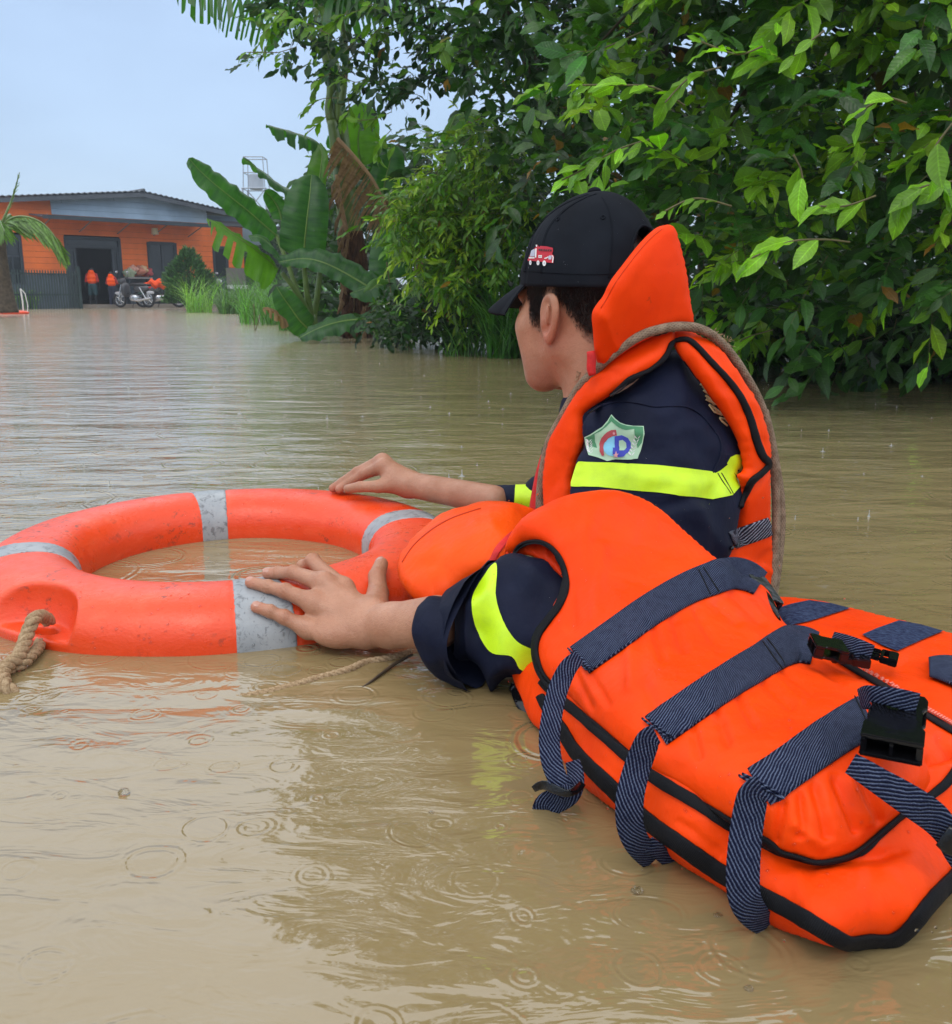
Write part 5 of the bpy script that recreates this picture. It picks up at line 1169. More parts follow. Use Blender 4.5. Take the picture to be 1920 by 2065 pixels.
def hmat(n, c, r=.7, v=.08):
    m = M_(n, r, .3); b = Vector(c); s = m.noise(1.3, 4); st = m.noise(.7, 4, .6, stretch=(1, 1, .25)); k = m.mix(m.rng(s, .3, .7), tuple(b*.86), tuple(b*1.14)); m.color(m.mix(m.math('MULTIPLY', m.rng(st, .50, .75), .28), k, tuple(b*.45+Vector((.03, .03, .025))))); return m.m
H_OR = hmat('orange_board_paint', (.78, .17, .035)); H_BLUE = hmat('pale_blue_cladding', (.36, .46, .56)); H_ROOF = hmat('dark_roof_sheet', (.075, .085, .10), .5); H_DK = hmat('charcoal_paint', (.035, .045, .055), .5)
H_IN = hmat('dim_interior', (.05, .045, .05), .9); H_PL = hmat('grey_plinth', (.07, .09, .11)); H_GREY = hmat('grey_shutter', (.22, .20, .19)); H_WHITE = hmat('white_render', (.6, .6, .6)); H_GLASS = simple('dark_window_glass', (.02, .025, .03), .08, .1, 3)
def U(zx, zy=700): return fac(zx, zy)[0]
def Zh(zx, zy): return fac(zx, zy)[1]
def hbox(mb, u0, u1, z0, z1, y0=0.0, y1=.12): mb.box(((u0+u1)/2, (y0+y1)/2, (z0+z1)/2), (abs(u1-u0), abs(y1-y0), abs(z1-z0)))
uL, uR = U(-260), U(1625); zAwF = fac(700, 336, -1.25)[1]; zAw = zAwF-.20; zRoofL = Zh(0, 212); zPk = Zh(910, 172); uPk = U(910, 170); uBl = U(335, 250); uBr = U(1372, 300); zEr = Zh(1370, 272)
zPl = Zh(300, 708); zbase = -.15
opens = [(U(22), U(158), Zh(90, 770), Zh(90, 442)), (U(445), U(812), -.1, Zh(600, 458)), (U(990), U(1180), -.05, Zh(1090, 492)), (U(1422), U(1518), Zh(1470, 722), Zh(1470, 520))]
def wall_top(u):
    return zRoofL+(zPk-zRoofL)*(u-U(0))/(uPk-U(0)) if u < uPk else zPk+(zEr-zPk)*(u-uPk)/(uBr-uPk)
# boards of the orange wall, one object per board, between the openings
cache = {}
def board(u0, u1, z0, z1, mat=H_OR, name='wall_board', y=-.02, th=.045):
    key = (round(u1-u0, 2), round(z1-z0, 3), mat.name)
    if key not in cache:
        b = bmesh.new(); r = bmesh.ops.create_cube(b, size=1.0); bmesh.ops.scale(b, vec=(u1-u0, th, z1-z0-.007), verts=r['verts'])
        for v in b.verts:
            if v.co.z > 0 and v.co.y < 0: v.co.y += .008
        me = bpy.data.meshes.new(name); b.to_mesh(me); b.free(); me.materials.append(mat); cache[key] = me
    o = bpy.data.objects.new(name, cache[key]); COL.objects.link(o); o.parent = house; o.location = ((u0+u1)/2, y, (z0+z1)/2); return o
bh = .205; z = zPl
ztop = zRoofL
while z < zAw+.35:
    spans = []; zc = z+bh/2; cur = uL
    for (a, b, lo_, hi_) in opens:
        if lo_-.05 < zc < hi_: spans.append((cur, a)); cur = b
    spans.append((cur, uR if zc < Zh(1500, 392) else uBr))
    for a, b in spans:
        if b-a > .1: board(a, b, z, z+bh)
    z += bh
z2_ = z
while z2_ < zRoofL-.05: board(uL, uBl, z2_, min(z2_+bh, zRoofL-.04)); z2_ += bh
while z2_ > z+5: break
# pale blue gable boards
zz_ = zAw+.35; k = 0
while zz_ < zPk-.08:
    zt = zz_+bh
    a = uBl; b = uBr+.0
    if zt > zEr: b = uPk+(zPk-zt)/(zPk-zEr)*(uBr-uPk)
    lz = wall_top(uBl)
    if zt > lz: a = uPk-(zPk-zt)/(zPk-zRoofL)*(uPk-U(0))
    if b-a > .3: board(a, b, zz_, zt, H_BLUE, 'gable_board', -.035)
    zz_ += bh
for a_, b_, c_ in ((uL, opens[0][0], zPl), (opens[0][0], opens[0][1], opens[0][2]), (opens[0][1], opens[1][0], zPl), (opens[1][1], opens[2][0], zPl), (opens[2][1], U(1500), zPl)): mb = MB(); hbox(mb, a_, b_, zbase, c_, -.04); mb.build('plinth', H_PL, house)
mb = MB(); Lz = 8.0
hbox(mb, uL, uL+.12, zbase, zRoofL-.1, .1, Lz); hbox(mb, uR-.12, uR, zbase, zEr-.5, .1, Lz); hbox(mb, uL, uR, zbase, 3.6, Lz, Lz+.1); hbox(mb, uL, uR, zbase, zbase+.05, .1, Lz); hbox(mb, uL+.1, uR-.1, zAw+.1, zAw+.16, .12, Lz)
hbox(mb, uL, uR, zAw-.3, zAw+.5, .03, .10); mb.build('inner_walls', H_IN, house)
mb = MB(); hbox(mb, U(500), U(1500), zbase, Zh(1000, 905)+.03, -1.6, -.05); mb.build('door_step', hmat('wet_concrete', (.22, .19, .16)), house)
for nm_, mt_, pts_ in (('gable_backing', H_BLUE, [(uBl, zAw+.3), (uBl, wall_top(uBl)), (uPk, zPk), (uBr, zEr), (uBr, zAw+.3)]), ('wall_backing', H_OR, [(uL, 1.0), (uL, wall_top(uL)), (uBl, wall_top(uBl)), (uBl, 3.0), (uBl, zAw+.2), (uL, zAw+.2)])):
    pts_ = pts_ if nm_ == 'gable_backing' else [(uL, zAw+.2), (uL, wall_top(uL)), (uBl, wall_top(uBl)), (uBl, zAw+.2)]
    n_ = len(pts_); mb = MB().add([(a, -.012, b) for a, b in pts_]+[(a, .02, b) for a, b in pts_], [tuple(range(n_))[::-1], tuple(range(n_, 2*n_))]+[(i, (i+1) % n_, n_+(i+1) % n_, n_+i) for i in range(n_)]); mb.build(nm_, mt_, house)
# roof: two corrugated slopes running back from the gable
def corr(name, a, b, dz=.07):
    n = int(math.hypot(b[0]-a[0], b[1]-a[1])/.055); V, Fc = [], []; ys_ = (-.55, Lz+.3)
    ax = Vector((b[0]-a[0], 0, b[1]-a[1])).normalized(); nr = Vector((-ax.z, 0, ax.x))
    for i in range(n+1):
        t = i/n; p = Vector((a[0]+(b[0]-a[0])*t, 0, a[1]+(b[1]-a[1])*t))+nr*(.022*math.sin(i*1.57))
        for y in ys_:
            V.append((p.x, y, p.z)); V.append((p.x-nr.x*.03, y, p.z-nr.z*.03))
    for i in range(n):
        k = i*4; Fc += [(k, k+2, k+6, k+4), (k+1, k+5, k+7, k+3), (k, k+4, k+5, k+1), (k+2, k+3, k+7, k+6)]
    return mesh(name, V, Fc, H_ROOF, house, smooth=False, local=True)
corr('roof_sheet', (uL-.6, zRoofL+(zPk-zRoofL)*(uL-.6-U(0))/(uPk-U(0))+.10), (uPk, zPk+.10)); corr('roof_sheet', (uPk, zPk+.10), (uBr+.6, zEr-.0))
mb = MB(); mb.pipe([(uPk, -.6, zPk+.12), (uPk, Lz+.3, zPk+.12)], .06, 8); mb.build('ridge_cap', H_ROOF, house)
mb = MB()
for a, b in (((uL-.6, zRoofL+(zPk-zRoofL)*(uL-.6-U(0))/(uPk-U(0))), (uPk, zPk)), ((uPk, zPk), (uBr+.6, zEr-.1))):
    A = Vector((a[0], -.5, a[1])); B = Vector((b[0], -.5, b[1])); d = (B-A); M = d.to_track_quat('X', 'Z').to_matrix(); mb.box((A+B)/2+Vector((0, 0, -.04)), (d.length, .05, .15), M=M)
mb.build('barge_board', H_ROOF, house)
# awning over the doors
ua, ub = fac(280, 290, -1.25)[0], fac(1395, 350, -1.25)[0]; mb = MB(); mb.add([(ua, -1.25, zAwF), (ub, -1.25, zAwF), (ub, -.06, zAwF+.14), (ua, -.06, zAwF+.14), (ua, -1.25, zAwF-.04), (ub, -1.25, zAwF-.04), (ub, -.06, zAwF+.10), (ua, -.06, zAwF+.10)], [(0, 1, 2, 3), (7, 6, 5, 4), (0, 4, 5, 1), (1, 5, 6, 2), (3, 2, 6, 7), (0, 3, 7, 4)]); mb.build('awning_sheet', H_ROOF, house)
mb = MB(); mb.box(((ua+ub)/2, -1.29, zAwF-.03), (ub-ua, .07, .13)); mb.build('gutter', H_DK, house)
for k in range(5):
    u = ua+.3+(ub-ua-.6)*k/4; mb = MB().bar((u, -1.2, zAwF-.06), (u, 0, zAwF-.42), .022, 5); mb.bar((u, -1.2, zAwF-.06), (u, -.06, zAwF+.06), .02, 5); mb.build('awning_bracket', H_GREY, house)
# lower wing at the right
mb = MB(); hbox(mb, uBr+.02, uBr+3.2, zEr-1.25, zEr-.15, .6, .7); mb.build('wing_wall', H_BLUE, house)
mb = MB(); mb.box((uBr+2.2, 1.5, zEr+.02), (4.2, 3.2, .07)); mb.build('wing_roof', H_ROOF, house); mb = MB(); mb.box((uBr+2.0, -.2, Zh(1500, 378)), (3.4, .6, .10)); mb.build('wing_awning', H_ROOF, house)
# windows and doors
def opening(name, o, mull=1, leaf=None, glass=True):
    a, b, lo_, hi_ = o; f = MB(); w = .09
    hbox(f, a-.02, a+w, lo_, hi_, -.06, .06); hbox(f, b-w, b+.02, lo_, hi_, -.06, .06); hbox(f, a+w, b-w, hi_-w, hi_+.02, -.06, .06); hbox(f, a+w, b-w, lo_, lo_+w*.6, -.06, .06)
    fo = f.build(name, H_DK, house)
    return fo
f = opening('window', opens[0]); a, b, lo_, hi_ = opens[0]
m2 = MB(); hbox(m2, a+.09, b-.09, hi_-.75, hi_-.69, -.04, .04); hbox(m2, (a+b)/2-.03, (a+b)/2+.03, lo_, hi_-.75, -.04, .04); m2.build('glazing_bar', H_DK, f)
for (x0, x1, y0, y1) in ((a+.09, (a+b)/2-.03, lo_+.05, hi_-.75), ((a+b)/2+.03, b-.09, lo_+.05, hi_-.75), (a+.09, b-.09, hi_-.69, hi_-.09)):
    m2 = MB(); hbox(m2, x0, x1, y0, y1, .0, .015); m2.build('pane', H_GLASS, f)
f = opening('door_frame', opens[1]); a, b, lo_, hi_ = opens[1]; ud0, ud1 = U(515), U(750); zt = Zh(620, 532)
m2 = MB(); hbox(m2, a+.09, b-.09, zt, zt+.09, -.05, .05); m2.build('transom', H_DK, f); m2 = MB(); hbox(m2, a+.09, b-.09, zt+.09, hi_-.09, .0, .02); m2.build('fanlight_pane', H_GLASS, f)
for x0, x1 in ((a+.09, ud0), (ud1, b-.09)):
    dl = MB(); hbox(dl, x0, x0+.08, -.1, zt, -.04, .04); hbox(dl, x1-.08, x1, -.1, zt, -.04, .04); hbox(dl, x0+.08, x1-.08, .75, .85, -.04, .04); hbox(dl, x0+.08, x1-.08, zt-.1, zt, -.04, .04); hbox(dl, x0+.08, x1-.08, -.1, .75, -.02, .02); dl = dl.build('door', H_DK, f)
    m2 = MB(); hbox(m2, x0+.08, x1-.08, .85, zt-.1, .0, .012); m2.build('pane', H_GLASS, dl)
f = opening('door_frame', opens[2]); a, b, lo_, hi_ = opens[2]; m2 = MB(); hbox(m2, (a+b)/2-.04, (a+b)/2+.04, lo_, hi_, -.04, .04); m2.build('mullion', H_DK, f)
for x0, x1 in ((a+.09, (a+b)/2-.04), ((a+b)/2+.04, b-.09)): m2 = MB(); hbox(m2, x0, x1, .1, hi_-.09, .0, .015); m2.build('pane', H_GLASS, f)
f = opening('window', opens[3]); a, b, lo_, hi_ = opens[3]; m2 = MB(); hbox(m2, a+.09, b-.09, lo_+.05, hi_-.09, .0, .015); m2.build('pane', H_GLASS, f)
m2 = MB(); hbox(m2, U(1185), U(1500), zbase, .95, -.1, -.04); m2.build('dark_lower_wall', H_DK, house)
m2 = MB(); hbox(m2, U(1500), uR, Zh(1560, 785), Zh(1560, 662), -.09, -.045)
for k in range(14): u = U(1505)+(uR-U(1505))*k/14; hbox(m2, u, u+.04, Zh(1560, 785), Zh(1560, 662), -.11, -.09)
m2.build('slatted_shutter', H_GREY, house); m2 = MB(); hbox(m2, U(1495), uR+.1, Zh(1560, 800), Zh(1560, 775), -.2, -.04); m2.build('sill', H_WHITE, house); m2 = MB(); hbox(m2, U(1500), uR, zbase, Zh(1560, 800), -.10, -.04); m2.build('plinth', H_PL, house)
lampm = simple('cream_lamp_glass', (.7, .6, .4), .4, .05, 3); m2 = MB(); m2.bar((U(1005, 400), -.3, Zh(1005, 398)), (U(1005, 400), -.3, Zh(1005, 440)), .11, 10, .14); m2.build('lantern', lampm, house); 
# things on the ledge beside the door
rr = random.Random(3)
for k, (zx, zy, c, w, lab, nm) in enumerate([(862, 700, (.30, .34, .22), .24, 'grey-green sack on the ledge nearest the open door', 'sack'), (885, 672, (.60, .30, .22), .20, 'pinkish bundle on the ledge beside the grey-green sack', 'bundle'), (925, 684, (.42, .16, .10), .24, 'wide brown-red bundle in the middle of the ledge by the door', 'bundle'), (955, 672, (.55, .36, .20), .18, 'tan bundle on the ledge right of the brown-red one', 'bundle'), (985, 690, (.35, .06, .06), .20, 'dark red bundle at the right end of the ledge by the door', 'bundle')]):
    u, z = fac(zx, zy, -.35); wp = Vector((HA_.x, HA_.y))+hdir*u+hnor*-.35; r_ = random.Random(k)
    b = bmesh.new(); bmesh.ops.create_icosphere(b, subdivisions=3, radius=1)
    for v in b.verts: n_ = 1+.16*noise.noise(v.co*1.7+Vector((k*5, 0, 0))) if False else 1; v.co = Vector((v.co.x*w*(1+.2*math.sin(v.co.z*5+k)), v.co.y*w*.6, max(v.co.z, -.75)*w*.85*(1+.15*math.sin(v.co.x*6+k)))); 
    me = bpy.data.meshes.new(nm); b.to_mesh(me); b.free(); me.shade_smooth(); me.materials.append(simple('bundle_cloth_%d' % k if False else 'bundle_cloth', c, .9, .3, 12)); o = bpy.data.objects.new(nm, me); COL.objects.link(o); o.location = (wp.x, wp.y, z); tag(o, lab, nm, 'goods on the ledge by the door')
def hw(u, z, dep): p = Vector((HA_.x, HA_.y))+hdir*u+hnor*dep; return Vector((p.x, p.y, z))
ub0, ub1 = fac(838, 720, -.35)[0], fac(1000, 720, -.35)[0]; zb = fac(920, 712, -.35)[1]-.06
lb = empty('bench', hw((ub0+ub1)/2, 0, -.35), 'low grey ledge bench against the orange wall right of the open door', 'bench', rz=HRZ); MB().box((0, 0, zb-.03), (ub1-ub0, .4, .06)).build('seat', H_GREY, lb)
for s in (-1, 1): MB().box((s*(ub1-ub0)*.42, 0, zb/2-.05), (.08, .3, zb)).build('leg', H_DK, lb)
# black garden fence
fx0, fx1 = at(*Z1([(105, 940)])[0][:2], 32.0), at(*Z1([(535, 940)])[0][:2], 34.0); fd = (fx1-fx0); fd.z = 0
fen = empty('garden_fence', (fx0.x, fx0.y, 0), 'low black picket fence standing in the flood in front of the house', 'fence', rz=math.atan2(fd.y, fd.x)); FM = simple('black_fence_paint', (.018, .035, .032), .5, .2, 6); pm = None; L_ = fd.length
ftop = 1.38
for k in range(25):
    if pm is None: o = MB().box((0, 0, ftop/2-.1), (.034, .03, ftop)).build('picket', FM, fen); pm = o.data
    else: o = bpy.data.objects.new('picket', pm); COL.objects.link(o); o.parent = fen
    o.location = (L_*k/24, 0, 0)
for z in (ftop-.22, ftop-.9): MB().box((L_/2, .03, z), (L_+.1, .03, .06)).build('rail', FM, fen)
MB().box((L_+.03, 0, ftop/2), (.10, .10, ftop+.1)).build('post', FM, fen)
# water tower
wt0 = at(*Z2([(480, 1180)])[0], 60); sc_ = .35211*60/1920
wt = empty('water_tower', (wt0.x, wt0.y, 0), 'steel lattice water tower with grey tank behind the banana leaves', 'water tower'); WM = simple('galvanised_steel', (.34, .37, .42), .5, .15, 2)
zt0 = at(*Z2([(480, 1085)])[0], 60).z; zt1 = at(*Z2([(480, 1000)])[0], 60).z; zt2 = at(*Z2([(480, 905)])[0], 60).z; hw_ = 65*sc_
b = bmesh.new(); bmesh.ops.create_cone(b, segments=24, radius1=hw_*.62, radius2=hw_*.62, depth=zt1-zt0, cap_ends=True); bmesh.ops.translate(b, vec=(0, 0, (zt0+zt1)/2), verts=b.verts); bmesh.ops.bevel(b, geom=b.edges[:], offset=.12, segments=2, affect='EDGES', clamp_overlap=True); me = bpy.data.meshes.new('tank'); b.to_mesh(me); b.free(); me.materials.append(simple('grey_tank_steel', (.42, .46, .52), .4, .1, 2)); o = bpy.data.objects.new('tank', me); COL.objects.link(o); o.parent = wt
for sx in (-1, 1):
    for sy in (-1, 1): MB().bar((sx*hw_, sy*hw_, 0), (sx*hw_*.95, sy*hw_*.95, zt0), .06, 5).build('leg', WM, wt)
mb = MB()
for a in range(4):
    c0 = [(-1, -1), (1, -1), (1, 1), (-1, 1)][a]; c1 = [(-1, -1), (1, -1), (1, 1), (-1, 1)][(a+1) % 4]
    for i in range(4):
        z0 = zt0*i/4; z1_ = zt0*(i+1)/4; mb.bar((c0[0]*hw_, c0[1]*hw_, z0), (c1[0]*hw_, c1[1]*hw_, z1_), .03, 4); mb.bar((c0[0]*hw_, c0[1]*hw_, z1_), (c1[0]*hw_, c1[1]*hw_, z1_), .035, 4)
    mb.bar((c0[0]*hw_*.9, c0[1]*hw_*.9, zt0), (c0[0]*hw_*.8, c0[1]*hw_*.8, zt2), .03, 4)
    mb.bar((c0[0]*hw_*.8, c0[1]*hw_*.8, zt2), (c1[0]*hw_*.8, c1[1]*hw_*.8, zt2), .03, 4); mb.bar((c0[0]*hw_*.85, c0[1]*hw_*.85, (zt0+zt2)/2), (c1[0]*hw_*.85, c1[1]*hw_*.85, (zt0+zt2)/2), .03, 4)
mb.build('lattice', WM, wt)
# red float with a white pole beside the palm
rf = Vector(onz(*Z1([(95, 958)])[0], 0)); rf = at(*Z1([(95, 955)])[0], 24.5); 
fo = empty('rescue_float', (rf.x, rf.y, 0), 'orange-red rescue float lying on the water at the far left below the palm', 'float'); q0 = .30303*24.5/1920
b = bmesh.new(); bmesh.ops.create_uvsphere(b, u_segments=24, v_segments=12, radius=1)
for v in b.verts: v.co = Vector((math.copysign(abs(v.co.x)**.6, v.co.x)*92*q0, v.co.y*.22, .03+math.copysign(abs(v.co.z)**.7, v.co.z)*.055))
me = bpy.data.meshes.new('float_hull'); b.to_mesh(me); b.free(); me.shade_smooth(); me.materials.append(RINGMAT); o = bpy.data.objects.new('float_hull', me); COL.objects.link(o); o.parent = fo
WR = simple('white_nylon_rope', (.6, .58, .54), .7, .1, 10); mb = MB(); mb.pipe([(60*q0, 0, .07), (62*q0, 0, .3), (56*q0, 0, .62)], .02, 5); mb.pipe([(56*q0, 0, .62), (80*q0, .02, .5), (90*q0, .02, .2), (86*q0, 0, .04)], .012, 5); mb.build('grab_line', WR, fo)

# motorcycles
TY = simple('black_tyre', (.012, .012, .013), .8, .2, 20); CHR = simple('bright_metal', (.55, .56, .58), .25, .1, 10, metal=.8); SEAT = simple('black_vinyl', (.012, .012, .014), .4, .1, 10)
def motorbike(loc, rz, body_c, accent_c, label, cargo=None, facing=1):
    t = empty('motorcycle', loc, label, 'motorcycle', 'motorcycles parked in front of the house', rz=rz); BM = simple('bike_paint', body_c, .3, .1, 4); AM = simple('bike_accent', accent_c, .3, .1, 4)
    for x in (-.62, .62):
        w = MB().ring((x, 0, .28), (0, 1, 0), .24, .045, 24, 8).build('tyre', TY, t, True); m = MB().ring((x, 0, .28), (0, 1, 0), .19, .014, 20, 5)
        for k in range(10): a = k*math.pi/5; m.bar((x, 0, .28), (x+.19*math.cos(a), 0, .28+.19*math.sin(a)), .005, 4)
        m.bar((x, -.06, .28), (x, .06, .28), .035, 8); m.build('rim', CHR, t)
    def blob(nm, c, d, m_, e=2.6):
        b = bmesh.new(); bmesh.ops.create_uvsphere(b, u_segments=16, v_segments=10, radius=1)
        for v in b.verts: v.co = Vector([c[i]+d[i]*math.copysign(abs(v.co[i])**(2/e), v.co[i]) for i in range(3)])
        me = bpy.data.meshes.new(nm); b.to_mesh(me); b.free(); me.shade_smooth(); me.materials.append(m_); o = bpy.data.objects.new(nm, me); COL.objects.link(o); o.parent = t; return o
    blob('engine', (-.02, 0, .34), (.20, .11, .12), CHR); blob('seat', (-.22, 0, .80), (.36, .12, .065), SEAT); s = blob('tail_body', (-.36, 0, .66), (.34, .11, .12), BM); 
    s = blob('leg_shield', (.34, 0, .62), (.10, .20, .26), BM); o = blob('front_cowl', (.47, 0, .92), (.12, .15, .12), BM); MB().bar((.56, 0, .93), (.60, 0, .93), .075, 12).build('headlight', CHR, o)
    blob('front_mudguard', (.62, 0, .50), (.20, .055, .06), AM); blob('rear_mudguard', (-.72, 0, .52), (.16, .06, .06), AM); blob('tail_light', (-.72, 0, .70), (.04, .06, .03), simple('red_lens', (.5, .01, .01), .2, .1, 4))
    MB().bar((.62, -.07, .28), (.44, -.05, .92), .022, 6).bar((.62, .07, .28), (.44, .05, .92), .022, 6).build('front_fork', CHR, t)
    MB().bar((.40, -.32, 1.02), (.44, 0, 1.0), .014, 6).bar((.44, 0, 1.0), (.40, .32, 1.02), .014, 6).build('handlebar', SEAT, t)
    for s_ in (-1, 1):
        MB().bar((.42, s_*.24, 1.02), (.44, s_*.28, 1.20), .008, 5).build('mirror_stem', SEAT, t); blob('mirror', (.44, s_*.28, 1.24), (.02, .06, .04), CHR); MB().bar((-.62, s_*.11, .28), (-.35, s_*.11, .70), .022, 6).build('shock_absorber', CHR, t)
    MB().pipe([(-.02, .13, .25), (-.3, .14, .24), (-.85, .14, .34)], [.025, .04, .045], 8).build('exhaust', CHR, t); MB().pipe([(.30, 0, .5), (.05, 0, .45), (-.3, 0, .6)], .04, 6).build('frame', SEAT, t); MB().bar((-.05, .1, .2), (-.10, .22, .0), .012, 5).build('kickstand', SEAT, t)
    return t
def gpos(zx, zy, Y): p = at(*Z1([(zx, zy)])[0], Y); return Vector((p.x, p.y, 0))
motorbike(gpos(895, 900, 35.0)+Vector((0, 0, .03)), math.radians(160), (.05, .05, .055), (.4, .4, .42), 'dark motorcycle parked left of the one with orange vests on its seat')
mbk = motorbike(gpos(1075, 895, 35.6)+Vector((0, 0, .03)), math.radians(25), (.09, .09, .10), (.05, .12, .09), 'silver motorcycle parked before the wide dark doorway, orange vests on its seat')
motorbike(gpos(1375, 888, 37.0)+Vector((0, 0, .03)), math.radians(10), (.16, .17, .18), (.02, .02, .02), 'silver and black motorcycle at the right behind the small conifer')
vm = orange_cloth('far_orange_cloth', (.80, .09, .02), (.7, .06, .01), 0)
b = bmesh.new(); bmesh.ops.create_icosphere(b, subdivisions=4, radius=1)
for v in b.verts: q = v.co.copy(); v.co = Vector((q.x*.42*(1+.12*math.sin(q.z*7)), q.y*.2, q.z*.15+.05*math.sin(q.x*9)+.02*math.sin(q.y*14)))
me = bpy.data.meshes.new('folded_vests'); b.to_mesh(me); b.free(); me.shade_smooth(); me.materials.append(vm); o = bpy.data.objects.new('folded_life_vests', me); COL.objects.link(o); p = gpos(1050, 780, 35.6); o.location = (p.x, p.y-.05, at(*Z1([(1050, 768)])[0], 35.6).z); o.rotation_euler = (0, .06, .3); tag(o, 'pile of orange life vests on the seat of the silver motorcycle', 'life vest')

# two rescuers at the door
def far_person(zx, zfeet, ztop_, Y, shorts, vestc, pose, label, yaw, skinlegs):
    p = at(*Z1([(zx, zfeet)])[0], Y); H = at(*Z1([(zx, ztop_)])[0], Y).z; s = H/1.66; base = Vector((p.x, p.y, 0)); t = empty('person', base, label, 'person', rz=yaw)
    J = pose
    def f(P):
        q = P/s; d = sd_ell(q, (0, -.0, 1.50), (.078, .095, .115)); d = smin(d, sd_cone(q, (0, .01, 1.42), (0, .02, 1.30), .05, .055), .03)
        d = smin(d, sd_ell(q, (0, .02, 1.18), (.17, .11, .22)), .05); d = smin(d, sd_ell(q, (0, .02, .92), (.15, .11, .15)), .08)
        d = smin(d, sd_ell(q, (0, -.095, 1.48), (.014, .02, .02)), .01)
        for sx in (-1, 1):
            d = smin(d, sd_cone(q, (sx*.17, .02, 1.33), J['elb'][sx > 0], .05, .038), .03); d = smin(d, sd_cone(q, J['elb'][sx > 0], J['hand'][sx > 0], .036, .026), .01)
            hd_ = np.array(J['hand'][sx > 0]); d = smin(d, sd_ell(q, hd_+[0, 0, -.05], (.02, .035, .06)), .02)
            d = smin(d, sd_cone(q, (sx*.085, .02, .88), J['knee'][sx > 0], .085, .055), .03); d = smin(d, sd_cone(q, J['knee'][sx > 0], J['foot'][sx > 0], .055, .036), .02); ft_ = np.array(J['foot'][sx > 0]); d = smin(d, sd_cone(q, ft_, ft_+[0, -.14, -.04], .038, .028), .02)
        return d*s
    V, Q = sdf_mesh(f, (-.6, -.5, -.08), (.6, .5, 1.85), .018); mesh('body', V, Q, SKIN, t, local=True)
    def part(nm, fn, m_): V, Q = sdf_mesh(lambda P: fn(P/s)*s, (-.5, -.4, -.05), (.5, .4, 1.85), .016); o = mesh(nm, V, Q, m_, t, local=True); return o
    cl = simple('dark_clothing', shorts, .8, .15, 10)
    def legs(zlo):
        def fn(q):
            d = smin(sd_ell(q, (0, .02, .92), (.165, .125, .16)), 1e9+0*q[:, 0], .01)
            for i in (0, 1):
                k = np.array(J['knee'][i]); h = np.array(((-.085, .085)[i], .02, .88)); ft_ = np.array(J['foot'][i]); d = smin(d, sd_cone(q, h, k, .10, .082), .04)
                if zlo < .3: d = smin(d, sd_cone(q, k, ft_, .078, .062), .02)
            return np.maximum(d, zlo-q[:, 2])
        return fn
    part('shorts' if skinlegs else 'trousers', legs(.52 if skinlegs else .05), cl)
    part('shirt', lambda q: smin(smin(sd_ell(q, (0, .02, 1.16), (.185, .125, .25)), sd_cone(q, (-.17, .02, 1.33), J['elb'][0], .062, .055), .04), sd_cone(q, (.17, .02, 1.33), J['elb'][1], .062, .055), .04), simple('shirt_cloth', vestc, .8, .1, 10))
    vv = part('life_vest', lambda q: np.maximum(sd_ell(q, (0, .02, 1.18), (.20, .165, .30))+.012*np.cos(q[:, 2]*38), -sd_ell(q, (0, .02, 1.52), (.08, .1, .14))), orange_cloth('far_vest_cloth', (.92, .10, .008), (.84, .07, .005), 0))
    part('vest_collar', lambda q: np.maximum(sd_ell(q, (0, .06, 1.44), (.12, .10, .10)), -sd_ell(q, (0, -.02, 1.50), (.085, .11, .14))), orange_cloth('far_vest_cloth', (.92, .10, .008), (.84, .07, .005), 0))
    part('hair', lambda q: np.maximum(sd_ell(q, (0, .012, 1.53), (.088, .102, .105)), -(q[:, 1]+.045)*-1-9+0*q[:, 0]) if False else np.maximum(sd_ell(q, (0, .014, 1.53), (.087, .100, .104)), 1.47-q[:, 2]), HAIR)
    for z in (1.08, 1.22): part('vest_strap', lambda q, z=z: np.maximum(sd_ell(q, (0, .02, 1.18), (.203, .168, .305)), np.abs(q[:, 2]-z)-.014), simple('dark_strap', (.02, .025, .04), .7, .1, 10))
stand = dict(elb=[(-.24, .06, 1.08), (.24, .02, 1.08)], hand=[(-.26, .0, .84), (.28, -.06, .86)], knee=[(-.10, .0, .50), (.12, -.02, .50)], foot=[(-.10, .04, .07), (.16, .06, .07)])
far_person(628, 912, 652, 36.2, (.012, .05, .06), (.40, .02, .015), stand, 'man in orange vest and green shorts at the house doorway', math.radians(185), True)
stand2 = dict(elb=[(-.25, -.02, 1.10), (.25, -.02, 1.10)], hand=[(-.20, -.20, .98), (.20, -.20, .98)], knee=[(-.09, .0, .50), (.09, .0, .50)], foot=[(-.10, .04, .07), (.10, .03, .07)])
far_person(756, 912, 680, 35.8, (.010, .014, .035), (.30, .02, .02), stand2, 'man in orange vest and dark trousers at the house doorway', math.radians(175), False)
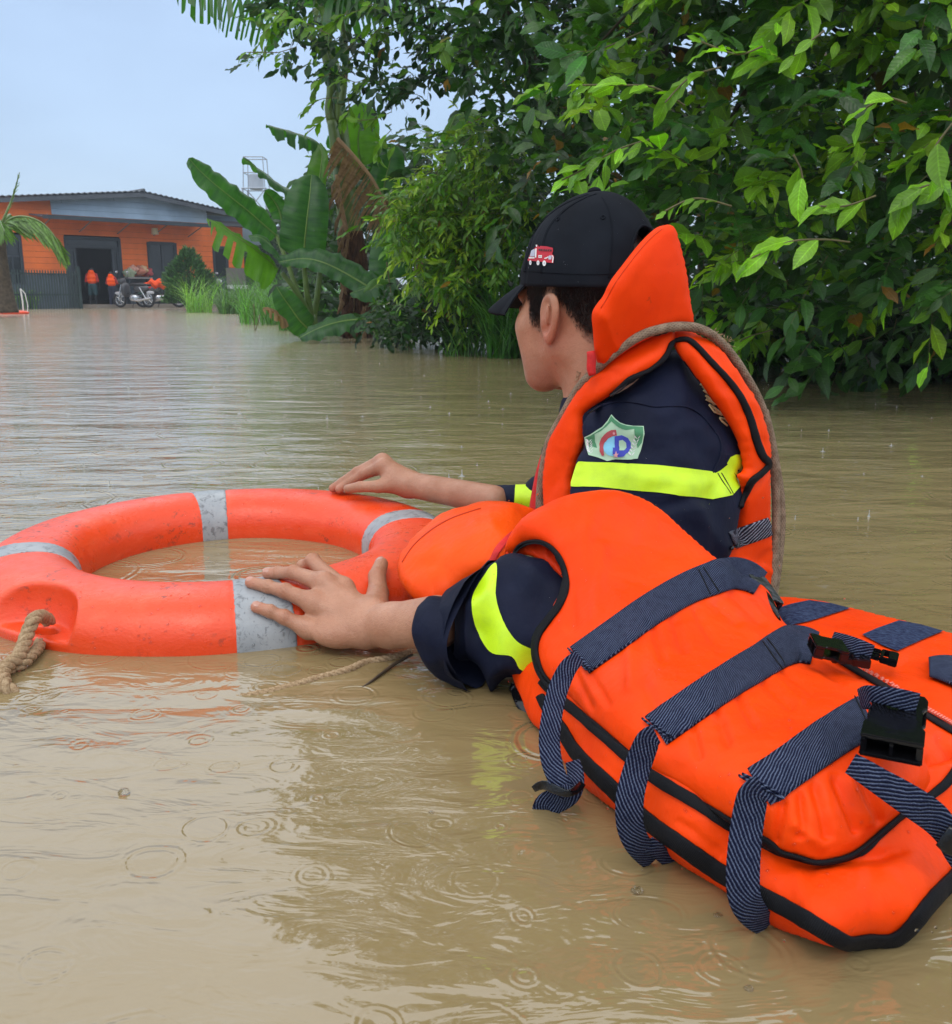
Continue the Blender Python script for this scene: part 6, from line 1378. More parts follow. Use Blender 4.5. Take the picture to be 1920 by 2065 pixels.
# ------------------------------------------------------------------ vegetation
def leaf_mat(name, rough=.36, trans=.42, bumpf=90, strength=.35):
    m = M_(name, rough, .42); a = m.n('ShaderNodeAttribute', attribute_name='tint').outputs['Color']; inf = m.n('ShaderNodeObjectInfo')
    p = m.geo(); uvs = m.n('ShaderNodeSeparateXYZ', {0: m.co('UV')}); ay = m.math('ABSOLUTE', uvs.outputs[1]); vein = m.math('SINE', m.math('MULTIPLY', m.math('SUBTRACT', uvs.outputs[0], m.math('MULTIPLY', ay, .9)), 62.0)); mid = m.rng(ay, .006, .022, 1.45, 1.0); v = m.math('MULTIPLY', m.math('MULTIPLY', m.rng(m.noise(14, 3, vec=p), .3, .7, .72, 1.28), mid), m.rng(vein, .6, 1.0, 1.0, 1.18)); mul = m.n('ShaderNodeVectorMath', {0: a, 'Scale': v}, operation='SCALE').outputs[0]
    m.color(mul); m.rough(m.rng(m.noise(40, 3, vec=p), .3, .7, rough-.10, rough+.12)); m.bump(m.noise(bumpf, 2, vec=p), strength, .005); m.bump(vein, .25, .0012)
    tr = m.n('ShaderNodeBsdfTranslucent'); tc2 = m.n('ShaderNodeMix', {0: 1.0, 7: (1.25, 1.5, .35, 1)}, data_type='RGBA', blend_type='MULTIPLY') ; m.t.links.new(mul, tc2.inputs[6]); m.t.links.new(tc2.outputs[2], tr.inputs[0])
    mx_ = m.n('ShaderNodeMixShader', {0: trans}); m.t.links.new(m.b.outputs[0], mx_.inputs[1]); m.t.links.new(tr.outputs[0], mx_.inputs[2]); o = m.t.nodes['Material Output']; m.t.links.new(mx_.outputs[0], o.inputs[0]); return m.m
LEAF = leaf_mat('leaf_green')
BARK = (lambda m: (m.color(m.mix(m.rng(m.noise(16, 5), .35, .7), (.10, .075, .05), (.045, .035, .025))), m.bump(m.noise(40, 4, stretch=(1, 1, .3)), .8, .006), m.m)[-1])(M_('bark', .85, .2))
TWIGM = simple('green_brown_twig', (.10, .085, .03), .6, .3, 20)
def leaf_template(w=.40, fold=.10, droop=.22, wave=0.0, rows=4):
    """unit leaf along +x, normal +z"""
    s = [0]+[(i+1)/(rows+1) for i in range(rows)]+[1.0]; V = [(0, 0, 0)]
    for i, t in enumerate(s[1:-1]):
        h = w*.5*(math.sin(math.pi*t**1.12)**.8); z = -droop*t*t; wv = wave*(1 if i % 2 else -1)
        V += [(t, h, z+fold*h*2+wv), (t, 0, z), (t, -h, z+fold*h*2-wv)]
    V.append((1.0, 0, -droop*1.15)); Fc = [(0, 2, 1), (0, 3, 2)]
    for i in range(rows-1):
        a = 1+i*3; Fc += [(a, a+1, a+4), (a, a+4, a+3), (a+1, a+2, a+5), (a+1, a+5, a+4)]
    a = 1+(rows-1)*3; e = len(V)-1; Fc += [(a, a+1, e), (a+1, a+2, e)]
    return np.array(V, float), np.array(Fc)
TEMPL = [leaf_template(.44, .12, .22, .012, 4), leaf_template(.52, .06, .34, .035, 5), leaf_template(.38, .2, .10, .03, 4), leaf_template(.48, -.06, .38, .03, 5), leaf_template(.42, .25, .55, .02, 5), leaf_template(.50, .08, -.12, .04, 4)]
def rotm(d, n):
    d = d/np.linalg.norm(d, axis=1)[:, None]; n = n-d*(n*d).sum(1)[:, None]; n /= np.linalg.norm(n, axis=1)[:, None]+1e-9; y = np.cross(n, d); return np.stack([d, y, n], 2)
def leaves_mesh(name, P, D, Nn, S, C, parent, mat=LEAF, kind='stuff', templ=None):
    P, D, Nn, S, C = map(np.asarray, (P, D, Nn, S, C)); R = rotm(D, Nn); Vs, Fs, Cs, Us = [], [], [], []; b = 0; tl = templ or TEMPL; sel = RNG.integers(0, len(tl), len(P))
    for k, (tv, tf) in enumerate(tl):
        i = np.where(sel == k)[0]
        if not len(i): continue
        V = np.einsum('nij,vj->nvi', R[i], tv)*S[i, None, None]+P[i, None]; m = len(tv); Fs.append((tf[None]+(np.arange(len(i))*m)[:, None, None]).reshape(-1, 3)+b); Vs.append(V.reshape(-1, 3)); Cs.append(np.repeat(C[i], m, 0)); Us.append(np.tile(tv[:, :2], (len(i), 1))); b += len(i)*m
    o = mesh(name, np.concatenate(Vs), np.concatenate(Fs), mat, parent, cols=np.concatenate(Cs), uv=np.concatenate(Us)); return tag(o, kind=kind) if kind else o
_lm = {}
def leaf_parts(P, D, Nn, S, C, parent, mat=LEAF, name='leaf', templ=None, fam='a'):
    """single leaves as objects of their own, sharing a few meshes"""
    R = rotm(np.asarray(D), np.asarray(Nn)); tl = templ or TEMPL
    for i in range(len(P)):
        ci = tuple(np.round(np.asarray(C[i])*40)/40) if True else None; key = (fam, i % len(tl), tuple(np.round(np.log(np.asarray(C[i]))*3).astype(int)))
        if key not in _lm:
            tv, tf = tl[i % len(tl)]; me = bpy.data.meshes.new(name); me.from_pydata([tuple(v) for v in tv], [], [tuple(int(q) for q in f) for f in tf]); me.shade_smooth(); ul = me.uv_layers.new(name='UVMap'); ul.data.foreach_set('uv', np.array([tv[l.vertex_index][:2] for l in me.loops], np.float32).ravel()); a = me.color_attributes.new('tint', 'FLOAT_COLOR', 'POINT')
            a.data.foreach_set('color', np.tile(np.r_[C[i], 1.0].astype(np.float32), len(tv))); me.materials.append(mat); _lm[key] = me
        o = bpy.data.objects.new(name, _lm[key]); COL.objects.link(o); par(o, parent); M = Matrix([[float(R[i][a][b]*S[i]) for b in range(3)]+[float(P[i][a])] for a in range(3)]+[[0, 0, 0, 1]]); o.matrix_basis = M
def tint(n, dark, light, p_light=.2, var=.25):
    t = RNG.random(n); c = np.where((t < p_light)[:, None], np.array(light), np.array(dark)); c = c*np.exp(RNG.normal(0, var, (n, 1)))*np.exp(RNG.normal(0, .07, (n, 3))); old = RNG.random(n) < .012; c[old] = np.array([.26, .13, .02])*RNG.uniform(.5, 1.2, (int(old.sum()), 1)); return np.maximum(c, .001)
def twigs(C, Dm, n_leaf, L, leafsize, dark, light, p_light, spread=.5, seed=0, var=.25):
    """C: twig bases (n,3), Dm: mean directions; returns leaf arrays and stem polylines"""
    n = len(C); D = Dm/np.linalg.norm(Dm, axis=1)[:, None]+RNG.normal(0, spread, (n, 3)); D /= np.linalg.norm(D, axis=1)[:, None]
    Ls = L*RNG.uniform(.6, 1.3, n); young = RNG.random(n) < p_light; P, DD, NN, S, CC, stems = [], [], [], [], [], []
    for j in range(n_leaf):
        t = (j+.6)/n_leaf; pos = C+D*(Ls*t)[:, None]+np.array([0, 0, -.22])*(Ls*t*t)[:, None]
        side = np.cross(D, np.tile([0, 0, 1.0], (n, 1))); side /= np.linalg.norm(side, axis=1)[:, None]+1e-6; sg = 1 if j % 2 else -1
        d = D*(.45+.6*t)+side*sg*(.9-.5*t)+RNG.normal(0, .28, (n, 3))+np.array([0, 0, -.25]); nrm = np.tile([0, 0, 1.0], (n, 1))+RNG.normal(0, .55, (n, 3))+np.array([0, -.35, 0])
        sz = leafsize*RNG.uniform(.55, 1.2, n)*(1-.30*abs(t-.45)); c = tint(n, dark, dark, 0, var); cl = tint(n, light, light, 0, .2); mixw = np.where(young, np.clip(.35+.9*t, 0, 1), np.clip((t-.75)*.6, 0, 1)*(RNG.random(n) < .3))[:, None]; sz = sz*np.where(young & (t > .75), .72, 1)
        P.append(pos); DD.append(d); NN.append(nrm); S.append(sz); CC.append(c*(1-mixw)+cl*mixw)
    for i in range(0, n):
        e = C[i]+D[i]*Ls[i]+np.array([0, 0, -.22*Ls[i]]); stems.append((C[i], C[i]+D[i]*Ls[i]*.5+np.array([0, 0, -.055*Ls[i]]), e))
    return [np.concatenate(a) for a in (P, DD, NN, S, CC)], stems
def stems_mesh(name, stems, r, parent, mat=TWIGM):
    """many thin three-sided twigs in one mesh"""
    V, Fc = [], []; b = 0
    for st in stems:
        for k, p in enumerate(st):
            rr = r*(1-.4*k)
            for a in (0, 2.09, 4.19): V.append((p[0]+rr*math.cos(a), p[1]+rr*math.sin(a)*.6, p[2]+rr*math.sin(a)))
        for k in range(len(st)-1):
            for j in range(3): a0 = b+k*3+j; a1 = b+k*3+(j+1) % 3; Fc.append((a0, a1, a1+3, a0+3))
        b += 3*len(st)
    return tag(mesh(name, V, Fc, mat, parent), kind='stuff')
def in_poly(P, poly):
    ins = np.zeros(len(P), bool); B = np.array(poly, float)
    for a, b in zip(B, np.roll(B, -1, 0)):
        c = ((a[1] > P[:, 1]) != (b[1] > P[:, 1])); xx = (b[0]-a[0])*(P[:, 1]-a[1])/((b[1]-a[1]) if b[1] != a[1] else 1e-9)+a[0]; ins ^= c & (P[:, 0] < xx)
    return ins
def scatter(poly, n, Yf, seed=0, clump=None):
    """points filling the volume a crown takes up: outline from its silhouette, depth from Yf"""
    B = np.array(poly, float); out_ = []; k = 0
    while k < n:
        q = RNG.uniform(B.min(0), B.max(0), (n*2, 2)); q = q[in_poly(q, poly)]
        if clump is not None:
            w = vnoise(q/clump[0], seed)*.6+vnoise(q/(clump[0]*.45), seed+1)*.4; q = q[w > clump[1]+RNG.normal(0, .10, len(q))]
        out_.append(q); k += len(q)
    q = np.concatenate(out_)[:n]; Y = Yf(q) if callable(Yf) else RNG.uniform(Yf[0], Yf[1], n); return at_np(q, Y), q
def make_tree(name, cat, label, base, trunk_pts, polys, n_twigs, Yf, n_leaf, L, size, dark, light, p_light, group=None, clump=None, seed=1, outward=(-.3, -.8, .1), spread=.5, parts=300, stem_r=.0022, var=.25, branches=8, trunk_r=(.12, .03), templ=None, minz=.03, fam='a'):
    t = empty(name, (base[0], base[1], 0), label, cat, group); P, q = scatter(polys, n_twigs, Yf, seed, clump); P = P[P[:, 2] > minz]
    Dm = np.tile(np.array(outward, float), (len(P), 1)); (LP, LD, LN, LS, LC), st = twigs(P, Dm, n_leaf, L, size, dark, light, p_light, spread, var=var)
    ok = LP[:, 2] > .015; LP, LD, LN, LS, LC = LP[ok], LD[ok], LN[ok], LS[ok], LC[ok]
    # the leaves that show largest become parts
    pj = np.array([LP[:, 0], LP[:, 1]*_cp-(LP[:, 2]-CAMH)*_sp, 0*LP[:, 0]]); dep = LP[:, 1]*_cp-(LP[:, 2]-CAMH)*_sp; sx = PCX+FPX*LP[:, 0]/dep; sy = PCY-FPX*(LP[:, 1]*_sp+(LP[:, 2]-CAMH)*_cp)/dep; inside = (sx > -20) & (sx < 1940) & (sy > -20) & (sy < 2000)
    scr = LS/dep*inside*(1 if True else 0); front = scr*(1+.15*RNG.random(len(scr))); idx = np.argsort(-front)[:parts]; m = np.zeros(len(LP), bool); m[idx] = True
    if parts: leaf_parts(LP[m], LD[m], LN[m], LS[m], LC[m], t, templ=templ, fam=fam)
    leaves_mesh('foliage', LP[~m], LD[~m], LN[~m], LS[~m], LC[~m], t, templ=templ); stems_mesh('twigs', st, stem_r, t)
    tp = [Vector(p) for p in trunk_pts]; n = len(tp); tube('trunk', tp, [trunk_r[0]+(trunk_r[1]-trunk_r[0])*i/(n-1) for i in range(n)], BARK, t, 10, .12)
    ends = P[RNG.choice(len(P), min(branches, len(P)), replace=False)]
    for e in ends:
        k = RNG.integers(1, n); a = np.array(tp[k]); mid = a*.5+e*.5+np.array([0, 0, .12*np.linalg.norm(e-a)])+RNG.normal(0, .05, 3); tube('branch', [a, mid, e], [trunk_r[1]*.55, trunk_r[1]*.35, .004], BARK, t, 6, .08)
    return t, P
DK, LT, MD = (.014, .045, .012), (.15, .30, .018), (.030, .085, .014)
# T1: the big-leaved tree hanging over the water at the right
T1poly = [(1150, 120), (1250, 20), (1300, -500), (1500, -1400), (2600, -1500), (2900, 300), (2700, 720), (2000, 735), (1900, 700), (1820, 690), (1760, 775), (1700, 800), (1690, 720), (1600, 700), (1500, 690), (1440, 600), (1380, 470), (1300, 420), (1180, 400), (1140, 330), (1200, 240)]
def y1(q): base = 3.6+(q[:, 1] > 560)*(q[:, 1]-560)/200*1.1-.0*q[:, 0]; return base+np.abs(RNG.normal(0, .55, len(q)))+RNG.uniform(-.35, .5, len(q))
T1, P1 = make_tree('broadleaf_tree', 'tree', 'large broad-leaved tree with glossy wet leaves hanging over the water at the right', (2.9, 5.6), [(2.9, 5.6, -.9), (2.75, 5.45, .4), (2.5, 5.2, 1.5), (2.3, 4.9, 2.6), (2.1, 4.7, 3.6)], T1poly, 2100, y1, 8, .32, .130, (.034, .10, .017), (.19, .37, .018), .32, clump=(150, -.42), seed=5, outward=(-.55, -.55, -.05), spread=.45, branches=22, trunk_r=(.13, .035))
# bright young sprays on its outer branches, each along its own twig
def spray(parent, pts, Y, n, size, col=(.17, .36, .02), seedv=0, stem=.003, fam='b'):
    C = catmull([tuple(at(*p, Y)) for p in pts], .01); tube('twig', C, [stem*1.2]+[stem]*(len(C)-2)+[stem*.4] if len(C) > 2 else stem, TWIGM, parent, 5, .03, raw=True)
    P, D, N_, S, Cc = [], [], [], [], []
    for j in range(n):
        t = .12+.88*(j+1)/n; k = min(int(t*(len(C)-1)), len(C)-2); d = C[k+1]-C[k]; d /= np.linalg.norm(d); s = np.cross(d, [0, 0, 1]); s /= np.linalg.norm(s)+1e-6; sg = 1 if j % 2 else -1
        P.append(C[k]); D.append(d*(.6+.5*t)+s*sg*.7*(1.1-t)+RNG.normal(0, .25, 3)+[0, 0, -.2]); N_.append(np.array([0, -.6, .8])+RNG.normal(0, .4, 3)); S.append(size*RNG.uniform(.6, 1.15)*(1-.35*max(0, t-.7)/.3)); Cc.append(np.array(col)*np.exp(RNG.normal(0, .16)))
    leaf_parts(P, D, N_, S, Cc, parent, fam=fam)
F = lambda l: [(a*1.039, b*1.039) for a, b in l]
for pts, Y, n, s in [(F([(1330, 205), (1270, 170), (1200, 165), (1130, 165)]), 3.3, 9, .10), (F([(1400, 130), (1340, 150), (1290, 200)]), 3.2, 5, .15), (F([(1280, 265), (1200, 290), (1130, 330), (1090, 350)]), 3.3, 10, .10), (F([(1480, 90), (1430, 105), (1360, 80)]), 3.1, 6, .10), (F([(1420, 400), (1350, 385), (1290, 410)]), 3.0, 6, .075), (F([(1650, 470), (1600, 465), (1530, 470), (1450, 505)]), 2.9, 4, .14), (F([(1700, 380), (1640, 400), (1590, 400)]), 2.9, 5, .11), (F([(1600, 60), (1560, 90), (1540, 110)]), 2.9, 3, .11), (F([(1760, 200), (1720, 190), (1680, 210)]), 2.7, 3, .15), (F([(1860, 350), (1800, 360), (1750, 380)]), 2.8, 5, .14), (F([(1848, 240), (1810, 300), (1830, 360)]), 2.7, 4, .14), (F([(1500, 640), (1440, 660), (1435, 690)]), 3.9, 3, .12), (F([(1700, 650), (1660, 665), (1630, 675)]), 4.2, 3, .12), (F([(1540, 300), (1555, 330), (1560, 370)]), 3.0, 3, .12), (F([(1000, -40), (940, -10), (900, 20)]), 6.0, 5, .11), (F([(1250, 60), (1180, 90), (1120, 110)]), 3.6, 6, .08)]:
    spray(T1, pts, Y, n, s)
for pts, Y, n, s in [(F([(1680, 690), (1690, 730), (1660, 790)]), 4.6, 9, .10), (F([(1640, 700), (1660, 740), (1650, 770)]), 4.7, 7, .09), (F([(1560, 590), (1580, 640), (1570, 690)]), 4.6, 6, .11)]: spray(T1, pts, Y, n, s, (.035, .10, .03))
# T2: dark tree behind the cap and between
T2poly = [(880, -400), (1000, -1400), (2600, -1500), (2700, 640), (1450, 700), (1100, 640), (1020, 520), (1040, 380), (1000, 300), (960, 200), (900, 60)]
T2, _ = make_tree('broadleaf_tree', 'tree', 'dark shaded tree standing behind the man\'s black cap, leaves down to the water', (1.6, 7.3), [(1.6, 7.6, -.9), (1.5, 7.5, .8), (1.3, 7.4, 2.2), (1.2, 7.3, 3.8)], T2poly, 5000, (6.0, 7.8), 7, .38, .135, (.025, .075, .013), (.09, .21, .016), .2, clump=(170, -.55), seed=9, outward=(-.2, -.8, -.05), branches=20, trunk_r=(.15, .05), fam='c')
# T3: the airy tree with sky between its leaves
T3a = [(530, 40), (560, -200), (620, -1300), (1700, -1500), (1300, 100), (1050, 300), (1010, 250), (960, 255), (900, 230), (860, 240), (820, 200), (760, 180), (700, 170), (640, 150), (600, 125), (560, 110)]
T3, _ = make_tree('airy_tree', 'tree', 'airy tree with small dark leaves and sky showing between them above the banana plants', (1.1, 9.2), [(1.3, 9.6, -.9), (1.0, 9.3, 1.2), (.5, 9.0, 2.4), (-.2, 8.7, 3.4), (-.9, 8.5, 4.0)], T3a, 2600, (8.0, 9.0), 7, .36, .125, (.018, .058, .016), (.12, .26, .014), .18, clump=(90, -.10), seed=21, outward=(-.4, -.5, -.25), branches=26, trunk_r=(.10, .035), stem_r=.003, fam='d')
for pts, Y, n, s in [(Z2([(700, 270), (600, 300), (560, 300), (420, 300)]), 7.4, 5, .14), (Z2([(640, 60), (570, 130), (520, 200)]), 7.4, 6, .16), (Z2([(900, 200), (700, 110), (560, 80)]), 7.5, 9, .15), (Z2([(950, 560), (840, 570), (740, 640)]), 7.6, 7, .13), (Z2([(900, 420), (830, 460), (800, 530)]), 7.6, 6, .13), (Z2([(900, 640), (860, 680), (770, 760)]), 7.6, 5, .12), (Z2([(1000, 60), (900, 150), (830, 150)]), 7.6, 7, .15), (Z2([(1100, 450), (1040, 470), (950, 430)]), 7.8, 6, .13), (Z2([(1250, 640), (1150, 680), (1050, 690)]), 7.8, 7, .14), (Z2([(1250, 740), (1200, 800), (1170, 880)]), 7.8, 6, .15), (Z2([(1150, 20), (1060, 60), (960, 90)]), 7.6, 6, .14), (Z2([(1300, 820), (1230, 850), (1180, 790)]), 7.9, 6, .13), (Z2([(1000, 560), (1000, 640), (960, 700)]), 7.7, 6, .12), (Z2([(1200, 150), (1150, 190), (1130, 230)]), 7.5, 4, .15)]:
    spray(T3, pts, Y, n, s, (.12, .25, .014), fam='e')
# T4: shrub with feathery bright leaves beside the banana
FEA = [leaf_template(.26, .1, .25), leaf_template(.3, .05, .35)]
T4p = [(800, 390), (870, 350), (900, 330), (960, 230), (1010, 300), (1060, 330), (1090, 400), (1060, 480), (1010, 560), (960, 600), (900, 590), (870, 560), (830, 500), (800, 460)]
T4, _ = make_tree('feathery_shrub', 'shrub', 'yellow-green shrub with long drooping leaflets between the banana plants and the cap', (-.2, 9.3), [(-.1, 9.5, -.9), (-.15, 9.4, .4), (-.2, 9.2, 1.2), (-.1, 9.1, 1.8)], T4p, 700, (7.2, 8.2), 11, .34, .105, (.085, .19, .015), (.22, .34, .018), .45, clump=(80, -.45), seed=31, outward=(-.3, -.7, -.25), branches=14, trunk_r=(.05, .02), templ=FEA, fam='f', spread=.5)
P, D, N_, S, Cc = [], [], [], [], []
for cx_, cy_ in Z2([(1545, 1170), (1560, 1200), (1440, 1300), (1600, 1280), (1680, 1350), (1650, 1500), (1560, 1560), (1700, 1240), (1500, 1420), (1620, 1420), (1540, 1290), (1720, 1420)]):
    for k in range(7): P.append(np.array(at(cx_+RNG.normal(0, 9), cy_+RNG.normal(0, 8), 8.2))); D.append(np.array([RNG.normal(0, .35), RNG.normal(0, .3), -1])); N_.append(np.array([RNG.normal(0, .5), -1, .1])); S.append(RNG.uniform(.13, .22)); Cc.append(np.array([.16, .17, .018])*np.exp(RNG.normal(0, .25)))
leaf_parts(P, D, N_, S, Cc, T4, fam='g', templ=FEA)
# T5: undergrowth at the water's edge
T5p = [(770, 615), (850, 600), (980, 590), (1100, 540), (1300, 560), (1500, 600), (2000, 620), (2400, 600), (2400, 735), (1900, 735), (1500, 715), (1100, 690), (760, 680), (745, 620)]
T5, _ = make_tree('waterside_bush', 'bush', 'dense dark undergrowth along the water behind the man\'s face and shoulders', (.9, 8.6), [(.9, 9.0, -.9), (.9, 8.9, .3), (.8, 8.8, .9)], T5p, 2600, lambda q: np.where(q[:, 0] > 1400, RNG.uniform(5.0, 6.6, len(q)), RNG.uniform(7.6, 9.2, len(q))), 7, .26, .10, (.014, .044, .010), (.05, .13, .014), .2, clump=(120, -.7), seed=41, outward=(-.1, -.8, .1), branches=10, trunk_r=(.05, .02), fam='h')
# far tree line behind everything, closing the gaps low down
T6p = [(620, 330), (900, 250), (1300, 200), (2800, 100), (2800, 640), (1300, 640), (640, 640)]
T6, _ = make_tree('dense_tree', 'tree', 'dense tree filling the gaps behind the banana plants and the dark tree', (3.0, 12.5), [(3.0, 13, -.5), (3.0, 12.8, 1.2), (2.9, 12.6, 3)], T6p, 2300, (11, 13), 6, .5, .22, (.02, .06, .012), (.06, .15, .016), .15, clump=(160, -.6), seed=51, branches=8, trunk_r=(.15, .06), fam='i')

# ------------------------------------------------------------------ banana plants
def banana_mat(name, c1, c2, back=(.05, .10, .012), rough=.34, trans=.38):
    m = M_(name, rough, .5); uv = m.co('UV'); s = m.n('ShaderNodeSeparateXYZ', {0: uv}); p = m.geo()
    rib = m.math('SINE', m.math('MULTIPLY', m.math('ADD', s.outputs[0], m.math('MULTIPLY', m.math('ABSOLUTE', s.outputs[1]), .35)), 420.0)); band = m.noise(26, 3, vec=m.n('ShaderNodeMapping', {0: uv, 'Scale': (1, .12, 1)}).outputs[0])
    c = m.mix(m.rng(band, .35, .68), c1, c2); c = m.mix(m.rng(m.noise(5, 3, vec=p), .45, .75, 0, .5), c, tuple(x*1.5 for x in c2)); c = m.mix(m.rng(m.noise(30, 4, .7, vec=p), .70, .76), c, (.09, .06, .02))
    m.color(c); m.bump(rib, .35, .0025); m.bump(band, .5, .012)
    tr = m.n('ShaderNodeBsdfTranslucent'); k = m.n('ShaderNodeMix', {0: 1.0, 7: (1.9, 2.3, .45, 1)}, data_type='RGBA', blend_type='MULTIPLY'); m.t.links.new(c, k.inputs[6]); m.t.links.new(k.outputs[2], tr.inputs[0]); mx_ = m.n('ShaderNodeMixShader', {0: trans}); m.t.links.new(m.b.outputs[0], mx_.inputs[1]); m.t.links.new(tr.outputs[0], mx_.inputs[2]); m.t.links.new(mx_.outputs[0], m.t.nodes['Material Output'].inputs[0]); return m.m
BAN = banana_mat('banana_leaf', (.018, .078, .020), (.042, .135, .026)); BANL = banana_mat('banana_leaf_young', (.06, .16, .015), (.085, .20, .02)); BAND = banana_mat('dead_banana_leaf', (.33, .20, .105), (.15, .088, .045), rough=.8, trans=.15)
RIBM = simple('banana_midrib', (.16, .26, .05), .35, .15, 10); STEMM = simple('banana_stem', (.10, .16, .03), .4, .35, 6, .003, 20); DEADRIB = simple('dead_midrib', (.25, .15, .07), .8, .2, 10)
def banana_leaf(parent, pts, half, face=(0, -1, .4), droop=.25, tears=(), mat=BAN, wave=.02, name='leaf', tipw=.55, asym=(1, 1), seed=1, ribw=.012, shred=0.0):
    """pts: (px, py, Y) from the leaf stalk to the tip; half width in m; face: the way its upper side looks"""
    C = catmull([tuple(at(*p)) for p in pts], .03); m = len(C); T, _, _ = frames(C); fv = np.array(face, float); r = random.Random(seed); nw = 9; V, Fc, UV = [], [], []; cut = {}
    for s_, ta, tb, dp in tears: cut.setdefault(s_, []).append((ta, tb, dp))
    L = np.r_[0, np.cumsum(np.linalg.norm(np.diff(C, axis=0), axis=1))]; tot = L[-1]
    ph = r.random()*6
    for i in range(m):
        t = L[i]/tot; n = fv-T[i]*(fv @ T[i]); n /= np.linalg.norm(n); sd = np.cross(T[i], n); w = half*min(1, (t/.10)**.6 if t > 0 else 0)*(max(0, 1-((t-.30)/.70)**2.6)**.5 if t > .3 else 1)
        for s_ in (-1, 1):
            ww = w*asym[0 if s_ < 0 else 1]
            for j in range(nw+1):
                u = j/nw; wv = wave*(math.sin(L[i]*34+ph+s_)+.6*math.sin(L[i]*57+ph*2))*u**1.6
                d = C[i]+sd*s_*ww*u*(1-.12*u)+n*(wv+.10*ww*math.sin(u*3.1))-np.array([0, 0, 1])*droop*ww*u*u+T[i]*(.10*ww*u); V.append(d); UV.append((L[i], s_*u*ww))
    k = 2*(nw+1)
    for i in range(m-1):
        t = L[i]/tot
        for q_, s_ in enumerate((-1, 1)):
            for j in range(nw):
                u = (j+.5)/nw
                if any(a < t < b and u > 1-dp*(1-abs(2*(t-a)/(b-a)-1)*.3) for a, b, dp in cut.get(s_, [])): continue
                a = i*k+q_*(nw+1)+j; f = (a, a+1, a+k+1, a+k); Fc.append(f if s_ < 0 else f[::-1])
    o = mesh(name, V, Fc, mat, parent, uv=UV); rib_pts = C+np.array([0, 0, -.002]); tube('midrib', rib_pts, list(np.linspace(ribw, ribw*.25, m)), RIBM if mat is not BAND else DEADRIB, o, 6, raw=True); return o
def stalk(parent, pts, r0, r1, mat=STEMM, name='leaf_stalk', seg=8): n = len(pts); return tube(name, [at(*p) for p in pts], [r0+(r1-r0)*i/(n-1) for i in range(n)], mat, parent, seg, .05)
def B2(pts, Y): 
    Yf = Y if isinstance(Y, (list, tuple)) else [Y]*len(pts); return [(*q, y) for q, y in zip(Z2(pts), Yf)]
b0 = at(*Z2([(800, 1900)])[0], 10.3)
bp1 = empty('banana_plant', (b0.x, b0.y, 0), 'leafy banana plant whose long leaf points up left toward the house', 'banana plant', 'banana plants at the water edge')
banana_leaf(bp1, B2([(590, 1350), (520, 1290), (430, 1210), (330, 1130), (220, 1040), (140, 965), (88, 905)], [10.3, 10.2, 10.1, 10.0, 9.9, 9.85, 9.8]), .195, (.35, -1, .7), .1, wave=.014, seed=2)
banana_leaf(bp1, B2([(700, 1100), (620, 1070), (540, 1010), (460, 950), (400, 900)], [10.4, 10.3, 10.2, 10.1, 10.0]), .17, (-.2, -.55, 1), .35, wave=.016, seed=3)
banana_leaf(bp1, B2([(745, 1490), (752, 1380), (765, 1250), (780, 1120), (790, 1000)], [10.0, 9.95, 9.92, 9.95, 10.05]), .285, (.1, -1, .12), .02, wave=.012, seed=4, asym=(1.0, .85))
banana_leaf(bp1, B2([(800, 1160), (830, 1050), (845, 950), (850, 870), (825, 830)], [10.3, 10.3, 10.3, 10.35, 10.4]), .17, (.0, -1, .1), .05, mat=BANL, wave=.012, seed=5, asym=(.9, .5))
banana_leaf(bp1, B2([(860, 850), (800, 800), (720, 770), (620, 740), (530, 715)], [10.6, 10.5, 10.4, 10.3, 10.2]), .14, (0, -.5, 1), .9, tears=((-1, .3, .36, .7), (-1, .5, .55, .8), (-1, .68, .74, .8), (-1, .85, .9, .7), (1, .4, .45, .5)), mat=BAN, wave=.02, seed=6)
banana_leaf(bp1, B2([(600, 1540), (520, 1470), (430, 1400), (320, 1330), (230, 1270), (190, 1255)], [9.9, 9.8, 9.7, 9.6, 9.55, 9.5]), .25, (.1, -.9, .8), .45, tears=((-1, .45, .49, .75), (-1, .58, .61, .8), (-1, .70, .74, .85), (-1, .82, .87, .8), (-1, .92, .97, .8)), mat=BANL, wave=.02, seed=7, asym=(1.0, .35))
banana_leaf(bp1, B2([(620, 1500), (560, 1410), (500, 1360), (430, 1350)], [9.9, 9.8, 9.75, 9.7]), .16, (0, -.4, 1), .3, mat=BAN, wave=.012, seed=17)
banana_leaf(bp1, B2([(1190, 1690), (1080, 1620), (960, 1550), (850, 1500), (740, 1480), (600, 1500)], [9.6, 9.6, 9.6, 9.6, 9.65, 9.7]), .20, (.1, -1, .55), .15, wave=.018, seed=8, asym=(.6, 1))
banana_leaf(bp1, B2([(780, 1890), (720, 1830), (670, 1760), (620, 1690), (590, 1640)], [10.0, 9.9, 9.85, 9.8, 9.8]), .16, (-.2, -1, .35), .1, wave=.012, seed=9)
banana_leaf(bp1, B2([(1180, 1830), (1050, 1830), (940, 1845), (830, 1880), (720, 1935)], [9.5, 9.5, 9.45, 9.4, 9.4]), .14, (.0, -.8, .8), .25, wave=.02, seed=10)
banana_leaf(bp1, B2([(620, 1260), (600, 1190), (560, 1130), (520, 1090)], [10.5, 10.5, 10.45, 10.4]), .11, (0, -1, .3), .1, wave=.012, seed=11)
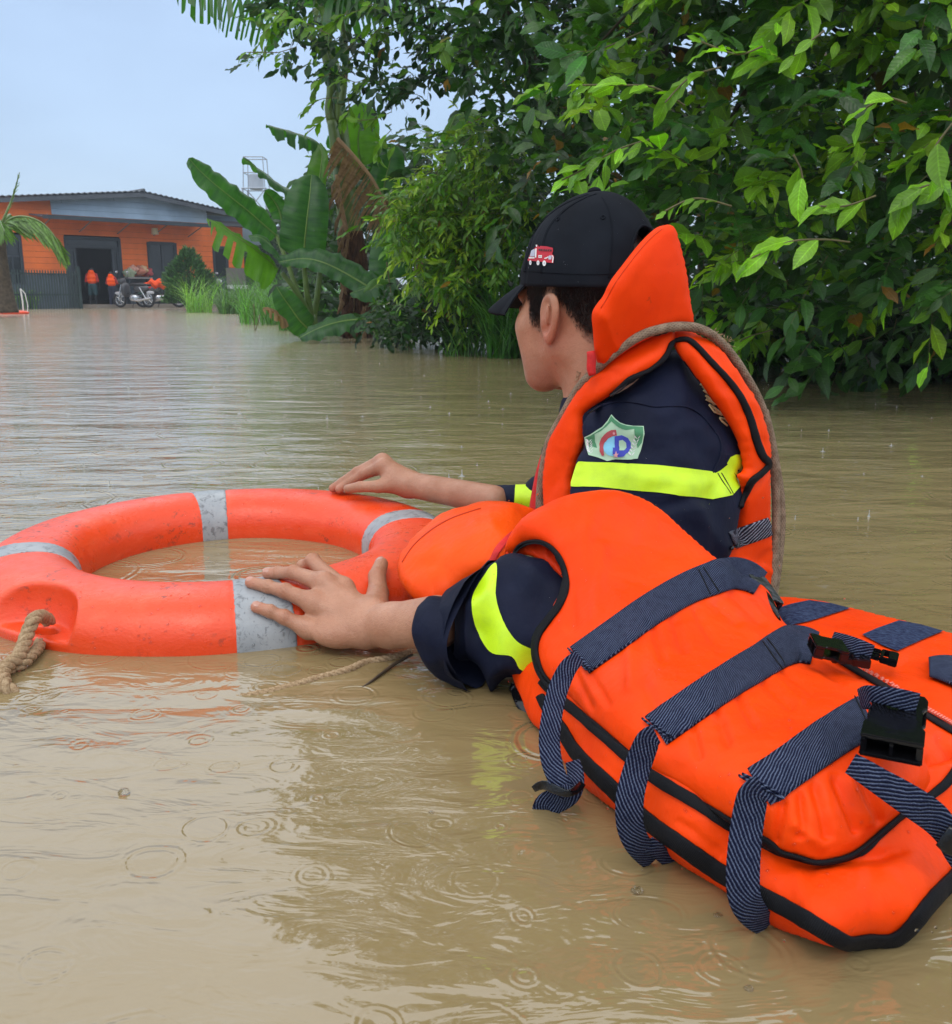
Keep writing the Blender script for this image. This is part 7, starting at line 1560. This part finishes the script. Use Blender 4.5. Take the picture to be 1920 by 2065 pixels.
stalk(bp1, B2([(800, 1930), (770, 1800), (710, 1680), (620, 1560)], [10.1, 10.0, 9.95, 9.9]), .042, .024); stalk(bp1, B2([(800, 1930), (780, 1780), (760, 1640), (745, 1490)], [10.15, 10.05, 10.0, 10.0]), .045, .022); stalk(bp1, B2([(790, 1930), (805, 1800), (830, 1640), (840, 1450), (820, 1180)], [10.2, 10.2, 10.2, 10.25, 10.3]), .04, .02); stalk(bp1, B2([(770, 1860), (720, 1700), (650, 1500), (590, 1350)], [10.2, 10.2, 10.25, 10.3]), .035, .018)
stalk(bp1, B2([(800, 1935), (798, 1860), (790, 1800)], [10.1, 10.1, 10.1]), .07, .05, name='stem')
banana_leaf(bp1, B2([(640, 1830), (600, 1800), (560, 1770), (512, 1765)], [9.8, 9.7, 9.65, 9.6]), .085, (.1, -.6, .8), .8, mat=BAND, tears=((-1, .4, .45, .8), (-1, .6, .66, .8), (-1, .8, .85, .8)), name='dead_leaf', seed=12)
b1_ = at(*Z2([(1275, 1930)])[0], 9.6)
bp2 = empty('banana_plant', (b1_.x, b1_.y, 0), 'small banana plant with a rolled new leaf standing upright, right of the tall brown stem', 'banana plant', 'banana plants at the water edge')
banana_leaf(bp2, B2([(1235, 1600), (1240, 1500), (1245, 1400), (1240, 1310)], [9.7, 9.75, 9.8, 9.85]), .235, (.05, -1, .15), .05, wave=.012, seed=13)
banana_leaf(bp2, B2([(1270, 1590), (1180, 1620), (1100, 1650), (1010, 1680)], [9.5, 9.4, 9.35, 9.3]), .14, (0, -.7, 1), .5, wave=.02, seed=14, asym=(1, .6))
banana_leaf(bp2, B2([(1265, 1720), (1230, 1660), (1170, 1630), (1100, 1690)], [9.45, 9.4, 9.35, 9.3]), .12, (0, -1, .4), .3, mat=BANL, wave=.015, seed=15)
banana_leaf(bp2, B2([(1330, 1780), (1380, 1680), (1440, 1570), (1505, 1470)], [9.6, 9.6, 9.6, 9.6]), .07, (-.5, -1, .3), .05, wave=.006, seed=16)
tube('rolled_leaf', [at(*p) for p in B2([(1243, 1590), (1246, 1480), (1252, 1360), (1262, 1275), (1275, 1262)], 9.5)], [.018, .030, .036, .030, .012], BANL, bp2, 10, .03)
stalk(bp2, B2([(1275, 1930), (1230, 1850), (1170, 1740)], 9.6), .034, .02); stalk(bp2, B2([(1278, 1930), (1262, 1760), (1243, 1590)], [9.6, 9.58, 9.55]), .036, .02); stalk(bp2, B2([(1320, 1920), (1325, 1850), (1335, 1770)], 9.65), .03, .014)
b2_ = at(*Z2([(1040, 1900)])[0], 10.6)
bp3 = empty('banana_plant', (b2_.x, b2_.y, 0), 'tall banana plant with brown withered stem and hanging dead leaf, crown out of the frame', 'banana plant', 'banana plants at the water edge')
DEADST = (lambda m: (m.color(m.mix(m.rng(m.noise(14, 5, .7, stretch=(3, 3, .6)), .35, .65), (.13, .06, .03), (.03, .015, .010))), m.bump(m.noise(30, 5, .7, stretch=(3, 3, .4)), 1, .02), m.m)[-1])(M_('withered_stem', .85, .2))
tube('withered_stem', [at(*p) for p in B2([(1055, 1960), (1050, 1850), (1040, 1650), (1035, 1480), (1015, 1330)], 10.6)], [.17, .165, .155, .14, .128], DEADST, bp3, 18, .05); tube('stem', [at(*p) for p in B2([(1018, 1350), (985, 1100), (960, 850), (940, 650), (925, 450), (880, 250), (820, 50)], 10.6)], [.125, .115, .10, .09, .08, .06, .05], STEMM, bp3, 18, .05)
stalk(bp3, B2([(905, 700), (890, 620), (900, 500), (870, 330), (820, 240), (720, 170)], 10.45), .05, .03); stalk(bp3, B2([(940, 950), (925, 800), (905, 690)], 10.44), .07, .05); stalk(bp3, B2([(960, 600), (975, 480), (985, 300), (960, 100)], 10.4), .04, .03); stalk(bp3, B2([(940, 700), (940, 500), (900, 300), (880, 100), (890, -100)], 10.5), .05, .03)
for k in range(26):                                                   # withered sheaths round the stem
    zy = RNG.uniform(1480, 1850); zx = 1040+RNG.uniform(-75, 75); p0 = at(*Z2([(zx, zy)])[0], 10.45+RNG.uniform(-.05, .05)); l = RNG.uniform(.15, .35)
    q = [p0, p0+Vector((RNG.normal(0, .02), -.03, -l*.5)), p0+Vector((RNG.normal(0, .04), -.01, -l))]; tube('dry_sheath', q, [.012, .03, .008], BAND if k % 2 else DEADST, bp3, 6, .05, squash=.3)
dead = [(940, 795, 10.2), (1020, 880, 10.15), (1110, 985, 10.1), (1170, 1080, 10.08), (1215, 1180, 10.08), (1255, 1260, 10.1), (1330, 1380, 10.2)]
C = catmull([tuple(at(*Z2([p[:2]])[0], p[2])) for p in dead], .012); hang_ = tube('dead_midrib', C, list(np.linspace(.022, .008, len(C))), DEADRIB, bp3, 7, raw=True)
for k in range(52):
    i = int((k+.5)/52*(len(C)-1)); p = C[i]; t = i/len(C); L_ = (.10+.42*math.sin(math.pi*min(1, t*1.05+.08))**.8)*RNG.uniform(.6, 1.15); d = np.array([-.55-RNG.uniform(-.1, .35), RNG.normal(0, .12), -.9]); d /= np.linalg.norm(d)
    q = [p, p+d*L_*.4+[0, 0, -.01], p+d*L_*.8+[.02, 0, -.05*L_], p+d*L_+[.05*L_, 0, -.14*L_]]; w0 = RNG.uniform(.009, .020); V, Fc, UV = [], [], []; n = 9; CC_ = catmull([tuple(x) for x in q], L_/n); sdv = np.array([.75, .35, -.35])
    for a, c in enumerate(CC_):
        u = a/(len(CC_)-1); w = w0*(1-u**2)*(.4+.9*min(1, u*3)); fold_ = np.array([0, -.3, 0])*w*math.sin(a*1.3+k)
        for s_ in (-1, 0, 1): V.append(c+sdv*w*s_+(fold_ if s_ else -fold_*.8)); UV.append((u*L_, s_*w))
    for a in range(len(CC_)-1):
        for b in (0, 1): q0_ = a*3+b; Fc.append((q0_, q0_+1, q0_+4, q0_+3))
    mesh('dead_leaf_strip', V, Fc, BAND, bp3, uv=UV)
for pts, yy in (([(935, 1000), (955, 1150), (985, 1290), (1000, 1350), (985, 1480)], 10.35), ([(1180, 1120), (1240, 1160), (1310, 1240), (1400, 1330)], 10.3), ([(1330, 1380), (1400, 1450), (1440, 1560), (1420, 1650)], 10.3)):
    C = [at(*p) for p in B2(pts, yy)]; tube('dead_midrib', C, [.02, .024, .02, .016, .008][:len(C)], DEADRIB, bp3, 6, .04)
    for k in range(16):
        t = (k+.5)/16*(len(C)-1); i = int(t); p = C[i].lerp(C[i+1], t-i); L_ = RNG.uniform(.1, .28); e = p+Vector((RNG.uniform(-.12, .08), RNG.normal(0, .05), -L_)); tube('dead_leaf_strip', [p, (p+e)/2+Vector((-.02, -.02, 0)), e], [.006, .022, .004], BAND, bp3, 6, .05, squash=.25)
banana_leaf(bp3, B2([(1080, 960), (1060, 860), (1060, 760), (1090, 660), (1120, 600)], [10.9, 10.9, 10.9, 10.9, 10.9]), .26, (0, -1, .1), .05, mat=BANL, seed=18, wave=.015)
banana_leaf(bp3, B2([(1195, 1130), (1215, 1020), (1240, 920), (1250, 820)], [10.8, 10.8, 10.8, 10.8]), .20, (0, -1, .1), .05, seed=19, wave=.015); banana_leaf(bp3, B2([(1560, 800), (1600, 700), (1640, 640), (1740, 640), (1770, 700)], [10.8]*5), .13, (0, -.6, .8), .8, mat=BANL, seed=20)
banana_leaf(bp3, B2([(720, 100), (600, 30), (480, -20), (330, -60), (150, -70), (20, -60)], [10.2, 10.0, 9.8, 9.6, 9.5, 9.4]), .34, (0, -.1, 1), 1.0, tears=tuple((s_, a, a+.022, .85) for s_ in (-1, 1) for a in np.arange(.08, .97, .048)), seed=22, wave=.03, mat=BAN)
banana_leaf(bp3, B2([(860, 60), (960, -20), (1100, -60), (1300, -50), (1560, 20)], [10.3, 10.2, 10.1, 10.0, 9.9]), .36, (0, -.1, 1), 1.0, tears=tuple((s_, a, a+.022, .85) for s_ in (-1, 1) for a in np.arange(.08, .97, .05)), seed=23, wave=.03)
banana_leaf(bp3, B2([(830, 40), (760, -200), (700, -420), (600, -560)], [10.4, 10.2, 10.0, 9.8]), .30, (-.4, -1, .2), .3, seed=24, wave=.02); banana_leaf(bp3, B2([(960, 80), (1000, -200), (1100, -420), (1250, -560)], [10.4, 10.3, 10.2, 10.0]), .30, (.3, -1, .2), .3, seed=25, wave=.02)

# ------------------------------------------------------------------ palm, conifer and grasses by the house
PALMF = leaf_mat('palm_leaf', .4, .3); py = 21.0
pb = at(*Z1([(35, 950)])[0], py); palm = empty('palm_tree', (pb.x, pb.y, 0), 'young coconut palm at the left edge, one frond arching toward the orange house', 'palm tree')
tube('trunk', [at(*Z1([p])[0], py) for p in [(45, 960), (30, 840), (15, 700), (5, 560), (0, 420)]], [.25, .19, .15, .12, .10], BARK, palm, 12, .08)
def frond(pts, L0, n=54, dirz=-1.0, col=(.07, .15, .02)):
    C = catmull([tuple(at(*Z1([p])[0], py+dy)) for p, dy in pts], .04); tube('frond_rib', C, list(np.linspace(.035, .008, len(C))), STEMM, palm, 5, raw=True); P, D, N_, S, Cc = [], [], [], [], []
    for k in range(n):
        t = .08+.9*k/n; i = min(int(t*(len(C)-1)), len(C)-2); T = C[i+1]-C[i]; T /= np.linalg.norm(T)
        for s_ in (-1, 1):
            up = np.array([0, 0, 1.0]); sd = np.cross(T, up); sd /= np.linalg.norm(sd)+1e-6; d = T*.75+sd*s_*.35+np.array([0, 0, dirz*(.75 if s_ < 0 else .45)])+RNG.normal(0, .08, 3)
            P.append(C[i]); D.append(d); N_.append(np.array([0, -1, .4])+RNG.normal(0, .2, 3)); S.append(L0*math.sin(math.pi*(.15+.8*t))**.6*RNG.uniform(.85, 1.1)); Cc.append(np.array(col)*np.exp(RNG.normal(0, .2)))
    o = leaves_mesh('leaflets', P, D, N_, S, Cc, palm, PALMF, 'stuff', [leaf_template(.10, .2, .25)])
frond([((5, 400), 0), ((70, 335), -.1), ((160, 320), -.2), ((260, 350), -.3), ((340, 420), -.35), ((400, 520), -.4), ((420, 590), -.4)], .75, col=(.10, .19, .03)); frond([((0, 390), 0), ((40, 300), 0), ((80, 200), .1), ((110, 100), .1), ((130, 25), .1)], .16, 20, -.2); frond([((0, 400), 0), ((-120, 320), 0), ((-260, 340), -.2), ((-380, 460), -.3)], .75); frond([((0, 390), 0), ((50, 320), .2), ((70, 310), .6), ((60, 360), 1.2)], .6, 30); frond([((0, 400), 0), ((-30, 330), -.4), ((-10, 330), -.9), ((30, 420), -1.3)], .6, 30)
NEED = leaf_mat('conifer_green', .5, .2)
cb = at(*Z1([(1260, 930)])[0], 31.5); con = empty('conifer_shrub', (cb.x, cb.y, 0), 'small bushy green conifer in front of the parked motorcycles', 'shrub'); tube('trunk', [cb, at(*Z1([(1255, 560)])[0], 31.5)], [.06, .02], BARK, con, 6, .2)
def cone_leaves(cx_, top, bot, hw2, Y, n, parent, col, size):
    t = RNG.random(n)**.7; a = RNG.uniform(0, 2*np.pi, n); ax0 = np.array(at(*Z1([(cx_, top)])[0], Y)); ax1 = np.array(at(*Z1([(cx_, bot)])[0], Y)); sc2 = .30303*Y/1920; rad = hw2*sc2*np.minimum(1, t*1.7)**.8*(.75+.35*RNG.random(n))*(1+.2*np.sin(a*3+t*9))
    P = ax0+(ax1-ax0)*t[:, None]+np.stack([np.cos(a)*rad, np.sin(a)*rad, 0*a], 1); D = np.stack([np.cos(a)*.7, np.sin(a)*.7, .6+0*a], 1)+RNG.normal(0, .25, (n, 3)); C_ = np.array(col)*np.exp(RNG.normal(0, .35, (n, 1))); leaves_mesh('foliage', P, D, RNG.normal(0, 1, (n, 3)), RNG.uniform(.6, 1.2, n)*size, C_, parent, NEED, 'stuff', [leaf_template(.22, .2, -.1)])
cone_leaves(1250, 540, 900, 125, 31.5, 4200, con, (.035, .095, .022), .20); cone_leaves(1370, 680, 860, 50, 31.8, 700, con, (.035, .095, .022), .20)
GRASSM = leaf_mat('grass_blade', .45, .4)
def grass(name, label, cat, px0, px1, pyb, Y0, Y1, h, n, col, kind='stuff', w=.035, lean=.45, parent=None, z0=-.1):
    px = RNG.uniform(px0, px1, n); Y = RNG.uniform(Y0, Y1, n); P = at_np(np.c_[px, np.full(n, 600.)], Y); P[:, 2] = z0; hh = h*RNG.uniform(.5, 1.15, n); dr = RNG.uniform(0, 2*np.pi, n); dx = np.stack([np.cos(dr), np.sin(dr), 0*dr], 1); wx = np.stack([-np.sin(dr), np.cos(dr), 0*dr], 1); V = []; k = 5; le = lean*RNG.uniform(.3, 1.6, n)
    for i in range(k+1):
        t = i/k; c = P+np.array([0, 0, 1])*(hh*(t-.35*t**3*le))[:, None]+dx*(hh*le*t**2.2)[:, None]; ww = w*h*.6*(1-t**1.5)*.5+.001
        V.append(c-wx*ww); V.append(c+wx*ww)
    V = np.stack(V, 1).reshape(-1, 3); b = np.arange(n)*(2*(k+1)); Fc = np.concatenate([np.stack([b+2*i, b+2*i+1, b+2*i+3, b+2*i+2], 1) for i in range(k)]); cc = np.repeat(np.array(col)*np.exp(RNG.normal(0, .3, (n, 1)))*np.exp(RNG.normal(0, .06, (n, 3))), 2*(k+1), 0)
    o = mesh(name, V, Fc, GRASSM, parent, cols=cc); 
    if parent is None: tag(o, label, cat, kind=kind)
    elif kind: tag(o, kind=kind)
    return o
grass('reed_grass', 'tall green grass standing in the flood beside the house at the right', 'grass', 440, 600, 0, 24, 31, 1.15, 1300, (.05, .105, .03), lean=1.0, w=.045); grass('reed_grass', 'thin clump of long grass in the water before the conifer', 'grass', 375, 425, 0, 26, 28, 1.3, 150, (.13, .24, .05), lean=.8)
grass('bank_grass', 'low grass under and beyond the banana plants', 'grass', 560, 760, 0, 12.5, 20, .8, 2600, (.05, .13, .03)); grass('garden_plants', 'low green plants behind the black fence', 'plants', 28, 75, 0, 34.0, 34.3, .9, 200, (.07, .14, .03), w=.08)
rg = empty('reed_clump', (.1, 7.2, 0), 'clump of long arching reed blades beside the cap brim, over the water', 'reeds'); grass('blades', None, None, 985, 1090, 0, 7.0, 7.6, 1.05, 300, (.045, .13, .022), parent=rg, lean=.8, w=.022); grass('blades', None, None, 900, 1010, 0, 7.2, 7.8, .6, 120, (.05, .13, .022), parent=rg, lean=.9, w=.022)
vt = empty('reed_clump', (at(600, 600, 17).x, 17, 0), 'sparse thin reeds leaning out left of the banana plants', 'reeds'); grass('blades', None, None, 480, 640, 0, 15, 18, 1.1, 500, (.06, .15, .03), parent=vt, lean=.9, w=.02)
def pts_id(p): return int(round((p[0][0]-350)/.35211))
# thin bare sprigs standing in the water
for pts, Y in ((Z2([(465, 1905), (462, 1800), (458, 1740)]), 13), (Z2([(470, 1890), (490, 1830), (495, 1800)]), 13), (Z2([(1312, 1985), (1290, 1850), (1250, 1700), (1220, 1500)]), 8.9), (Z2([(1690, 1920), (1710, 1820), (1760, 1740), (1800, 1700)]), 7.6)):
    o = tube('bare_sprig', [at(*p, Y) for p in pts], [.006]*len(pts), TWIGM, None, 5, .05); tag(o, {465: 'short bare sprig in the water left of the banana plants', 470: 'forked tip sprig just right of the short bare sprig', 1312: 'long bare sprig in front of the small banana plant', 1690: 'bent bare sprig in the water near the reeds'}[pts_id(pts)], 'sprig', 'bare sprigs standing in the water')
# distant tree line at the horizon behind the house
far = []
for k, (px_, top, Y, wd) in enumerate([(300, 560, 70, 6), (520, 470, 55, 5), (600, 420, 48, 5), (700, 330, 40, 5), (-150, 540, 70, 8)]):
    base = at(px_, 600, Y); zt = at(px_, top, Y).z; t = empty('distant_tree', (base.x, base.y, 0), ['low distant tree behind the roof of the orange house', 'distant tree right of the pale blue wing', 'distant tree behind the water tower', 'tall distant tree behind the banana plants', 'distant tree beyond the left edge of the house'][k], 'tree', 'distant trees behind the house')
    tube('trunk', [Vector((base.x, base.y, -.3)), Vector((base.x, base.y, zt*.8))], [.2, .08], BARK, t, 6, .5); n = 2600; u = RNG.normal(0, 1, (n, 3)); u /= np.linalg.norm(u, axis=1)[:, None]; u *= RNG.uniform(.5, 1, (n, 1))**.4; P = np.array([base.x, base.y, zt*.58])+u*np.array([wd*.5, wd*.5, zt*.42])*(1+.25*vnoise(u*3, k)[:, None])
    leaves_mesh('foliage', P, RNG.normal(0, 1, (n, 3))+[0, 0, -.4], RNG.normal(0, 1, (n, 3)), RNG.uniform(.25, .5, n), np.array([.035, .075, .03])*np.exp(RNG.normal(0, .25, (n, 1))), t)

# ------------------------------------------------------------------ rain: splashes on the water and falling drops
DROP = M_('rain_water', .02, .5, (.97, .98, .98)); DROP.b.inputs['Transmission Weight'].default_value = 1.0; DROP.b.inputs['IOR'].default_value = 1.33; DROP = DROP.m
SPL = M_('splash_water', .08, .5, (.62, .63, .60)); SPL.b.inputs['Transmission Weight'].default_value = .6; SPL.b.inputs['IOR'].default_value = 1.33; SPL = SPL.m
def splash(x, y, s):
    V, Fc = [], []; b = 0; prof = [(1.6, .0), (1.1, .12), (.45, .35), (.22, .9), (.14, 1.6), (.20, 2.1), (.10, 2.5), (0.01, 2.6)]
    hs = RNG.choice([.25, .4, .7, 1.0], p=[.35, .3, .25, .1]); ws = RNG.uniform(.5, 1.1)
    for r_, z in prof:
        z *= hs; r_ *= ws if z < .3 else 1
        for k in range(7): a = k*2*math.pi/7; V.append((x+r_*s*math.cos(a), y+r_*s*math.sin(a), z*s))
    for i in range(len(prof)-1):
        for k in range(7): a = i*7+k; c = i*7+(k+1) % 7; Fc.append((a, c, c+7, a+7))
    return V, Fc
mb = MB()
for k in range(240):
    Y = 1.9+8.5*RNG.random()**1.4; px_ = RNG.uniform(-60, 1980); p = at(px_, 700, Y)
    if Y < 2.1 and px_ < 980: continue
    mb.add(*splash(p.x, Y, RNG.uniform(.003, .0065)*(1+.08*Y)))
o = mb.build('rain_splashes', SPL, None, True, False); tag(o, 'small splashes thrown up by rain on the water', 'splashes', kind='stuff')
V, Fc = [], []
for k in range(420):
    Y = RNG.uniform(1.6, 22); px_ = RNG.uniform(-50, 1970); py_ = RNG.uniform(-50, 800); p = at(px_, py_, Y)
    if p.z < .02: continue
    r_ = .0008; l = .0026; b = len(V); V += [(p.x, p.y, p.z+l), (p.x+r_, p.y, p.z), (p.x, p.y+r_, p.z), (p.x-r_, p.y, p.z), (p.x, p.y-r_, p.z), (p.x, p.y, p.z-r_*1.3)]; Fc += [(b, b+1, b+2), (b, b+2, b+3), (b, b+3, b+4), (b, b+4, b+1), (b+5, b+2, b+1), (b+5, b+3, b+2), (b+5, b+4, b+3), (b+5, b+1, b+4)]
tag(mesh('raindrops', V, Fc, DROP), 'falling raindrops in the air over the water', 'rain', kind='stuff')
for (zx, zy, r_) in ((1285, 1798, .0052), (1448, 1848, .0038), (250, 1598, .0055), (870, 1640, .0030), (1510, 1995, .0034)):
    p = onz(zx, zy, 0) if zx > 1500 else onz(zx*1.0, zy*1.0, 0); b = bmesh.new(); bmesh.ops.create_uvsphere(b, u_segments=20, v_segments=12, radius=r_)
    for v in b.verts: v.co.z = max(v.co.z, -.3*r_)*.7
    me = bpy.data.meshes.new('foam_bubble'); b.to_mesh(me); b.free(); me.shade_smooth(); me.materials.append(DROP); o = bpy.data.objects.new('water_bubble', me); COL.objects.link(o); o.location = (p.x, p.y, .0); tag(o, {1285: 'largest clear bubble, just below the middle hanging strap of the vest', 1448: 'small bubble near the lower tip of the vest', 250: 'bubble alone on the left foreground water', 870: 'tiny bubble in the water near the ripple left of the straps', 1510: 'bubble at the bottom edge, right of centre'}[zx], 'bubble', 'bubbles on the water')
# ------------------------------------------------------------------ beads of rain on the wet things
BEAD = M_('water_bead', .03, .5, (.95, .95, .95)); BEAD.b.inputs['Transmission Weight'].default_value = 1.0; BEAD.b.inputs['IOR'].default_value = 1.33; BEAD = BEAD.m
def beads(parent, S_, box, n, r0, r1, seed=1):
    r = random.Random(seed); V, Fc = [], []
    for _ in range(n):
        px, py = r.uniform(box[0], box[2]), r.uniform(box[1], box[3]); h, nn = S_(px, py, 0)
        if h is None or h.z < .008: continue
        R = r.uniform(r0, r1)*(.5 if r.random() < .6 else 1); t = nn.orthogonal().normalized(); b2 = nn.cross(t); k = len(V); el = r.uniform(1, 1.5)
        for i, a in enumerate((0, .5, 1.0)):
            for j in range(7): q = j/7*6.283; V.append(tuple(h+(t*math.cos(q)*el+b2*math.sin(q))*R*math.cos(a*1.2)+nn*(R*.55*math.sin(a*1.2)-.0001)))
        V.append(tuple(h+nn*R*.58))
        for i in range(2):
            for j in range(7): a0 = k+i*7+j; a1 = k+i*7+(j+1) % 7; Fc.append((a0, a1, a1+7, a0+7))
        for j in range(7): Fc.append((k+14+j, k+14+(j+1) % 7, k+21))
    tag(mesh('water_beads', V, Fc, BEAD, parent), kind='stuff')
beads(ring, S_ring, (0, 970, 960, 1330), 700, .0008, .0022, 1); beads(vest, S_all, (1020, 990, 1920, 1900), 420, .0006, .0014, 2)
beads(person, Surf([sleeve_L, front, back, collar, cap]), (1050, 390, 1560, 1150), 260, .0005, .0012, 3)
# ------------------------------------------------------------------ rain haze
hz_ = M_('rain_haze'); hz_.t.nodes.remove(hz_.b); pv = hz_.n('ShaderNodeVolumePrincipled', {'Density': .0014, 'Color': (.86, .92, 1.0, 1)}); hz_.t.links.new(pv.outputs[0], hz_.t.nodes['Material Output'].inputs['Volume'])
mb = MB(); mb.box((0, 45, 8.6), (640, 400, 22.2)); o = mb.build('haze', hz_.m, None, False, False); tag(o, kind='stuff')
